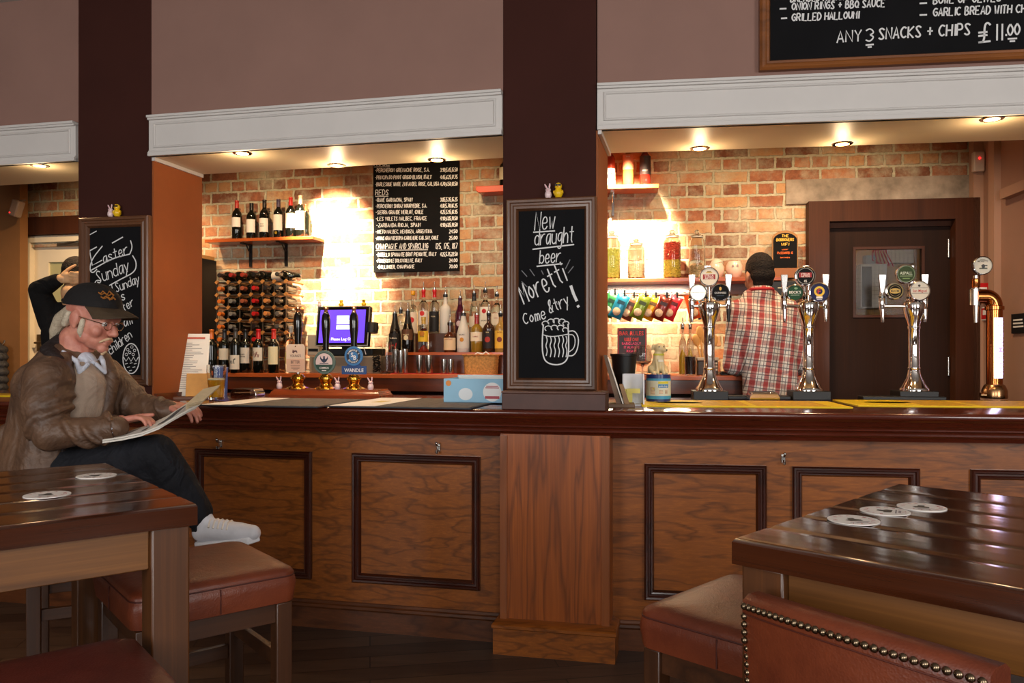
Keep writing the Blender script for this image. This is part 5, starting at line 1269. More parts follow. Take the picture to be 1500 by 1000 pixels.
def arc_text(tx, rad, mid_a, span, h, sgn):
    for i, ch in enumerate(tx):
        an = mid_a + (-sgn) * span * (i / (len(tx) - 1) - .5)
        n0 = len(q.v); print_text(q, ch, 0, 0, h, 0)
        rot = an - pi / 2 if sgn > 0 else an + pi / 2
        q.v[n0:] = [(c0[0] + rad * cos(an) + x * cos(rot) - z * sin(rot), -.054, c0[1] + rad * sin(an) + x * sin(rot) + z * cos(rot)) for x, y, z in q.v[n0:]]
arc_text("SAMBROOK'S", r * .62, pi / 2, 2.3, r * .17, 1); arc_text('BREWERY', r * .62, -pi / 2, 1.7, r * .17, -1)
k.part('clip_lettering', q, mWhiteInk, cp)
for px, la in ((410, 'pale toy bunny on the left end of the mahogany pump plinth'), (495, 'pale toy bunny between the middle and right hand pumps'), (543.5, 'pale toy bunny on the right end of the mahogany pump plinth')):
    bunny(L, L.sx(px, .55), .545, PZ, .068, la, rz=.5)

# ---- bar runners
def runner(F, px0, px1, py0, py1, lab, segs, grp, name='bar_runner', tx=None):
    t0, t1 = tOn(F, (px0 + px1) / 2, py1, CZ), tOn(F, (px0 + px1) / 2, py0, CZ)
    s0, s1 = F.sx(px0, t0), F.sx(px1, t0)
    k = T(name, lab, 'bar mat', F, (s0, t0, CZ), 0, grp); w_ = s1 - s0; d = t1 - t0
    k.part('mat_base', MB().box(0, w_, 0, d, 0, .007), segs[0], bevel=.002)
    for a, b_, m in segs[1:]: k.part('printed_panel', MB().box(w_ * a, w_ * b_, .012, d - .012, .007, .0078), m)
    return k, w_, d
mMatBk = M((52, 52, 56), .7, bump=.1); mMatPr = M((92, 90, 88), .7, var=.4, vs=40)
g = 'dark bar mats by the hand pumps'
k, w_, d = runner(L, 287, 465, 584, 597, 'dark bar mat with a white end, under the pint of beer', [mMatBk, (.03, .28, mPaperW), (.30, .97, mMatPr)], g)
k, w_, d = runner(L, 477, 690, 584.5, 598, 'dark bar mat with a white end, in front of the blue box', [mMatBk, (.02, .34, mPaperW), (.36, .98, mMatPr)], g)
q = MB(); q.box(w_ * .16, w_ * .24, d * .4, d * .6, .0079, .0083); k.part('gold_mark', q, M((206, 190, 120), .5))
mYel = M((232, 198, 24), .6, name='yellow_towelling', bump=.2, bs=300); mYelP = M((206, 160, 20), .6, var=.3, vs=50)
g = 'yellow bar runners under the chrome taps'
for a, b_, la in ((940, 1250, 'yellow bar runner in front of the first two chrome taps'), (1257, 1600, 'yellow bar runner in front of the third chrome tap and the copper tap')):
    k, w_, d = runner(R, a, b_, 588.5, 597, la, [mYel, (.30, .52, mYelP), (.56, .9, mYelP)], g)
    q = MB(); n0 = len(q.v); q.M = Matrix.Translation((w_ * .2, d * .5, .0082)) @ Matrix.Scale(.45, 4, (0, 1, 0)); q.lathe([(1e-4, 0), (.11, 0)], 24); q.M = None; k.part('oval_badge', q, M((216, 206, 186), .6))
s0, s1 = L.sx(-60, .2), L.sx(30, .2); k = T('bar_runner', 'yellow bar runner at the far left, behind the seated man', 'bar mat', L, (s0, .15, CZ)); k.part('mat_base', MB().box(0, s1 - s0, 0, .22, 0, .007), mYel, bevel=.002); k.part('printed_panel', MB().box(.03, s1 - s0 - .03, .03, .19, .007, .0078), mYelP)

# ---- pint of beer and the blue can behind it
tp = tOn(L, 317, 587, CZ); k = T('pint_glass', 'pint glass two-thirds full of golden beer on the dark bar mat', 'pint glass', L, (L.sx(317, tp), tp, CZ + .0078))
hp = L.z(317, 534, tp) - CZ - .008; rb, rt = 11 / FPX * L.Y(317, tp), 14 / FPX * L.Y(317, tp)
k.part('glass', MB().lathe([(1e-4, 0), (rb, 0), (rb, .004), (rb * 1.06, hp * .3), (rt, hp * .82), (rt * .98, hp), (rt * .94, hp), (rt * .95, hp * .82), (rb, hp * .3), (rb * .93, .012), (1e-4, .012)], 28), mGlass)
lv = L.z(317, 556, tp) - CZ - .008
mBeer, nt, b = base('golden_beer'); b.inputs['Base Color'].default_value = lin((246, 176, 20)); b.inputs['Transmission Weight'].default_value = .55; b.inputs['Roughness'].default_value = .08; b.inputs['IOR'].default_value = 1.34
k.part('beer', MB().lathe([(1e-4, .0125), (rb * .92, .0125), (rb * .99, hp * .3), (rb * 1.08, lv), (1e-4, lv)], 28), mBeer)
k.part('foam', MB().lathe([(rb * 1.085, lv + .0005), (rb * 1.1, lv + .006), (rb * .8, lv + .009), (1e-4, lv + .005)], 28), M((236, 226, 190), .6))
tc_ = .58; k = T('blue_tub', 'small blue and white tub behind the pint of beer', 'tub', L, (L.sx(322, tc_), tc_, CZ)); hb = L.z(322, 537, tc_) - CZ
k.part('tub_body', MB().lathe([(1e-4, 0), (.042, 0), (.046, hb * .96), (1e-4, hb * .96)], 24), M((76, 100, 176), .5)); k.part('crumpled_top', MB().lathe([(.046, hb * .94), (.049, hb * .98), (.03, hb), (1e-4, hb)], 13), M((150, 170, 216), .5))
def caddy(F, px0, px1, py, lab, t=None):
    t = t or tOn(F, (px0 + px1) / 2, py, CZ); s0, s1 = F.sx(px0, t), F.sx(px1, t); w_ = s1 - s0
    k = T('drip_caddy', lab, 'caddy', F, (s0, t, CZ), 0, 'chrome caddies on the bar')
    k.part('chrome_tray', MB().prism([(0, 0), (w_, 0), (w_, .02), (w_ * .9, .045), (w_ * .1, .045), (0, .02)], 0, .10), mChrome, bevel=.003)
    k.part('picture_card', MB().add([(w_ * .14, -.001, .024), (w_ * .86, -.001, .024), (w_ * .8, .03, .046), (w_ * .2, .03, .046)], [(0, 1, 2, 3)]), M((206, 176, 140), .5, var=.4, vs=50))
    k.part('black_inlay', MB().box(w_ * .12, w_ * .88, .02, .09, .0455, .047), mBlack)
caddy(L, 337, 375, 581, 'chrome caddy behind the pint of beer'); caddy(R, 1098, 1143, 588, 'chrome caddy between the first and second chrome taps', .62)

# ---- menu stands
def menu_stand(F, px0, px1, py, top, lab, t, col):
    pass
tm_ = .12; s0, s1 = L.sx(251, tm_), L.sx(300, tm_); w_ = s1 - s0; hm = L.z(270, 490, tm_) - CZ
k = T('menu_stand', 'wooden menu stand with a white printed menu by the left pillar', 'menu stand', L, (s0, tm_, CZ), .35)
mSt = M((96, 58, 36), .5, var=.15, vs=10); k.part('foot_board', MB().box(0, w_, -.04, .09, 0, .018), mSt, bevel=.003)
lean = Matrix.Rotation(radians(-14), 4, 'X')
q = MB(); q.M = Matrix.Translation((0, .035, .018)) @ lean; q.box(-.01, w_ * .7, 0, .01, 0, hm * .78); k.part('back_board', q, mSt, bevel=.002)
q = MB(); q.M = Matrix.Translation((0, .028, .018)) @ lean; q.box(0, w_ * .86, 0, .004, 0, hm); mn = k.part('menu_card', q, mPaper)
q = MB(); q.M = Matrix.Translation((0, .0275, .018)) @ lean
random.seed(5)
for i in range(26):
    z_ = hm * (.12 + .029 * i); wd = w_ * .86 * random.uniform(.35, .8); q.box(w_ * .06, w_ * .06 + wd, -.001, 0, z_, z_ + .0022)
k.part('menu_print', q, M((110, 104, 100), .7), mn)
q = MB(); q.M = Matrix.Translation((0, .0275, .018)) @ lean; q.box(w_ * .12, w_ * .74, -.001, 0, hm * .915, hm * .945); k.part('menu_heading', q, M((186, 90, 70), .7), mn)
q = MB(); q.M = Matrix.Translation((w_ * .38, -.02, .018)) @ Matrix.Rotation(radians(-12), 4, 'X'); q.box(0, w_ * .58, 0, .014, 0, .125); k.part('front_block', q, M((196, 140, 62), .5, var=.12, vs=14), bevel=.002)
# the wooden stand right of the middle board
ts = .0; k = T('menu_stand', 'wooden menu stand leaning against the middle pillar, seen edge-on', 'menu stand', R, (R.sx(884, ts), ts, CZ)); w_ = R.sx(930, ts) - R.sx(884, ts); hm = R.z(884, 520, ts) - CZ
mSt2 = M((104, 78, 54), .5, var=.15, vs=10)
k.part('foot_board', MB().box(-.0, w_, .0, .12, 0, .018), mSt2, bevel=.003)
q = MB(); q.prism([(.0, hm), (.016, hm), (.082, .018), (.058, .018)], .01, .11); k.part('leaning_board', q, mSt2)
q = MB(); q.prism([(.018, hm * .96), (.022, hm * .96), (.092, .018), (.086, .018)], .0, .115); k.part('menu_sheets', q, mPaper)
q = MB(); q.prism([(.072, .105), (.09, .105), (.118, .018), (.095, .018)], .005, .11); k.part('front_block', q, M((140, 104, 66), .5, var=.1))

# ---- blue charity box
tb_ = .12; s0 = L.sx(650, tb_); w_ = L.sx(745, tb_) - s0 + .06; hh = L.z(700, 557, tb_) - CZ
k = T('charity_box', 'open pale blue cardboard box beside the middle chalkboard', 'box', L, (s0, tb_, CZ + .0079)); mBx = M((150, 196, 222), .6, var=.06, vs=6, name='pale_blue_card')
q = MB().box(0, w_, 0, .004, 0, hh); q.box(0, w_, .24, .244, 0, hh + .012); q.box(0, .004, .004, .24, 0, hh); q.box(w_ - .004, w_, .004, .24, 0, hh); q.box(0, w_, 0, .24, 0, .003); k.part('carton', q, mBx)
k.part('white_lining', MB().box(.005, w_ - .005, .236, .239, .01, hh + .01), mPaperW)
q = MB().disc(k.q(721, 574, -.001), .046, -.0012, 28); rd = k.part('round_badge', q, mPaperW)
q = MB(); cx, cz = k.q(721, 574, -.001); q.box(cx - .036, cx + .036, -.0018, -.0014, cz - .033, cz - .02); q.box(cx - .03, cx + .03, -.0018, -.0014, cz + .026, cz + .03); q.box(cx - .034, cx + .034, -.0018, -.0014, cz + .018, cz + .022); k.part('red_ribbon', q, M((176, 70, 84), .5), rd)
k.part('orange_sticker', MB().disc(k.q(657, 561, -.001), .014, -.0015, 18), M((224, 140, 60), .5))
cx, cz = k.q(682, 577, -.001); q = MB().disc((cx, cz), .036, -.0012, 24, .03); k.part('printed_shape', q, M((226, 232, 236), .5))

# ---- right of the middle pillar
tn = .14; s0, s1 = R.sx(912, tn), R.sx(944, tn); h = R.z(925, 548, tn) - CZ; w_ = s1 - s0
k = T('napkin_holder', 'white napkin and cutlery holder on the bar beside the charity tin', 'napkin holder', R, (s0, tn, CZ)); 
mWh = M((222, 226, 234), .4)
q = MB().box(0, .006, 0, .12, 0, h); q.box(0, w_, .114, .12, 0, h); q.box(0, w_, 0, .12, 0, .006); k.part('body', q, mWh)
q = MB(); q.rows([[(w_ - .006 + x, y, z) for y, z in ((0, 0), (.12, 0), (.12, h * .94), (.1, h), (.03, h), (0, h * .8))] for x in (0, .006)]); k.part('side_panel', q, mWh)
q = MB().box(.008, w_ * .45, .01, .11, .006, h * .5); q.box(.02, w_ - .02, .0, .0005, h * .4, h * .55); k.part('napkins', q, M((226, 214, 120), .7))
tk_ = .24; s = R.sx(913, tk_); zb = h + CZ
k = T('black_bucket', 'black tapered bucket behind the white napkin holder', 'bucket', R, (R.sx(914, .36), .36, CZ)); ht = R.z(914, 518, .36) - CZ; rr = 19 / FPX * R.Y(914, .36)
k.part('bucket_body', MB().lathe([(1e-4, 0), (rr * .62, 0), (rr, ht), (rr * .96, ht), (rr * .6, .008), (1e-4, .008)], 4 * 6), mBlack); k.part('bucket_rim', MB().lathe([(rr, ht - .012), (rr * 1.05, ht - .01), (rr * 1.05, ht), (rr, ht)], 24), mBlack)
# charity tin and dog
tt_ = .42; s = R.sx(964.5, tt_); rt = 17.5 / FPX * R.Y(964, tt_); ht = R.z(964, 548, tt_) - CZ
k = T('collecting_tin', 'round blue and cream collecting tin for assistance dogs', 'collecting tin', R, (s, tt_, CZ)); mNavy = M((34, 50, 110), .35, coat=.3)
k.part('tin_body', MB().lathe([(1e-4, 0), (rt, 0), (rt, ht), (1e-4, ht)], 32), mNavy)
lb = k.part('label', MB().lathe([(rt + .001, ht * .14), (rt + .001, ht * .86)], 32), M((222, 226, 206), .5))
k.part('lower_band', MB().lathe([(rt + .0016, ht * .14), (rt + .0016, ht * .25)], 32), M((70, 160, 200), .5), lb); k.part('upper_band', MB().lathe([(rt + .0016, ht * .78), (rt + .0016, ht * .86)], 32), M((70, 160, 200), .5), lb)
q = MB()
def wrap_box(x0, x1, z0, z1, e):
    n = 6; q.add([((rt + e) * sin((x0 + (x1 - x0) * i / n) / rt), -(rt + e) * cos((x0 + (x1 - x0) * i / n) / rt), z) for z in (z0, z1) for i in range(n + 1)], [(i, i + 1, i + n + 2, i + n + 1) for i in range(n)])
wrap_box(-.004, .05, ht * .54, ht * .66, .002); k.part('blue_panel', q, M((40, 130, 190), .5), lb)
q = MB(); wrap_box(-.004, .05, ht * .68, ht * .76, .002); wrap_box(-.03, -.022, ht * .48, ht * .53, .0026); k.part('yellow_strip', q, M((216, 206, 60), .5), lb)
q = MB(); wrap_box(-.045, -.02, ht * .3, ht * .56, .0018); wrap_box(.0, .02, ht * .32, ht * .46, .0018); wrap_box(.03, .045, ht * .32, ht * .46, .0018); k.part('dog_pictures', q, M((206, 186, 160), .6, var=.3, vs=60), lb)
q = MB(); print_text(q, 'guide dogs', .022, ht * .60, .009, wrap=rt + .0026, width=.046); k.part('lettering', q, mWhiteInk, lb)
kd = T('dog_figurine', 'cream sitting puppy figurine on the lid of the collecting tin', 'figurine', R, (s, tt_, CZ + ht), .25); hd = R.z(966, 499, tt_) - CZ - ht
# ================================================================ organic surfaces (one continuous skin grown over overlapping volumes)
def cap(mb, p0, r0, p1, r1, n=14, m=3):
    p0, p1 = Vector(p0), Vector(p1)
    pts = [p0 + (p1 - p0) * i / m for i in range(m + 1)]
    mb.tube(pts, [r0 + (r1 - r0) * i / m for i in range(m + 1)], n)
    mb.ball(p0, r0, n, 9); mb.ball(p1, r1, n, 9); return mb
def chain(mb, pts, n=14):
    for (a, ra), (b, rb) in zip(pts, pts[1:]): cap(mb, a, ra, b, rb, n)
    return mb
def organic(name, mb, voxel, it=4, fac=.5):
    m = mb.mesh('tmp'); o = bpy.data.objects.new('tmp', m); COL.objects.link(o)
    r = o.modifiers.new('r', 'REMESH'); r.mode = 'VOXEL'; r.voxel_size = voxel; r.use_smooth_shade = True
    if it: s = o.modifiers.new('s', 'SMOOTH'); s.factor = fac; s.iterations = it
    dg = bpy.context.evaluated_depsgraph_get(); dg.update()
    out = bpy.data.meshes.new_from_object(o.evaluated_get(dg)); out.name = name
    bpy.data.objects.remove(o); bpy.data.meshes.remove(m)
    return out
def opart(k, name, mb, mat, voxel, it=4, parent=None, fac=.5, ang=180):
    m = organic(name, mb, voxel, it, fac); return k.part(name, m, mat, parent, ang=ang)

# dog figurine
u = hd / .21; mDog = M((214, 196, 150), .45, coat=.2, var=.06, vs=20, name='puppy_cream')
q = MB(); S = lambda *a: tuple(x * u for x in a)
chain(q, [(S(0, .01, .045), .045 * u), (S(0, 0, .09), .037 * u), (S(0, -.008, .13), .030 * u)])
q.ball(S(.004, -.012, .165), S(.034, .036, .033)); cap(q, S(.012, -.03, .158), .02 * u, S(.028, -.055, .150), .014 * u)
for sx in (-1, 1):
    chain(q, [(S(sx * .018, -.02, .10), .014 * u), (S(sx * .018, -.036, .05), .011 * u), (S(sx * .018, -.042, .01), .011 * u), (S(sx * .019, -.055, .008), .010 * u)], 10)
    chain(q, [(S(sx * .04, .015, .035), .026 * u), (S(sx * .045, -.02, .014), .014 * u), (S(sx * .045, -.045, .010), .011 * u)], 10)
    cap(q, S(sx * .032, .0, .18), .012 * u, S(sx * .040, .004, .155), .008 * u, 8)
chain(q, [(S(-.02, .05, .015), .01 * u), (S(-.06, .03, .012), .008 * u)], 8)
opart(kd, 'body', q, mDog, .0042, 3)
q = MB(); q.ball(S(.032, -.068, .152), S(.006, .005, .005), 8, 6); 
for sx in (-.010, .020): q.ball(S(sx, -.046, .172), S(.004, .004, .004), 8, 6)
kd.part('nose_and_eyes', q, mBlack)
kd.part('collar_tag', MB().lathe([(.034 * u, .118 * u), (.036 * u, .124 * u), (.034 * u, .13 * u)], 16, (0, -.006 * u, 0)), M((200, 196, 70), .5))
kd.part('plaque', MB().box(-.016 * u, .016 * u, -.05 * u, -.042 * u, .078 * u, .092 * u), M((226, 220, 200), .5))

# ================================================================ chrome tap fonts
def lens(k, px, cx, cz, r, y, face, art, nm='lens'):
    ring = k.part(nm, MB().lathe([(1e-4, -.012), (r * .86, -.012), (r * .88, -.018), (r * .98, -.016), (r, -.008), (r, .006), (r * .8, .012), (1e-4, .012)], 32, (cx, y, cz), axis='Y'), mChrome)
    k.part('lens_face', MB().disc((cx, cz), r * .86, y - .0125, 30), face, ring)
    yy = y - .0131
    for i, (txt, dx, dz, h, wd, col) in enumerate(art):
        q = MB(); c = (cx + dx * r, cz + dz * r)
        if txt == 'BOX': q.box(c[0] - wd * r, c[0] + wd * r, yy - .0004 * i, yy - .0004 * i + .0001, c[1] - h * r, c[1] + h * r)
        elif txt == 'DISC': q.disc(c, wd * r, yy - .0004 * i, 24, h * r)
        elif txt == 'RING': q.ringflat(wd * r, h * r, (cx + dx * r, yy - .0004 * i, cz + dz * r))
        else: print_text(q, txt, c[0], c[1], h * r, yy - .0004 * i, width=wd * r)
        k.part('lens_print', q, M(col, .5), ring)
def tap(k, x, y, u, z0, nozzle=mChrome, up=43):
    b = k.part('tap_body', MB().lathe([(1e-4, (z0 - 10) * u), (3.4 * u, (z0 - 10) * u), (4 * u, (z0 - 6) * u), (4.6 * u, z0 * u), (4.6 * u, (z0 + 8) * u), (3.4 * u, (z0 + 10) * u), (3.2 * u, (z0 + 17) * u), (1e-4, (z0 + 17) * u)], 18, (x, y, 0)), mChrome)
    k.part('collar', MB().lathe([(4.9 * u, (z0 + 8) * u), (4.9 * u, (z0 + 11) * u), (3 * u, (z0 + 11) * u)], 18, (x, y, 0)), mBlackGloss, b)
    k.part('nozzle', MB().lathe([(2.0 * u, (z0 - 28) * u), (3.2 * u, (z0 - 11) * u), (3.2 * u, (z0 - 9) * u)], 14, (x, y - .012, 0)), nozzle, b)
    q = MB(); rows = []
    for z, w_, d in ((z0 + 16, 2.6, 2.6), (z0 + 20, 3.0, 2.6), (z0 + up - 4, 4.9, 2.2), (z0 + up, 4.9, 1.8)):
        lean = (z - z0 - 16) * -.06 * u
        rows.append([(x - w_ * u, y - d * u + lean, z * u), (x + w_ * u, y - d * u + lean, z * u), (x + w_ * u, y + d * u + lean, z * u), (x - w_ * u, y + d * u + lean, z * u)])
    q.rows(rows); k.part('tap_handle', q, mSteel, b, bevel=.002)
def font(px, lab, lenses, nozz, xs, base_w=25):
    t = tOn(R, px, 586, CZ); s = R.sx(px, t); u = R.Y(px, t) / FPX
    k = T('beer_font', lab, 'beer tap', R, (s, t + .08, CZ), 0, 'chrome beer fonts on the bar')
    k.part('base_block', MB().box(-base_w * u, base_w * u, -.08, .08, 0, 13 * u), mBlack, bevel=.003)
    rows = []
    for z, r in ((13, 20), (16, 20), (18, 18.5), (24, 15), (31, 11.5), (38, 9.2), (44, 8.4)):
        n = 28; row = []
        sq = max(0, (40 - z) / 27.)
        for i in range(n):
            a = 2 * pi * i / n; c, s_ = cos(a), sin(a); f = 1 + sq * .10 * (1 - abs(cos(2 * a)))
            row.append((r * u * f * c, r * u * f * s_, z * u))
        rows.append(row)
    k.part('flared_foot', MB().rows(rows), mChrome)
    k.part('column', MB().lathe([(8.1 * u, 44 * u), (8.8 * u, 46 * u), (8.8 * u, 47.5 * u), (7.9 * u, 49 * u), (7.9 * u, 104 * u), (9 * u, 106 * u), (9 * u, 109 * u), (8 * u, 110 * u)], 28), mChrome)
    k.part('bowl', MB().lathe([(8.2 * u, 109 * u), (9.2 * u, 114 * u), (12.5 * u, 123 * u), (15.5 * u, 133 * u), (16.4 * u, 140 * u), (15.2 * u, 144 * u), (11 * u, 146.5 * u), (1e-4, 147.5 * u)], 32), mChrome)
    q = MB()
    for x in xs:
        q.tube([(0, -.012, 138 * u), (x * u * .6, -.016, 139 * u), (x * u, -.016, 139 * u)], 2.6 * u, 10)
    q.tube([(0, -.002, 146 * u), (0, -.002, 176 * u)], 2.0 * u, 10); k.part('manifold', q, mChrome)
    for x, nz in zip(xs, nozz): tap(k, x * u, -.016, u, 143, nz)
    tap(k, -1.5 * u, .05, u, 143, mChrome, 58)
    for dx, z, r, face, art in lenses: lens(k, px, dx * u, z * u, r * u, -.028 if z > 170 else -.034, face, art)
    return k
WHT, BLK, GLD = (236, 232, 224), (20, 20, 22), (206, 170, 80)
fCream = M((222, 216, 200), .5, spec=.3); fBlack = M((14, 15, 17), .6, spec=.15); fGreen = M((20, 66, 38), .5, spec=.25); fNavy = M((24, 28, 76), .5, spec=.25); fSilver = M((190, 190, 180), .2, .7); fDkG = M((52, 70, 34), .5, spec=.25)
font(1041.5, 'left chrome beer font, with a cream lens, standing left of the barman', [
    (-1.5, 182, 14.5, fCream, [('BOX', 0, -.02, .26, .62, (150, 24, 28)), ('STELLA', 0, .1, .2, .9, WHT), ('ARTOIS', 0, -.16, .2, .9, WHT), ('BOX', 0, .42, .05, .3, GLD), ('BOX', 0, .52, .05, .2, (150, 130, 80))]),
    (-17.5, 158.5, 13, fSilver, [('BOX', 0, 0, .03, .8, (120, 116, 100)), ('BOX', 0, 0, .5, .02, (150, 146, 130)), ('RING', 0, 0, .84, .78, (206, 206, 170))]),
    (14.5, 158.5, 13.5, fBlack, [('GUINNESS', 0, -.04, .2, 1.25, (206, 206, 206)), ('DISC', 0, .4, .2, .13, GLD), ('BOX', 0, -.36, .02, .4, (70, 90, 110))])],
    (mChrome, mBlack), (-26, 27))
font(1189.5, 'middle chrome beer font, with a black lens on top, right of the barman', [
    (-7, 183, 15, fBlack, [('RING', 0, 0, .8, .74, (150, 146, 140)), ('BOX', 0, .1, .24, .6, (156, 26, 28)), ('STELLA', 0, .2, .18, .85, WHT), ('ARTOIS', 0, -.03, .18, .85, WHT), ('4%', 0, -.5, .24, .3, WHT)]),
    (-22, 158.5, 12.5, fGreen, [("BECK'S", 0, .05, .3, 1.35, WHT), ('BOX', 0, -.3, .03, .5, (150, 170, 150)), ('DISC', .1, .5, .12, .2, (120, 160, 120))]),
    (12.5, 158.5, 15, fNavy, [('RING', 0, .1, .5, .3, (222, 186, 50)), ('F', -.02, .1, .5, .3, (196, 40, 40)), ('BOX', 0, -.5, .1, .3, WHT), ('BOX', 0, -.7, .04, .25, (180, 180, 200))])],
    (mChrome, mChrome), (-36, 23), 27)
font(1347, 'right chrome beer font, with a green lens on top, before the dark door', [
    (-15, 186, 14.5, fDkG, [('ASPALL', 0, .1, .3, 1.2, (206, 216, 190)), ('BOX', 0, -.2, .03, .6, (150, 170, 120)), ('BOX', 0, -.45, .05, .35, (120, 150, 80)), ('RING', 0, 0, .84, .8, (150, 170, 130))]),
    (-31, 161, 13, fBlack, [('RING', 0, 0, .84, .78, (170, 150, 90)), ('DISC', 0, 0, .3, .62, GLD), ('MEANTIME', 0, 0, .26, .9, BLK), ('RING', 0, 0, .62, .56, (130, 110, 60))]),
    (3.5, 161, 15, fCream, [('San Miguel', 0, 0, .26, 1.3, (186, 50, 44)), ('BOX', 0, .28, .02, .75, (90, 80, 70)), ('BOX', 0, -.24, .02, .75, (90, 80, 70)), ('DISC', -.05, .5, .12, .12, (70, 60, 50))])],
    (mChrome, mChrome), (-47, 13), 27)
# rubber drip trays behind the fonts
for px0, px1, la in ((1069, 1100, 'black rubber strip on the bar between the first font and the caddy'), (1140, 1163, 'black rubber strip on the bar behind the second font'), (1270, 1395, 'black rubber strip on the bar behind the third font')):
    t = .66 if px0 < 1200 else .70; a, b_ = R.sx(px0, t), R.sx(px1, t); solo('rubber_strip', la, 'mat', MB().box(0, b_ - a, 0, .1, 0, .02), mBlack, R, (a, t + .07, CZ), bevel=.004)
# ---- copper tap with the lit column
t = tOn(R, 1462, 584, CZ); u = R.Y(1462, t) / FPX; k = T('copper_beer_tap', 'copper pipe beer tap with a glowing white column at the right end of the bar', 'beer tap', R, (R.sx(1463, t), t + .05, CZ))
k.part('brass_foot', MB().lathe([(1e-4, 0), (17 * u, 0), (17.5 * u, 2 * u), (17 * u, 12 * u), (14 * u, 19 * u), (11.5 * u, 21 * u), (1e-4, 21 * u)], 28), M((170, 130, 90), .25, 1))
pts = [(0, 0, 20 * u), (0, 0, 136 * u)] + [(-13 * u + 13 * u * cos(a), 0, 136 * u + 15 * u * sin(a)) for a in [pi / 2 * i / 8 for i in range(1, 9)]] + [(-26 * u, 0, 151 * u)]
k.part('copper_pipe', MB().tube(pts, 11 * u, 20), mCopper)
k.part('pipe_collar', MB().lathe([(11 * u, 130 * u), (13 * u, 131 * u), (13 * u, 136 * u), (11 * u, 137 * u)], 24), mCopper)
k.part('light_panel', MB().lathe([(11.3 * u, 30 * u), (11.3 * u, 119 * u)], 16, a0=-pi / 2 - .45, a1=-pi / 2 + .75), M((226, 216, 255), .4, emit=5, name='lit_column_glow'))
q = MB(); q.M = Matrix.Translation((0, 0, 74 * u)) @ Matrix.Rotation(-pi / 2, 4, 'Y')
print_text(q, 'BIRRA MORETTI', 0, -.012, 7 * u, -11.7 * u, width=78 * u); k.part('column_lettering', q, M((170, 150, 220), .4, emit=1.2))
q = MB(); q.tube([(-26 * u, 0, 140 * u), (-26 * u, 0, 182 * u)], 4 * u, 12); q.lathe([(1e-4, 136 * u), (8 * u, 138 * u), (8 * u, 162 * u), (1e-4, 164 * u)], 18, (-27 * u, 0, 0)); q.lathe([(3 * u, 112 * u), (4.5 * u, 140 * u)], 12, (-27 * u, -.01, 0)); k.part('tap_valve', q, mSteel)
k.part('copper_nut', MB().lathe([(5 * u, 164 * u), (6 * u, 166 * u), (6 * u, 176 * u), (4 * u, 178 * u)], 14, (-26 * u, 0, 0)), mCopper)
lens(k, 0, -20 * u, 196 * u, 14 * u, -.02, fCream, [('MORETTI', 0, .45, .2, 1.0, (90, 80, 60)), ('BIRRA', 0, .62, .1, .5, (90, 80, 60)), ('BOX', .05, -.3, .06, .4, (60, 70, 50)), ('DISC', .05, -.08, .22, .16, (60, 60, 60)), ('BOX', .15, -.0, .05, .3, (60, 60, 60))])
k.part('foot_screw', MB().tube([(-22 * u, -.02, 5 * u), (-14 * u, -.02, 5 * u)], 4 * u, 10), M((170, 130, 90), .25, 1))

# ================================================================ tables, stools, chair, beer mats
mTabTop = wood((20, 8, 4), (78, 36, 15), 'X', 9, .14, .3, 6, .07, .04, name='table_top_dark_gloss')
mTabLeg = wood((38, 20, 9), (100, 58, 26), 'Z', 8, .36, .2, 6, .08, name='table_leg_wood')
mTabApr = wood((62, 32, 13), (136, 88, 40), 'X', 8, .36, .2, 6, .08, name='table_apron_wood')
mLeath = leather((82, 34, 20), (122, 58, 32), 'tan_red_leather', .4); mLeathD = leather((70, 26, 20), (96, 38, 27), 'red_brown_leather', .45)
mStoolW = wood((38, 20, 10), (84, 48, 24), 'Z', 8, .38, .25, 5, .12, name='stool_wood'); mStoolWX = wood((38, 20, 10), (84, 48, 24), 'X', 8, .38, .25, 5, .12, name='stool_rail_wood')
def table(lab, at, rz, lx, y0, y1, H):
    k = T('pub_table', lab, 'table', W0, (at[0], at[1], 0), rz, 'high pub tables'); n = 6; d = (y1 - y0) / n; th = .042
    q = MB()
    rows = [[], []]
    for e, x in ((0, 0), (1, lx)):
        prof = [(y0, H - th)]
        for i in range(n):
            for j in range(13):
                f = j / 12; prof.append((y0 + (i + .006 + f * .988) * d, H - .0009 * abs(2 * f - 1) ** 5 - (.0010 if j in (0, 12) else 0) + random.uniform(-.0002, .0002)))
        prof.append((y1, H - th)); rows[e] = [(x, y, z) for y, z in prof]
    rows[0][1] = (0, y0, H - .004); rows[1][1] = (lx, y0, H - .004); rows[0][-2] = (0, y1, H - .004); rows[1][-2] = (lx, y1, H - .004)
    q.rows([rows[1], rows[0]]); k.part('table_top', q, mTabTop, ang=50)
    w_ = .076; i_ = .012
    for x in (i_, lx - i_ - w_):
        for y in (y0 + i_, y1 - i_ - w_):
            q = MB().box(x, x + w_, y, y + w_, 0, H - th); k.part('leg', q, mTabLeg, bevel=.004)
    for y in (y0 + .03, y1 - .03 - .022): k.part('apron', MB().box(i_ + w_, lx - i_ - w_, y, y + .022, H - th - .085, H - th), mTabApr, bevel=.002)
    for x in (.03, lx - .03 - .022): k.part('apron', MB().box(x, x + .022, y0 + i_ + w_, y1 - i_ - w_, H - th - .085, H - th), mTabApr, bevel=.002)
    return k
table('high dark wood pub table with two beer mats, in front of the seated man', (-.66, 1.691), radians(219), 1.25, -.83, 0, 1.035)
table('high dark wood pub table with three beer mats at the right', (.3817, 1.399), radians(-44.3), 1.3, 0, .835, 1.03)
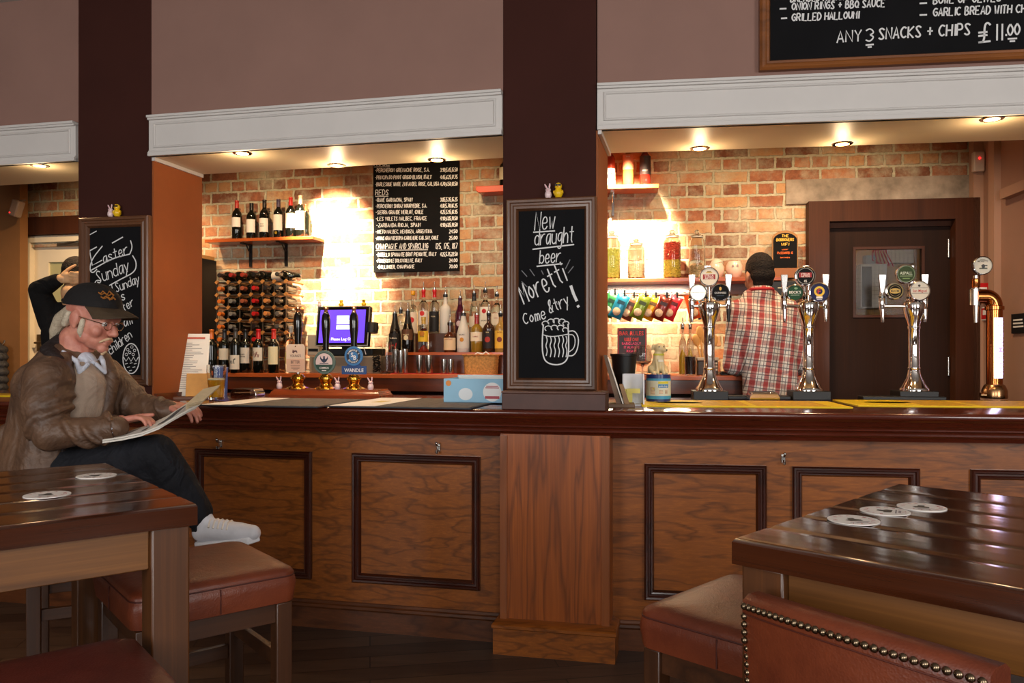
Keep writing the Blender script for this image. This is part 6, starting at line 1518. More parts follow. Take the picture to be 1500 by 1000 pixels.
def stool(lab, c, rz, mat=None, sz=.42, H=.78):
    k = T('bar_stool', lab, 'stool', W0, (c[0], c[1], 0), rz, 'square leather bar stools'); h = sz / 2
    q = MB(); rows = []; N = 10
    def ring(z, e):                                       # rounded square
        r_ = []; rad = .035
        for cx, cy, a0 in ((1, 1, 0), (-1, 1, pi / 2), (-1, -1, pi), (1, -1, 3 * pi / 2)):
            for i in range(6):
                a = a0 + pi / 2 * i / 5; r_.append((cx * (h - rad - e) + rad * cos(a), cy * (h - rad - e) + rad * sin(a), z))
        return r_
    for z, e in ((H - .098, .012), (H - .094, .002), (H - .05, -.004), (H - .030, -.001), (H - .026, .0015), (H - .020, .0), (H - .010, .006), (H - .003, .02), (H + .002, .05), (H + .006, .11), (H + .008, h - .04)): rows.append(ring(z, min(e, h - .036)))
    q.rows(rows); st = k.part('seat', q, mat or mLeath, ang=60)
    q = MB(); q.tube(ring(H - .025, .0005), .0022, 6, closed=True)
    for sx, sy in ((0, 1), (0, -1), (1, 0), (-1, 0)): q.tube([(sx * (h + .0035) , sy * (h + .0035), H - .09), (sx * (h + .003), sy * (h + .003), H - .028)], .0016, 5)
    k.part('seam', q, M((70, 30, 22), .5), st)
    w_ = .044; i_ = .012
    for sx in (-1, 1):
        for sy in (-1, 1): k.part('leg', MB().box(sx * (h - i_) - (w_ if sx > 0 else 0), sx * (h - i_) + (w_ if sx < 0 else 0), sy * (h - i_) - (w_ if sy > 0 else 0), sy * (h - i_) + (w_ if sy < 0 else 0), 0, H - .098), mStoolW, bevel=.003)
    e = h - i_ - w_
    for sy in (-1, 1):
        k.part('seat_rail', MB().box(-e, e, sy * (h - .034) - .011, sy * (h - .034) + .011, H - .15, H - .098), mStoolWX); k.part('seat_rail', MB().box(sy * (h - .034) - .011, sy * (h - .034) + .011, -e, e, H - .15, H - .098), mStoolWX)
        k.part('stretcher', MB().box(-e, e, sy * (h - .034) - .010, sy * (h - .034) + .010, .43, .47), mStoolWX, bevel=.002); k.part('stretcher', MB().box(sy * (h - .034) - .010, sy * (h - .034) + .010, -e, e, .50, .54), mStoolWX, bevel=.002)
    return k
stool('tan leather bar stool tucked at the right end of the left table', (-.873, 2.21), radians(39))
stool('dark red leather stool at the bottom left, nearest the camera', (-.814, 1.375), radians(39), mLeathD)
stool('bar stool the old man sits on, mostly hidden by the left table', (-1.56, 3.0), radians(26), mLeathD)
stool('tan leather bar stool at the left end of the right table', (.58, 1.842), radians(45), mLeath)
# tub-backed chair at the bottom right
cx_, cy_ = .4935, 1.162; k = T('bar_chair', 'studded tan leather bar chair with its curved back to the camera', 'chair', W0, (cx_, cy_, 0), radians(-54.7))
ZT = .972; q = MB(); rows = []
def bk(x, off): return -.035 * (1 - (x / .19) ** 2) + off
xs_ = [-.19 + .38 * i / 20 for i in range(21)]
for off in (0,): pass
prof = [(.50, 0, 0), (.56, -.002, 0), (.78, -.006, 0), (ZT - .03, -.012, 0), (ZT - .008, -.010, 0), (ZT, .004, 0), (ZT, .030, 0), (ZT - .01, .044, 0), (ZT - .05, .048, 0), (.6, .056, 0), (.50, .056, 0)]
for x in xs_: rows.append([(x * (1 - (ZT - z) * .10), bk(x, o), z - .012 * (x / .19) ** 2 * (1 if z > .9 else 0)) for z, o, _ in prof])
q.rows(rows); k.part('backrest', q, mLeath, ang=60, bevel=0)
b_ = list(k.o.children)[0]
def onface(x, z): 
    o = -.012 if z > .9 else -.006
    return (x * (1 - (ZT - z) * .10), bk(x, o) - .002, z - .012 * (x / .19) ** 2 * (1 if z > .9 else 0))
pos = [onface(-.183 + .366 * i / 29, ZT - .016) for i in range(30)] + [onface(.183, ZT - .032 - .0128 * i) for i in range(16)] + [onface(-.183, ZT - .032 - .0128 * i) for i in range(16)]
nmesh = MB().lathe([(1e-4, -.0048), (.0035, -.0036), (.0056, -.0012), (.006, .001)], 12, axis='Y').mesh('stud'); mStud = M((120, 104, 84), .25, 1)
for p in pos: k.part('stud', nmesh, mStud, b_).location = p
q = MB(); q.tube([onface(-.188 + .376 * i / 24, ZT - .028) for i in range(25)], .0012, 5); k.part('seam', q, M((80, 34, 24), .5), b_)
k.part('seat', MB().box(-.2, .2, .05, .43, .62, .70), mLeath, bevel=.025, seg=4)
for sx in (-1, 1):
    for y in (.06, .38): k.part('leg', MB().box(sx * .18 - .02, sx * .18 + .02, y, y + .04, 0, .62), mStoolW, bevel=.003)
    k.part('stretcher', MB().box(sx * .18 - .01, sx * .18 + .01, .1, .38, .3, .34), mStoolW)
k.part('foot_rail', MB().box(-.16, .16, .39, .41, .25, .29), mStoolW)
# beer mats
mMat = M((226, 220, 214), .7, var=.02)
for i, (x, y, z, rz, la) in enumerate(((-1.041, 1.804, 1.035, .3, 'round white beer mat at the far left of the left table, nearer the camera'), (-1.074, 2.081, 1.035, -.4, 'round white beer mat near the back corner of the left table'),
        (.66, 1.557, 1.03, .2, 'leftmost of three round white beer mats on the right table'), (.761, 1.644, 1.03, 1.1, 'middle one of three round white beer mats on the right table'), (.858, 1.687, 1.03, -.3, 'rightmost of three round white beer mats on the right table'))):
    k = T('beer_mat', la, 'beer mat', W0, (x, y, z), rz, 'round white beer mats'); r = .0475
    k.part('card_disc', MB().lathe([(1e-4, 0), (r, 0), (r, .0016), (1e-4, .0016)], 36), mMat)
    q = MB(); Q = Matrix.Translation((0, 0, .0019)) @ Matrix.Rotation(-pi / 2, 4, 'X')
    for j, ch in enumerate('BIRRA MORETTI'):
        an = pi * .95 - j * .152 * pi * .9
        n0 = len(q.v); print_text(q, ch, 0, 0, .0075, 0) if ch != ' ' else None
        rot = an - pi / 2
        q.v[n0:] = [(.036 * cos(an) + a * cos(rot) - c * sin(rot), .036 * sin(an) + a * sin(rot) + c * cos(rot), .0019) for a, b, c in q.v[n0:]]
    k.part('red_lettering', q, M((176, 60, 60), .7))
    q = MB(); q.add([(a, b, .0019) for a, b in ((-.014, -.012), (.012, -.014), (.014, -.002), (.006, .004), (.008, .014), (-.004, .016), (-.008, .004), (-.018, 0))], [tuple(range(8))]); k.part('dark_emblem', q, M((70, 66, 60), .7))
    q = MB(); q.box(-.012, .012, -.030, -.025, .0018, .0019); q.box(-.02, .02, -.022, -.019, .0018, .0019); k.part('grey_print', q, M((150, 140, 140), .7))
# ================================================================ people
def skin(name, c, dark):
    m, nt, b = base(name); v = coords(nt)
    nt.links.new(ramp(nt, noise(nt, v, 22, 4, .6), [(.3, lin(dark)), (.7, lin(c))]), b.inputs['Base Color'])
    b.inputs['Roughness'].default_value = .5; b.inputs['Subsurface Weight'].default_value = .08; b.inputs['Subsurface Radius'].default_value = (.01, .004, .002)
    bumpn(nt, b, noise(nt, v, 160, 3, .6), .15, .002); return m
def cloth(name, c1, c2, rough=.8, fold=.6, fs=7, fine=120, spec=.3, coat=0):
    m, nt, b = base(name); v = coords(nt)
    nt.links.new(ramp(nt, noise(nt, v, 6, 5, .65), [(.3, lin(c1)), (.72, lin(c2))]), b.inputs['Base Color'])
    b.inputs['Roughness'].default_value = rough; b.inputs['Specular IOR Level'].default_value = spec; b.inputs['Coat Weight'].default_value = coat; b.inputs['Coat Roughness'].default_value = .4
    h = mth(nt, 'ADD', noise(nt, v, fs, 3, .5, 1.2), mth(nt, 'MULTIPLY', noise(nt, v, fine, 2, .6), .06))
    bumpn(nt, b, h, fold, .05); return m
def hand(mb, wrist, d, n, s, curl=(.35, .5, .4), spread=.1, thumb=(.75, .6, -.1), k=1.0, tc=.3):
    """palm and five separate fingers; d towards the fingers, n the way the palm faces, s towards the thumb"""
    w_ = Vector(wrist); d = Vector(d).normalized(); n = Vector(n); n = (n - d * n.dot(d)).normalized(); s = Vector(s); s = (s - d * s.dot(d) - n * s.dot(n)).normalized()
    chain(mb, [(w_ - d * .02 * k, .024 * k), (w_ + d * .015 * k, .022 * k)], 10)
    for o in (.026, .009, -.009, -.026): cap(mb, w_ + d * .015 * k + s * o * .7 * k, .0145 * k, w_ + d * .082 * k + s * o * k, .0115 * k, 10)
    for o, ln, i in ((.030, .070, 0), (.010, .080, 1), (-.010, .074, 2), (-.029, .058, 3)):
        p = w_ + d * .084 * k + s * o * k; a = 0; pts = [(p, .0095 * k)]
        for seg, c, r in ((.44, curl[0], .0088), (.31, curl[1], .0082), (.25, curl[2], .0072)):
            a += c; dd = (d * cos(a) + n * sin(a) + s * spread * (o / .03)).normalized(); p = p + dd * ln * seg * k; pts.append((p, r * k))
        chain(mb, pts, 9)
    p = w_ + d * .022 * k + s * .026 * k; td = (d * thumb[0] + s * thumb[1] + n * thumb[2]).normalized()
    p2 = p + td * .042 * k; td2 = (td + d * tc + n * .25).normalized(); p3 = p2 + td2 * .032 * k; p4 = p3 + (td2 + d * .3).normalized() * .024 * k
    chain(mb, [(p, .016 * k), (p2, .0115 * k), (p3, .0102 * k), (p4, .0082 * k)], 10)
def head_shapes(mb, H, male=1.0, ears=True):
    mb.M = H
    mb.ball((-.008, 0, .025), (.098, .076, .096)); mb.ball((.035, 0, -.03), (.062, .064, .085)); mb.ball((.040, 0, -.082), (.050, .052, .042))
    mb.ball((.078, 0, -.112), (.020, .024, .018), 12, 8); mb.ball((.02, .045, -.075), (.035, .018, .03), 10, 8); mb.ball((.02, -.045, -.075), (.035, .018, .03), 10, 8)
    cap(mb, (.085, -.036, .006), .013, (.085, .036, .006), .013, 10); cap(mb, (.092, 0, -.010), .010, (.116, 0, -.046), .013, 10)
    for sy in (-1, 1):
        mb.ball((.106, sy * .011, -.050), (.012, .009, .009), 10, 8); mb.ball((.064, sy * .040, -.046), (.026, .022, .026), 10, 8)
        mb.ball((.08, sy * .032, -.014), (.012, .015, .009), 10, 8)
        if ears:
            mb.ball((-.006, sy * .079, -.018), (.022, .008, .032), 12, 8); mb.ball((-.002, sy * .076, -.045), (.011, .008, .012), 8, 6); mb.ball((.004, sy * .073, -.02), (.012, .012, .02), 8, 6)
    mb.ball((.096, 0, -.078), (.010, .022, .006), 12, 8); mb.ball((.092, 0, -.090), (.010, .019, .007), 12, 8)
    chain(mb, [((-.020, 0, -.06), .058), ((-.038, 0, -.13), .052)]); mb.M = None
def eyes(k, H, col=(70, 90, 110), parent=None):
    q = MB(); q.M = H
    for sy in (-1, 1): q.ball((.083, sy * .031, -.014), (.0125, .0125, .0115), 12, 8)
    e = k.part('eyes', q, M((226, 220, 214), .2, coat=.5), parent)
    q = MB(); q.M = H
    for sy in (-1, 1): q.ball((.0925, sy * .031, -.016), (.004, .0055, .0055), 10, 8)
    k.part('irises', q, M(col, .2), e)

# ---------------------------------------------------------------- the old man at the bar
RT0 = Vector((-1.62, 3.02, 0))
def OM(px, py, Y): return P(px, py, Y) - RT0
k = T('person', 'seated man in a brown leather jacket and black cap reading a newspaper', 'person', W0, tuple(RT0)); man = k
mSkin = skin('old_skin', (206, 142, 120), (176, 104, 88)); mJack = cloth('brown_leather_jacket', (62, 43, 32), (112, 82, 60), .55, .5, 8, 90, .45, .1)
mJackD = cloth('dark_jacket_lining', (28, 22, 22), (46, 36, 34), .6, .5, 12); mSweat = cloth('grey_beige_sweater', (158, 138, 122), (192, 170, 150), .95, .4, 10, 260)
mTrous = cloth('black_trousers', (14, 15, 20), (28, 29, 36), .85, .7, 8); mShirt = cloth('pale_blue_shirt', (186, 192, 206), (214, 216, 226), .8, .3, 16)
d_ = Vector((cos(radians(-32)), sin(radians(-32)), 0)); l_ = Vector((-d_.y, d_.x, 0)); up = Vector((0, 0, 1))
axp = [OM(84, 694, 3.06), OM(92, 625, 3.07), OM(106, 565, 3.08), OM(114, 522, 3.08)]
HC = OM(135, 461, 3.06)
HM = Matrix.Translation(HC) @ Matrix.Rotation(radians(-13), 4, 'Z') @ Matrix.Rotation(radians(15), 4, 'Y')
shR, shL = OM(72, 556, 2.93), OM(152, 550, 3.24)
elR, elL = OM(74, 636, 2.84), OM(203, 598, 3.20)
wrR, wrL = OM(172, 626, 2.84), OM(246, 602, 3.08)
hipR, knR, anR = OM(98, 692, 2.98), OM(229, 664, 2.94), OM(297, 764, 2.99)
hipL, knL, anL = OM(106, 704, 3.16), OM(236, 716, 3.13), OM(226, 872, 3.14)
# continuous body
q = MB(); head_shapes(q, HM)
chain(q, [(HM @ Vector((-.045, 0, -.11)), .06), (axp[3] + up * .01, .062), (axp[2], .10), (axp[1], .11), (axp[0], .11)])
for a, b_, c in ((shR, elR, wrR), (shL, elL, wrL)): chain(q, [(axp[2] + up * .04, .06), (a, .045), (b_, .036), (c, .026)])
for a, b_, c in ((hipR, knR, anR), (hipL, knL, anL)): chain(q, [(axp[0], .08), (a, .07), (b_, .05), (c, .036)])
hand(q, OM(172, 617, 2.88), (.97, .0, .18), (.1, -.1, -1), (.1, 1, -.1), (.35, .55, .45), .04, (.75, .5, -.2), .92)
hand(q, OM(248, 594, 3.10), (.95, -.25, -.08), (.15, .1, -.98), (.25, -.95, .1), (.35, .5, .4), .10, (.75, .5, .0), .95)
body = opart(k, 'body', q, mSkin, .0042, 2)
eyes(k, HM, (80, 90, 100))
# jacket
q = MB()
bk_ = -d_ * .035
chain(q, [(axp[0] + bk_ - up * .04, .168), (axp[1] + bk_, .150), (axp[2] + bk_, .142), (axp[3] + bk_ * .6 - up * .03, .095)])
for s in (-1, 1):
    chain(q, [(axp[0] + bk_ + l_ * s * .05, .15), (axp[1] + bk_ + l_ * s * .055, .125), (axp[2] + bk_ + l_ * s * .085, .105), (axp[3] + bk_ + l_ * s * .06 - up * .02, .075)])
    chain(q, [(axp[3] + d_ * .045 + l_ * s * .075 - up * .01, .030), (axp[2] + d_ * .095 + l_ * s * .095 + up * .03, .034), (axp[1] + d_ * .11 + l_ * s * .085, .036), (axp[0] + d_ * .12 + l_ * s * .10 + up * .02, .04)])
    chain(q, [(axp[2] + bk_ + l_ * s * .10, .10), (axp[1] + d_ * .05 + l_ * s * .085, .085), (axp[0] + d_ * .06 + l_ * s * .09, .10)])
chain(q, [(axp[2] + up * .03 - l_ * .08, .09), (shR, .088), (shR * .5 + elR * .5 + Vector((-.01, -.01, 0)), .082), (elR, .062), (elR * .55 + wrR * .45, .050), (wrR - (wrR - elR).normalized() * .0, .040)])
chain(q, [(axp[2] + up * .03 + l_ * .08, .085), (shL, .076), (shL * .5 + elL * .5, .070), (elL, .062), (elL * .5 + wrL * .5, .054), (wrL, .043)])
cap(q, OM(12, 676, 3.10) , .05, OM(60, 690, 2.98), .07); cap(q, OM(18, 640, 3.12), .06, OM(14, 680, 3.12), .05)
random.seed(11)
for a, b_, r in ((shR, elR, .078), (elR, wrR, .056), (shL, elL, .066), (elL, wrL, .05)):          # folds round the sleeves
    ax = (b_ - a).normalized(); n1 = ax.cross(up).normalized(); n2 = ax.cross(n1)
    for i in range(5):
        f = .25 + .15 * i + random.uniform(-.03, .03); c = a.lerp(b_, f); ph = random.uniform(0, 6); rr = r * (1.03 - .1 * f)
        pts = [c + n1 * cos(ph + t * .35) * rr + n2 * sin(ph + t * .35) * rr + ax * .012 * (t - 3) for t in range(7)]
        q.tube(pts, [.004, .010, .013, .014, .013, .010, .004], 8)
jk = opart(k, 'jacket', q, mJack, .0065, 4)
q = MB()
chain(q, [(HM @ Vector((-.095, -.02, -.125)), .026), (axp[3] - d_ * .03 - l_ * .095 + up * .022, .030), (axp[3] + d_ * .055 - l_ * .10 - up * .02, .026), (axp[2] + d_ * .135 - l_ * .095 + up * .02, .019), (axp[1] + d_ * .142 - l_ * .08, .012), (axp[1] + d_ * .15 - l_ * .08 - up * .08, .010)])
chain(q, [(HM @ Vector((-.095, .02, -.125)), .026), (axp[3] - d_ * .02 + l_ * .085 + up * .016, .026), (axp[3] + d_ * .05 + l_ * .085 - up * .04, .018)])
opart(k, 'jacket_collar', q, mJackD, .0055, 3, jk)
q = MB(); q.tube([axp[2] + d_ * .137 - l_ * .083 + up * .03, axp[1] + d_ * .150 - l_ * .078 + up * .04], .003, 6); k.part('zip', q, M((120, 110, 90), .3, 1), jk)
for w1, e1 in ((wrR, elR), (wrL, elL)):
    ax = (w1 - e1).normalized(); q = MB(); q.tube([w1 - ax * .005, w1 + ax * .012], [.040, .036], 16); k.part('shirt_cuff', q, mShirt)
    q = MB(); q.tube([w1 - ax * .035, w1 - ax * .002], [.0475, .0455], 18); k.part('cuff_band', q, mJack, jk)
# sweater and shirt
q = MB(); f_ = d_ * .058
chain(q, [(axp[3] + d_ * .03 - up * .045, .062), (axp[2] + f_ * 1.1, .088), (axp[1] + f_ * 1.25, .094), (axp[0] + f_ * 1.2 + up * .03, .10)])
sw_ = opart(k, 'sweater', q, mSweat, .007, 4)
q = MB(); c0 = axp[3] + d_ * .03 + up * .004
for s in (-1, 1):
    chain(q, [(c0 - d_ * .07 + l_ * s * .05 + up * .03, .010), (c0 + d_ * .0 + l_ * s * .070 + up * .010, .010), (c0 + d_ * .052 + l_ * s * .05 - up * .022, .010)])
    chain(q, [(c0 + d_ * .052 + l_ * s * .05 - up * .020, .010), (c0 + d_ * .068 + l_ * s * .05 - up * .066, .008), (c0 + d_ * .066 + l_ * s * .016 - up * .032, .009)])
cap(q, c0 + d_ * .012 - up * .028, .046, c0 + d_ * .018 - up * .06, .034)
opart(k, 'shirt_collar', q, mShirt, .005, 3)
# trousers, sock, shoes
q = MB()
chain(q, [(axp[0] - up * .06, .135), (axp[0] + up * .05, .125)])
for a, b_, c, r in ((hipR, knR, anR, 1.0), (hipL, knL, anL, 1.0)):
    chain(q, [(axp[0] - up * .03, .11), (a, .104), (a.lerp(b_, .5), .086), (b_, .072), (b_.lerp(c, .45), .070), (b_.lerp(c, .86), .060)])
cap(q, knR + Vector((-.05, 0, -.03)), .06, anR.lerp(knR, .3) + Vector((-.03, 0, 0)), .05)
opart(k, 'trousers', q, mTrous, .007, 4)
q = MB(); chain(q, [(anR.lerp(knR, .25), .046), (anR, .042), (anR + Vector((.0, 0, -.03)), .04)]); chain(q, [(anL.lerp(knL, .2), .046), (anL, .042)]); opart(k, 'socks', q, mTrous, .006, 2)
mShoe = M((216, 216, 222), .5, var=.06, vs=20, name='white_trainer'); mSole = M((232, 232, 236), .5)
def shoe(hl, toe, upv, lab=None):
    hl, toe = Vector(hl), Vector(toe); ax = (toe - hl).normalized(); sd = Vector(upv).cross(ax).normalized(); uv = ax.cross(sd); ln = (toe - hl).length
    q = MB(); A = lambda f, u_: hl + ax * f * ln + uv * u_
    chain(q, [(A(.06, .045), .034), (A(.25, .045), .037), (A(.45, .038), .040), (A(.70, .026), .040), (A(.92, .020), .031)]); chain(q, [(A(.10, .05), .032), (A(.16, .088), .034)]); chain(q, [(A(.25, .06), .032), (A(.5, .05), .030)])
    s_ = opart(k, 'trainer', q, mShoe, .005, 3)
    q = MB(); row = []
    for z in (-.012, .014): row.append([tuple(A(f, z) + sd * w_) for f, w_ in ((-.05, .0), (-.02, .026), (.12, .036), (.4, .037), (.7, .044), (.92, .036), (1.03, .0), (.92, -.036), (.7, -.044), (.4, -.037), (.12, -.036), (-.02, -.026))])
    q.rows(row); k.part('sole', q, mSole, s_, bevel=.004)
    q = MB()
    for i in range(5):
        f = .26 + .075 * i; h = .096 - .055 * (f - .2); q.tube([A(f, h - .026) + sd * .034, A(f + .02, h - .004) + sd * .012, A(f + .03, h - .004) - sd * .012, A(f + .04, h - .026) - sd * .034], .004, 6)
    k.part('laces', q, M((226, 214, 200), .7), s_)
shoe(OM(293, 797, 2.99) , OM(378, 788, 2.93), (.12, -.12, 1)); shoe(OM(215, 900, 3.16), OM(285, 905, 3.0), (0, 0, 1))
# hair, beard, glasses, cap
mHair = cloth('grey_white_hair', (160, 146, 124), (214, 202, 180), .75, .35, 60, 200)
q = MB(); q.M = HM
q.ball((-.05, 0, -.02), (.052, .066, .055), 14, 10); chain(q, [((-.09, 0, -.01), .030), ((-.125, -.005, -.05), .028), ((-.140, -.005, -.10), .022), ((-.145, -.005, -.135), .010)])
for sy in (-1, 1):
    chain(q, [((-.04, sy * .070, -.01), .014), ((-.055, sy * .062, -.05), .014)]); chain(q, [((.022, sy * .066, -.02), .011), ((.018, sy * .063, -.062), .012), ((.022, sy * .058, -.08), .007)])
opart(k, 'hair', q, mHair, .005, 3)
q = MB(); q.M = HM
for sy in (-1, 1): chain(q, [((.099, sy * .006, -.069), .0065), ((.091, sy * .024, -.078), .0055), ((.084, sy * .032, -.086), .004)])
chain(q, [((.088, 0, -.102), .006), ((.086, 0, -.118), .012), ((.082, 0, -.132), .007)])
opart(k, 'goatee', q, M((206, 176, 140), .8, var=.2, vs=80, bump=.4, bs=300), .004, 2)
q = MB(); q.M = HM
for sy in (-1, 1):
    c = (.108, sy * .031, -.018); q.tube([(c[0] - abs(cos(a)) * .004 * 1, c[1] + .021 * cos(a), c[2] + .016 * sin(a)) for a in [2 * pi * i / 18 for i in range(18)]], .0014, 6, closed=True)
    q.tube([(.103, sy * .052, -.012), (.05, sy * .074, -.008), (-.01, sy * .080, -.006), (-.025, sy * .079, -.022)], .0016, 6)
q.tube([(.108, -.010, -.014), (.114, 0, -.010), (.108, .010, -.014)], .0014, 6)
gl = k.part('glasses', q, M((206, 180, 150), .2, 1))
q = MB(); q.M = HM
for sy in (-1, 1): q.lathe([(1e-4, 0), (.0195, 0)], 18, (.1065, 0, 0)) if False else q.add([(.1075 - abs(cos(a)) * .004, sy * .031 + .020 * cos(a), -.018 + .015 * sin(a)) for a in [2 * pi * i / 18 for i in range(18)]], [tuple(range(18))])
k.part('spectacle_lenses', q, M((255, 250, 246), .02, trans=1, ior=1.05), gl)
mCapC = cloth('black_cap_cloth', (14, 13, 14), (30, 27, 27), .85, .25, 14)
CM = HM @ Matrix.Translation((-.006, 0, .036)) @ Matrix.Rotation(radians(-9), 4, 'Y')
q = MB(); q.M = CM; rows = []
for j in range(13):
    b_ = pi / 2 * j / 12
    r_ = max(cos(b_), .02) ** .86; rows.append([((.113 * r_) * cos(a) , (.089 * r_) * sin(a), .090 * sin(b_) ** 1.05 - .004) for a in [2 * pi * i / 36 for i in range(36)]])
q.rows(rows); cp = k.part('cap_crown', q, mCapC)
q = MB(); q.M = CM; top = []; bot = []
NR_ = 14
for e, off in ((0, .0), (1, -.005)):
    for f in (0, .35, .7, 1.0):
        pass
def brim_row(f, dz): return [(.075 + (.103 * cos(a) - .075 * 0 + .105 * f * cos(a) ** .6) - .075 if False else .103 * cos(a) + f * .088 * (cos(a) ** .7), .083 * sin(a) * (1 + .02 * f), -.002 - .012 * f * f - .020 * (sin(a) ** 2) * f - .012 * f + dz) for a in [-1.25 + 2.5 * i / NR_ for i in range(NR_ + 1)]]
R1 = [brim_row(f, 0) for f in (0, .3, .6, .85, 1)]; R2 = [brim_row(f, -.005) for f in (1, .85, .6, .3, 0)]
q.rows(R1 + R2 + [R1[0]], False, False); k.part('cap_brim', q, cloth('brown_cap_peak', (44, 34, 24), (70, 54, 36), .8, .2, 20), cp)
q = MB(); q.M = CM
for z0, pts in ((.045, [(-.5, 0), (-.4, .012), (-.25, .0), (-.12, .014), (.05, 0)]), (.03, [(-.42, 0), (-.3, .01), (-.16, -.002), (-.02, .01), (.08, 0)])):
    def sf(a, z):
        r_ = max(1 - (z / .098) ** 2, .05) ** .43; return (.1145 * r_ * cos(a), .0905 * r_ * sin(a), z)
    q.tube([sf(a - .25, z0 + z) for a, z in pts], .003, 6); q.tube([sf(a - .32, z0 + .006 - z * .6) for a, z in pts], .0024, 6)
k.part('cap_embroidery', q, M((150, 92, 30), .8), cp)
q = MB(); q.M = CM; q.tube([(-.108 * cos(a), .088 * sin(a), .008) for a in [-.6 + 1.2 * i / 8 for i in range(9)]], .008, 8); k.part('cap_strap', q, mCapC, cp)
# newspaper on his knee
k = T('newspaper', 'folded newspaper held open on the seated man\'s knee', 'newspaper', W0, tuple(RT0))
fr_ = [(150, 649, 2.80), (178, 645, 2.80), (206, 639, 2.80), (232, 629, 2.81), (252, 617, 2.84), (272, 606, 2.88), (286, 599, 2.92)]
A_ = [OM(*p) for p in fr_]; dep = Vector((.02, .15, .04)); DP = [Vector((.02, .17 - .02 * i / 6, .012 + .05 * min(1, i / 3))) for i in range(7)]
mNews = M((206, 200, 190), .8, var=.06, vs=30, name='newsprint')
def sheet(rz, ext, th, j=0):
    rows = []
    for i, a in enumerate(A_):
        a = a + up * rz + Vector((ext * i / 6, 0, ext * .3 * i / 6)); b_ = a + DP[i]
        rows.append([tuple(a), tuple(a + up * th), tuple(b_ + up * th), tuple(b_)])
    return MB().rows(rows)
k.part('folded_pages', sheet(0, 0, .006), mNews); k.part('front_section', sheet(.0075, .012, .005), mNews)
q = MB()
for i in range(6):
    o_ = Vector((.004 * i, 0, .004 * i)); a = A_[5] + up * (.012 + .004 * i); b_ = A_[6] + Vector((.006 + .005 * i, 0, .006 + .005 * i)); q.add([tuple(a), tuple(b_), tuple(b_ + DP[6] * .8), tuple(a + DP[6] * .8), tuple(a + up * .002), tuple(b_ + up * .002), tuple(b_ + DP[6] * .8 + up * .002), tuple(a + DP[6] * .8 + up * .002)], [(3, 2, 1, 0), (4, 5, 6, 7), (0, 1, 5, 4), (1, 2, 6, 5), (2, 3, 7, 6), (3, 0, 4, 7)])
k.part('page_edges', q, M((190, 170, 136), .8, var=.1, vs=60), label='yellowed page edges fanned at the right end')
def surf(u_, v_):
    x = u_ * 6; i = min(int(x), 5); f = x - i; a = A_[i].lerp(A_[i + 1], f); return a + up * (.0134) + Vector((.012 * u_, 0, .0036 * u_)) + DP[i].lerp(DP[i + 1], f) * v_
def patch(u0, u1, v0, v1, q, n=6):
    vs = [tuple(surf(u0 + (u1 - u0) * i / n, v)) for v in (v0, v1) for i in range(n + 1)]; q.add(vs, [(i, i + 1, i + n + 2, i + n + 1) for i in range(n)])
q = MB(); patch(.44, .62, .1, .75, q); patch(.30, .42, .1, .3, q); k.part('printed_photo', q, M((74, 72, 74), .8, var=.4, vs=60))
q = MB(); random.seed(4)
for i in range(15): v = .08 + .058 * i; patch(.06, .06 + random.uniform(.16, .2), v, v + .016, q, 3); patch(.66, .66 + random.uniform(.1, .14), v, v + .016, q, 3); patch(.82, .82 + random.uniform(.08, .12), v, v + .016, q, 3)
k.part('printed_columns', q, M((110, 106, 104), .8))

# ---------------------------------------------------------------- the barman, seen from behind
YB = 4.74; RB = Vector(((1115 - 750) / FPX * YB, YB, FLB))
def BM(px, py, dY=0): return P(px, py, YB + dY) - RB
k = T('person', 'barman in a red and white checked shirt working with his back turned', 'person', W0, tuple(RB))
mSk2 = skin('barman_skin', (206, 150, 116), (186, 122, 92)); mPl_ = plaid()
hc = BM(1112, 402, .02); HM2 = Matrix.Translation(hc) @ Matrix.Rotation(radians(97), 4, 'Z') @ Matrix.Rotation(radians(5), 4, 'Y')
ax2 = [BM(1132, 590, 0), BM(1127, 540, 0), BM(1120, 480, -.01), BM(1114, 436, .0)]
sl, sr = BM(1083, 456), BM(1152, 454); el, er = BM(1073, 534, .03), BM(1171, 530, .04); wl, wr = BM(1086, 545, .26), BM(1160, 548, .26)
q = MB(); head_shapes(q, HM2); chain(q, [(HM2 @ Vector((-.035, 0, -.10)), .050), (ax2[3] + up * .02 + Vector((0, .0, 0)), .050), (ax2[3] - up * .04, .05), (ax2[2], .08), (ax2[0], .10)])
for a, b_, c in ((sl, el, wl), (sr, er, wr)): chain(q, [(ax2[2], .07), (a, .045), (b_, .038), (c, .026)])
hand(q, wl, (.3, .9, -.1), (0, 0, -1), (1, 0, 0), (.3, .4, .4)); hand(q, wr, (-.3, .9, -.1), (0, 0, -1), (-1, 0, 0), (.3, .4, .4))
ft = [Vector((x, .0, 0)) for x in (-.02, .20)]
for x, hp in ((-.02, -.05), (.20, .14)): chain(q, [(ax2[0] + Vector((0, 0, -.05)), .09), (Vector((x, 0, .45)), .05), (Vector((x, .02, .08)), .035)])
opart(k, 'body', q, mSk2, .0055, 3)
eyes(k, HM2)
q = MB(); q.M = HM2; q.ball((-.012, 0, .036), (.103, .080, .095)); q.ball((-.05, 0, -.01), (.062, .072, .060)); q.ball((-.048, 0, -.055), (.046, .060, .05))
for sy in (-1, 1): q.ball((.01, sy * .062, .01), (.03, .018, .035), 10, 8)
opart(k, 'hair', q, cloth('short_dark_hair', (20, 15, 13), (38, 28, 24), .8, .5, 60, 250), .0055, 3)
q = MB()
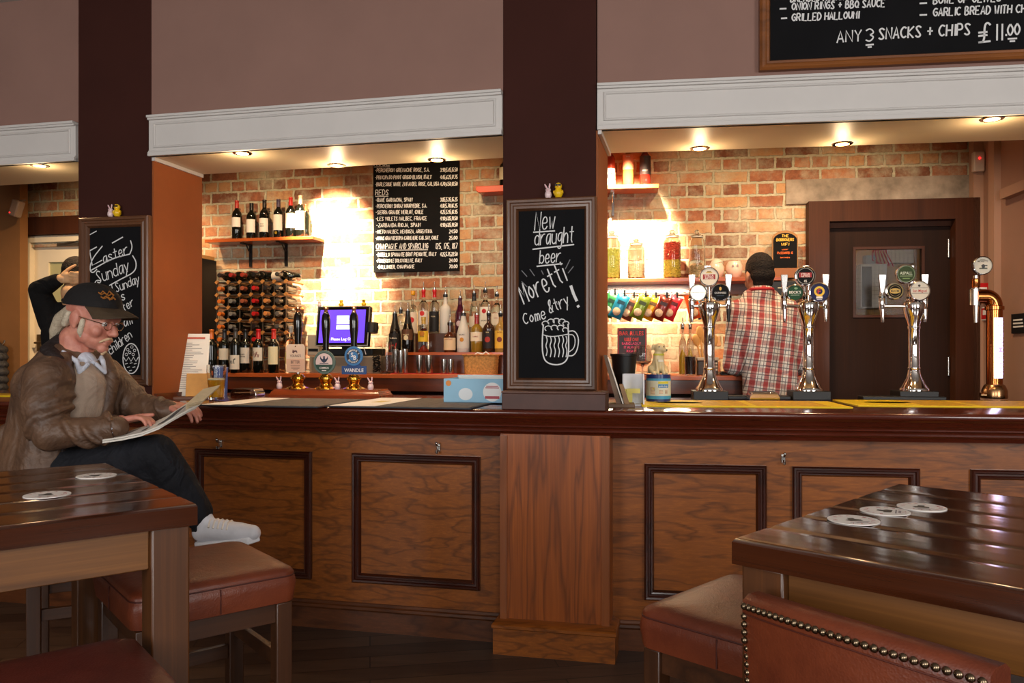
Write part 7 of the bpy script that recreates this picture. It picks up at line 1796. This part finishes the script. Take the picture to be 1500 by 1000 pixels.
chain(q, [(ax2[0] - up * .08, .125), (ax2[0], .128), (ax2[1], .125), (ax2[2], .125), (ax2[3] - up * .04, .088), (ax2[3] + up * .022 + Vector((0, -.02, 0)), .072)])
for s in (-1, 1):
    e_ = Vector((s, 0, 0)); chain(q, [(ax2[0] - up * .08 + e_ * .055, .115), (ax2[1] + e_ * .045, .115), (ax2[2] + e_ * .07, .108), (ax2[2] + e_ * .08 + up * .08, .088), (ax2[3] + e_ * .06 + up * .0, .052)])
for a, b_, c in ((sl, el, wl), (sr, er, wr)): chain(q, [(a + (ax2[2] - a) * .25 + up * .03, .078), (a, .074), (a.lerp(b_, .5), .064), (b_, .060), (b_.lerp(c, .45), .052)])
sh = opart(k, 'shirt', q, mPl_, .008, 5)
q = MB(); c0 = ax2[3] + up * .034 + Vector((0, -.022, 0))
for i in range(14): a = 2 * pi * i / 14; b2 = 2 * pi * (i + 1) / 14; cap(q, c0 + Vector((.062 * cos(a), .058 * sin(a), .012 - .02 * (sin(a) > .5))), .012, c0 + Vector((.062 * cos(b2), .058 * sin(b2), .012 - .02 * (sin(b2) > .5))), .012, 8, 1)
opart(k, 'shirt_collar', q, M((170, 36, 44), .8, name='red_collar_cloth'), .005, 2, sh)
q = MB(); chain(q, [(ax2[0] - up * .06, .12), (ax2[0] - up * .14, .125)])
for x in (-.02, .20): chain(q, [(ax2[0] + Vector((x - .12, 0, -.16)) * .9, .10), (Vector((x, 0, .45)), .07), (Vector((x, .02, .08)), .058)])
opart(k, 'trousers', q, mTrous, .009, 4)
for x in (-.02, .20): q = MB(); chain(q, [(Vector((x, -.02, .045)), .042), (Vector((x, .16, .038)), .036)]); opart(k, 'shoe', q, mBlack, .007, 2)

# ---------------------------------------------------------------- the man with his hands behind his head
YM = 5.42; RM = Vector(((108 - 750) / FPX * YM, YM, FLB))
def MM(px, py, dY=0): return P(px, py, YM + dY) - RM
k = T('person', 'person in a black sweater, hands clasped behind the head, by the cream door', 'person', W0, tuple(RM))
hc = MM(113, 404, .05); HM3 = Matrix.Translation(hc) @ Matrix.Rotation(radians(78), 4, 'Z') @ Matrix.Rotation(radians(8), 4, 'Y')
ax3 = [MM(108, 620), MM(108, 560), MM(106, 490), MM(107, 450, .02)]
sl, sr = MM(76, 472), MM(142, 472); el, er = MM(57, 425, -.02), MM(166, 425, -.02); wl, wr = MM(88, 408, -.10), MM(136, 408, -.10)
mSk3 = skin('pale_skin', (226, 182, 136), (206, 156, 112)); mBlk = cloth('black_sweater', (12, 12, 13), (24, 24, 26), .9, .5, 7)
q = MB(); head_shapes(q, HM3); chain(q, [(HM3 @ Vector((-.045, 0, -.12)), .06), (ax3[3], .062), (ax3[2], .10), (ax3[0], .1)])
for a, b_, c in ((sl, el, wl), (sr, er, wr)): chain(q, [(ax3[2], .07), (a, .05), (b_, .042), (c, .028)])
hand(q, wl, (1, -.05, .05), (.1, 1, 0), (0, 0, 1), (.15, .3, .3), .15, (.6, .7, .2)); hand(q, wr, (-1, -.2, .02), (-.1, 1, 0), (0, 0, 1), (.15, .3, .3), .15, (.6, .7, .2))
for x in (-.09, .09): chain(q, [(ax3[0], .09), (Vector((x, 0, .45)), .05), (Vector((x, 0, .08)), .035)])
opart(k, 'body', q, mSk3, .0055, 2)
eyes(k, HM3)
q = MB(); q.M = HM3; q.ball((-.010, 0, .036), (.106, .084, .097)); q.ball((-.05, 0, -.01), (.064, .074, .062)); opart(k, 'hair', q, cloth('dark_brown_hair', (24, 18, 15), (42, 32, 27), .8, .5, 50, 250), .006, 3)
q = MB(); chain(q, [(ax3[0] - up * .02, .14), (ax3[1], .135), (ax3[2], .13), (ax3[3] - up * .03, .08)])
for s in (-1, 1): e_ = Vector((s, 0, 0)); chain(q, [(ax3[0] + e_ * .06, .12), (ax3[1] + e_ * .06, .12), (ax3[2] + e_ * .09, .11), (ax3[3] + e_ * .07 - up * .02, .06)])
for a, b_, c in ((sl, el, wl), (sr, er, wr)): chain(q, [(a + (ax3[2] - a) * .2, .085), (a, .084), (a.lerp(b_, .5), .076), (b_, .066), (b_.lerp(c, .5), .056), (b_.lerp(c, .86), .045)])
opart(k, 'sweater', q, mBlk, .009, 4)
q = MB(); chain(q, [(ax3[0] + up * .0, .13), (ax3[0] - up * .08, .13)])
for x in (-.09, .09): chain(q, [(ax3[0] + Vector((x * .8, 0, -.1)), .10), (Vector((x, 0, .45)), .07), (Vector((x, 0, .06)), .058)])
opart(k, 'trousers', q, mTrous, .01, 4)
for x in (-.09, .09): q = MB(); chain(q, [(Vector((x, -.02, .045)), .042), (Vector((x, .16, .038)), .036)]); opart(k, 'shoe', q, mBlack, .008, 2)
# dark padded jacket hanging at the left edge
s = L.sx(-24, 1.5); k = T('hanging_jacket', 'dark grey padded jacket hanging at the left edge behind the bar', 'jacket', L, (s, 1.62, L.z(0, 575, 1.6)))
q = MB(); hh = L.z(0, 505, 1.6) - L.z(0, 575, 1.6)
for i in range(6): q.ball((0, .02, hh * (.1 + .16 * i)), (.075 - .004 * abs(i - 2), .07, hh * .11), 16, 10)
opart(k, 'padded_sleeve', q, cloth('dark_padding', (36, 34, 36), (62, 58, 58), .6, .5, 14), .008, 2)
q = MB(); chain(q, [((-.09, .05, hh * .1), .09), ((-.09, .05, hh * .9), .08)]); opart(k, 'padded_body', q, cloth('dark_padding_body', (36, 34, 36), (62, 58, 58), .6, .5, 14), .01, 2)
k.part('coat_hook', MB().tube([(-.05, .05, hh * .9), (-.05, .12, hh * 1.05), (-.05, .125, hh * 1.1)], .006, 8), mSteel)
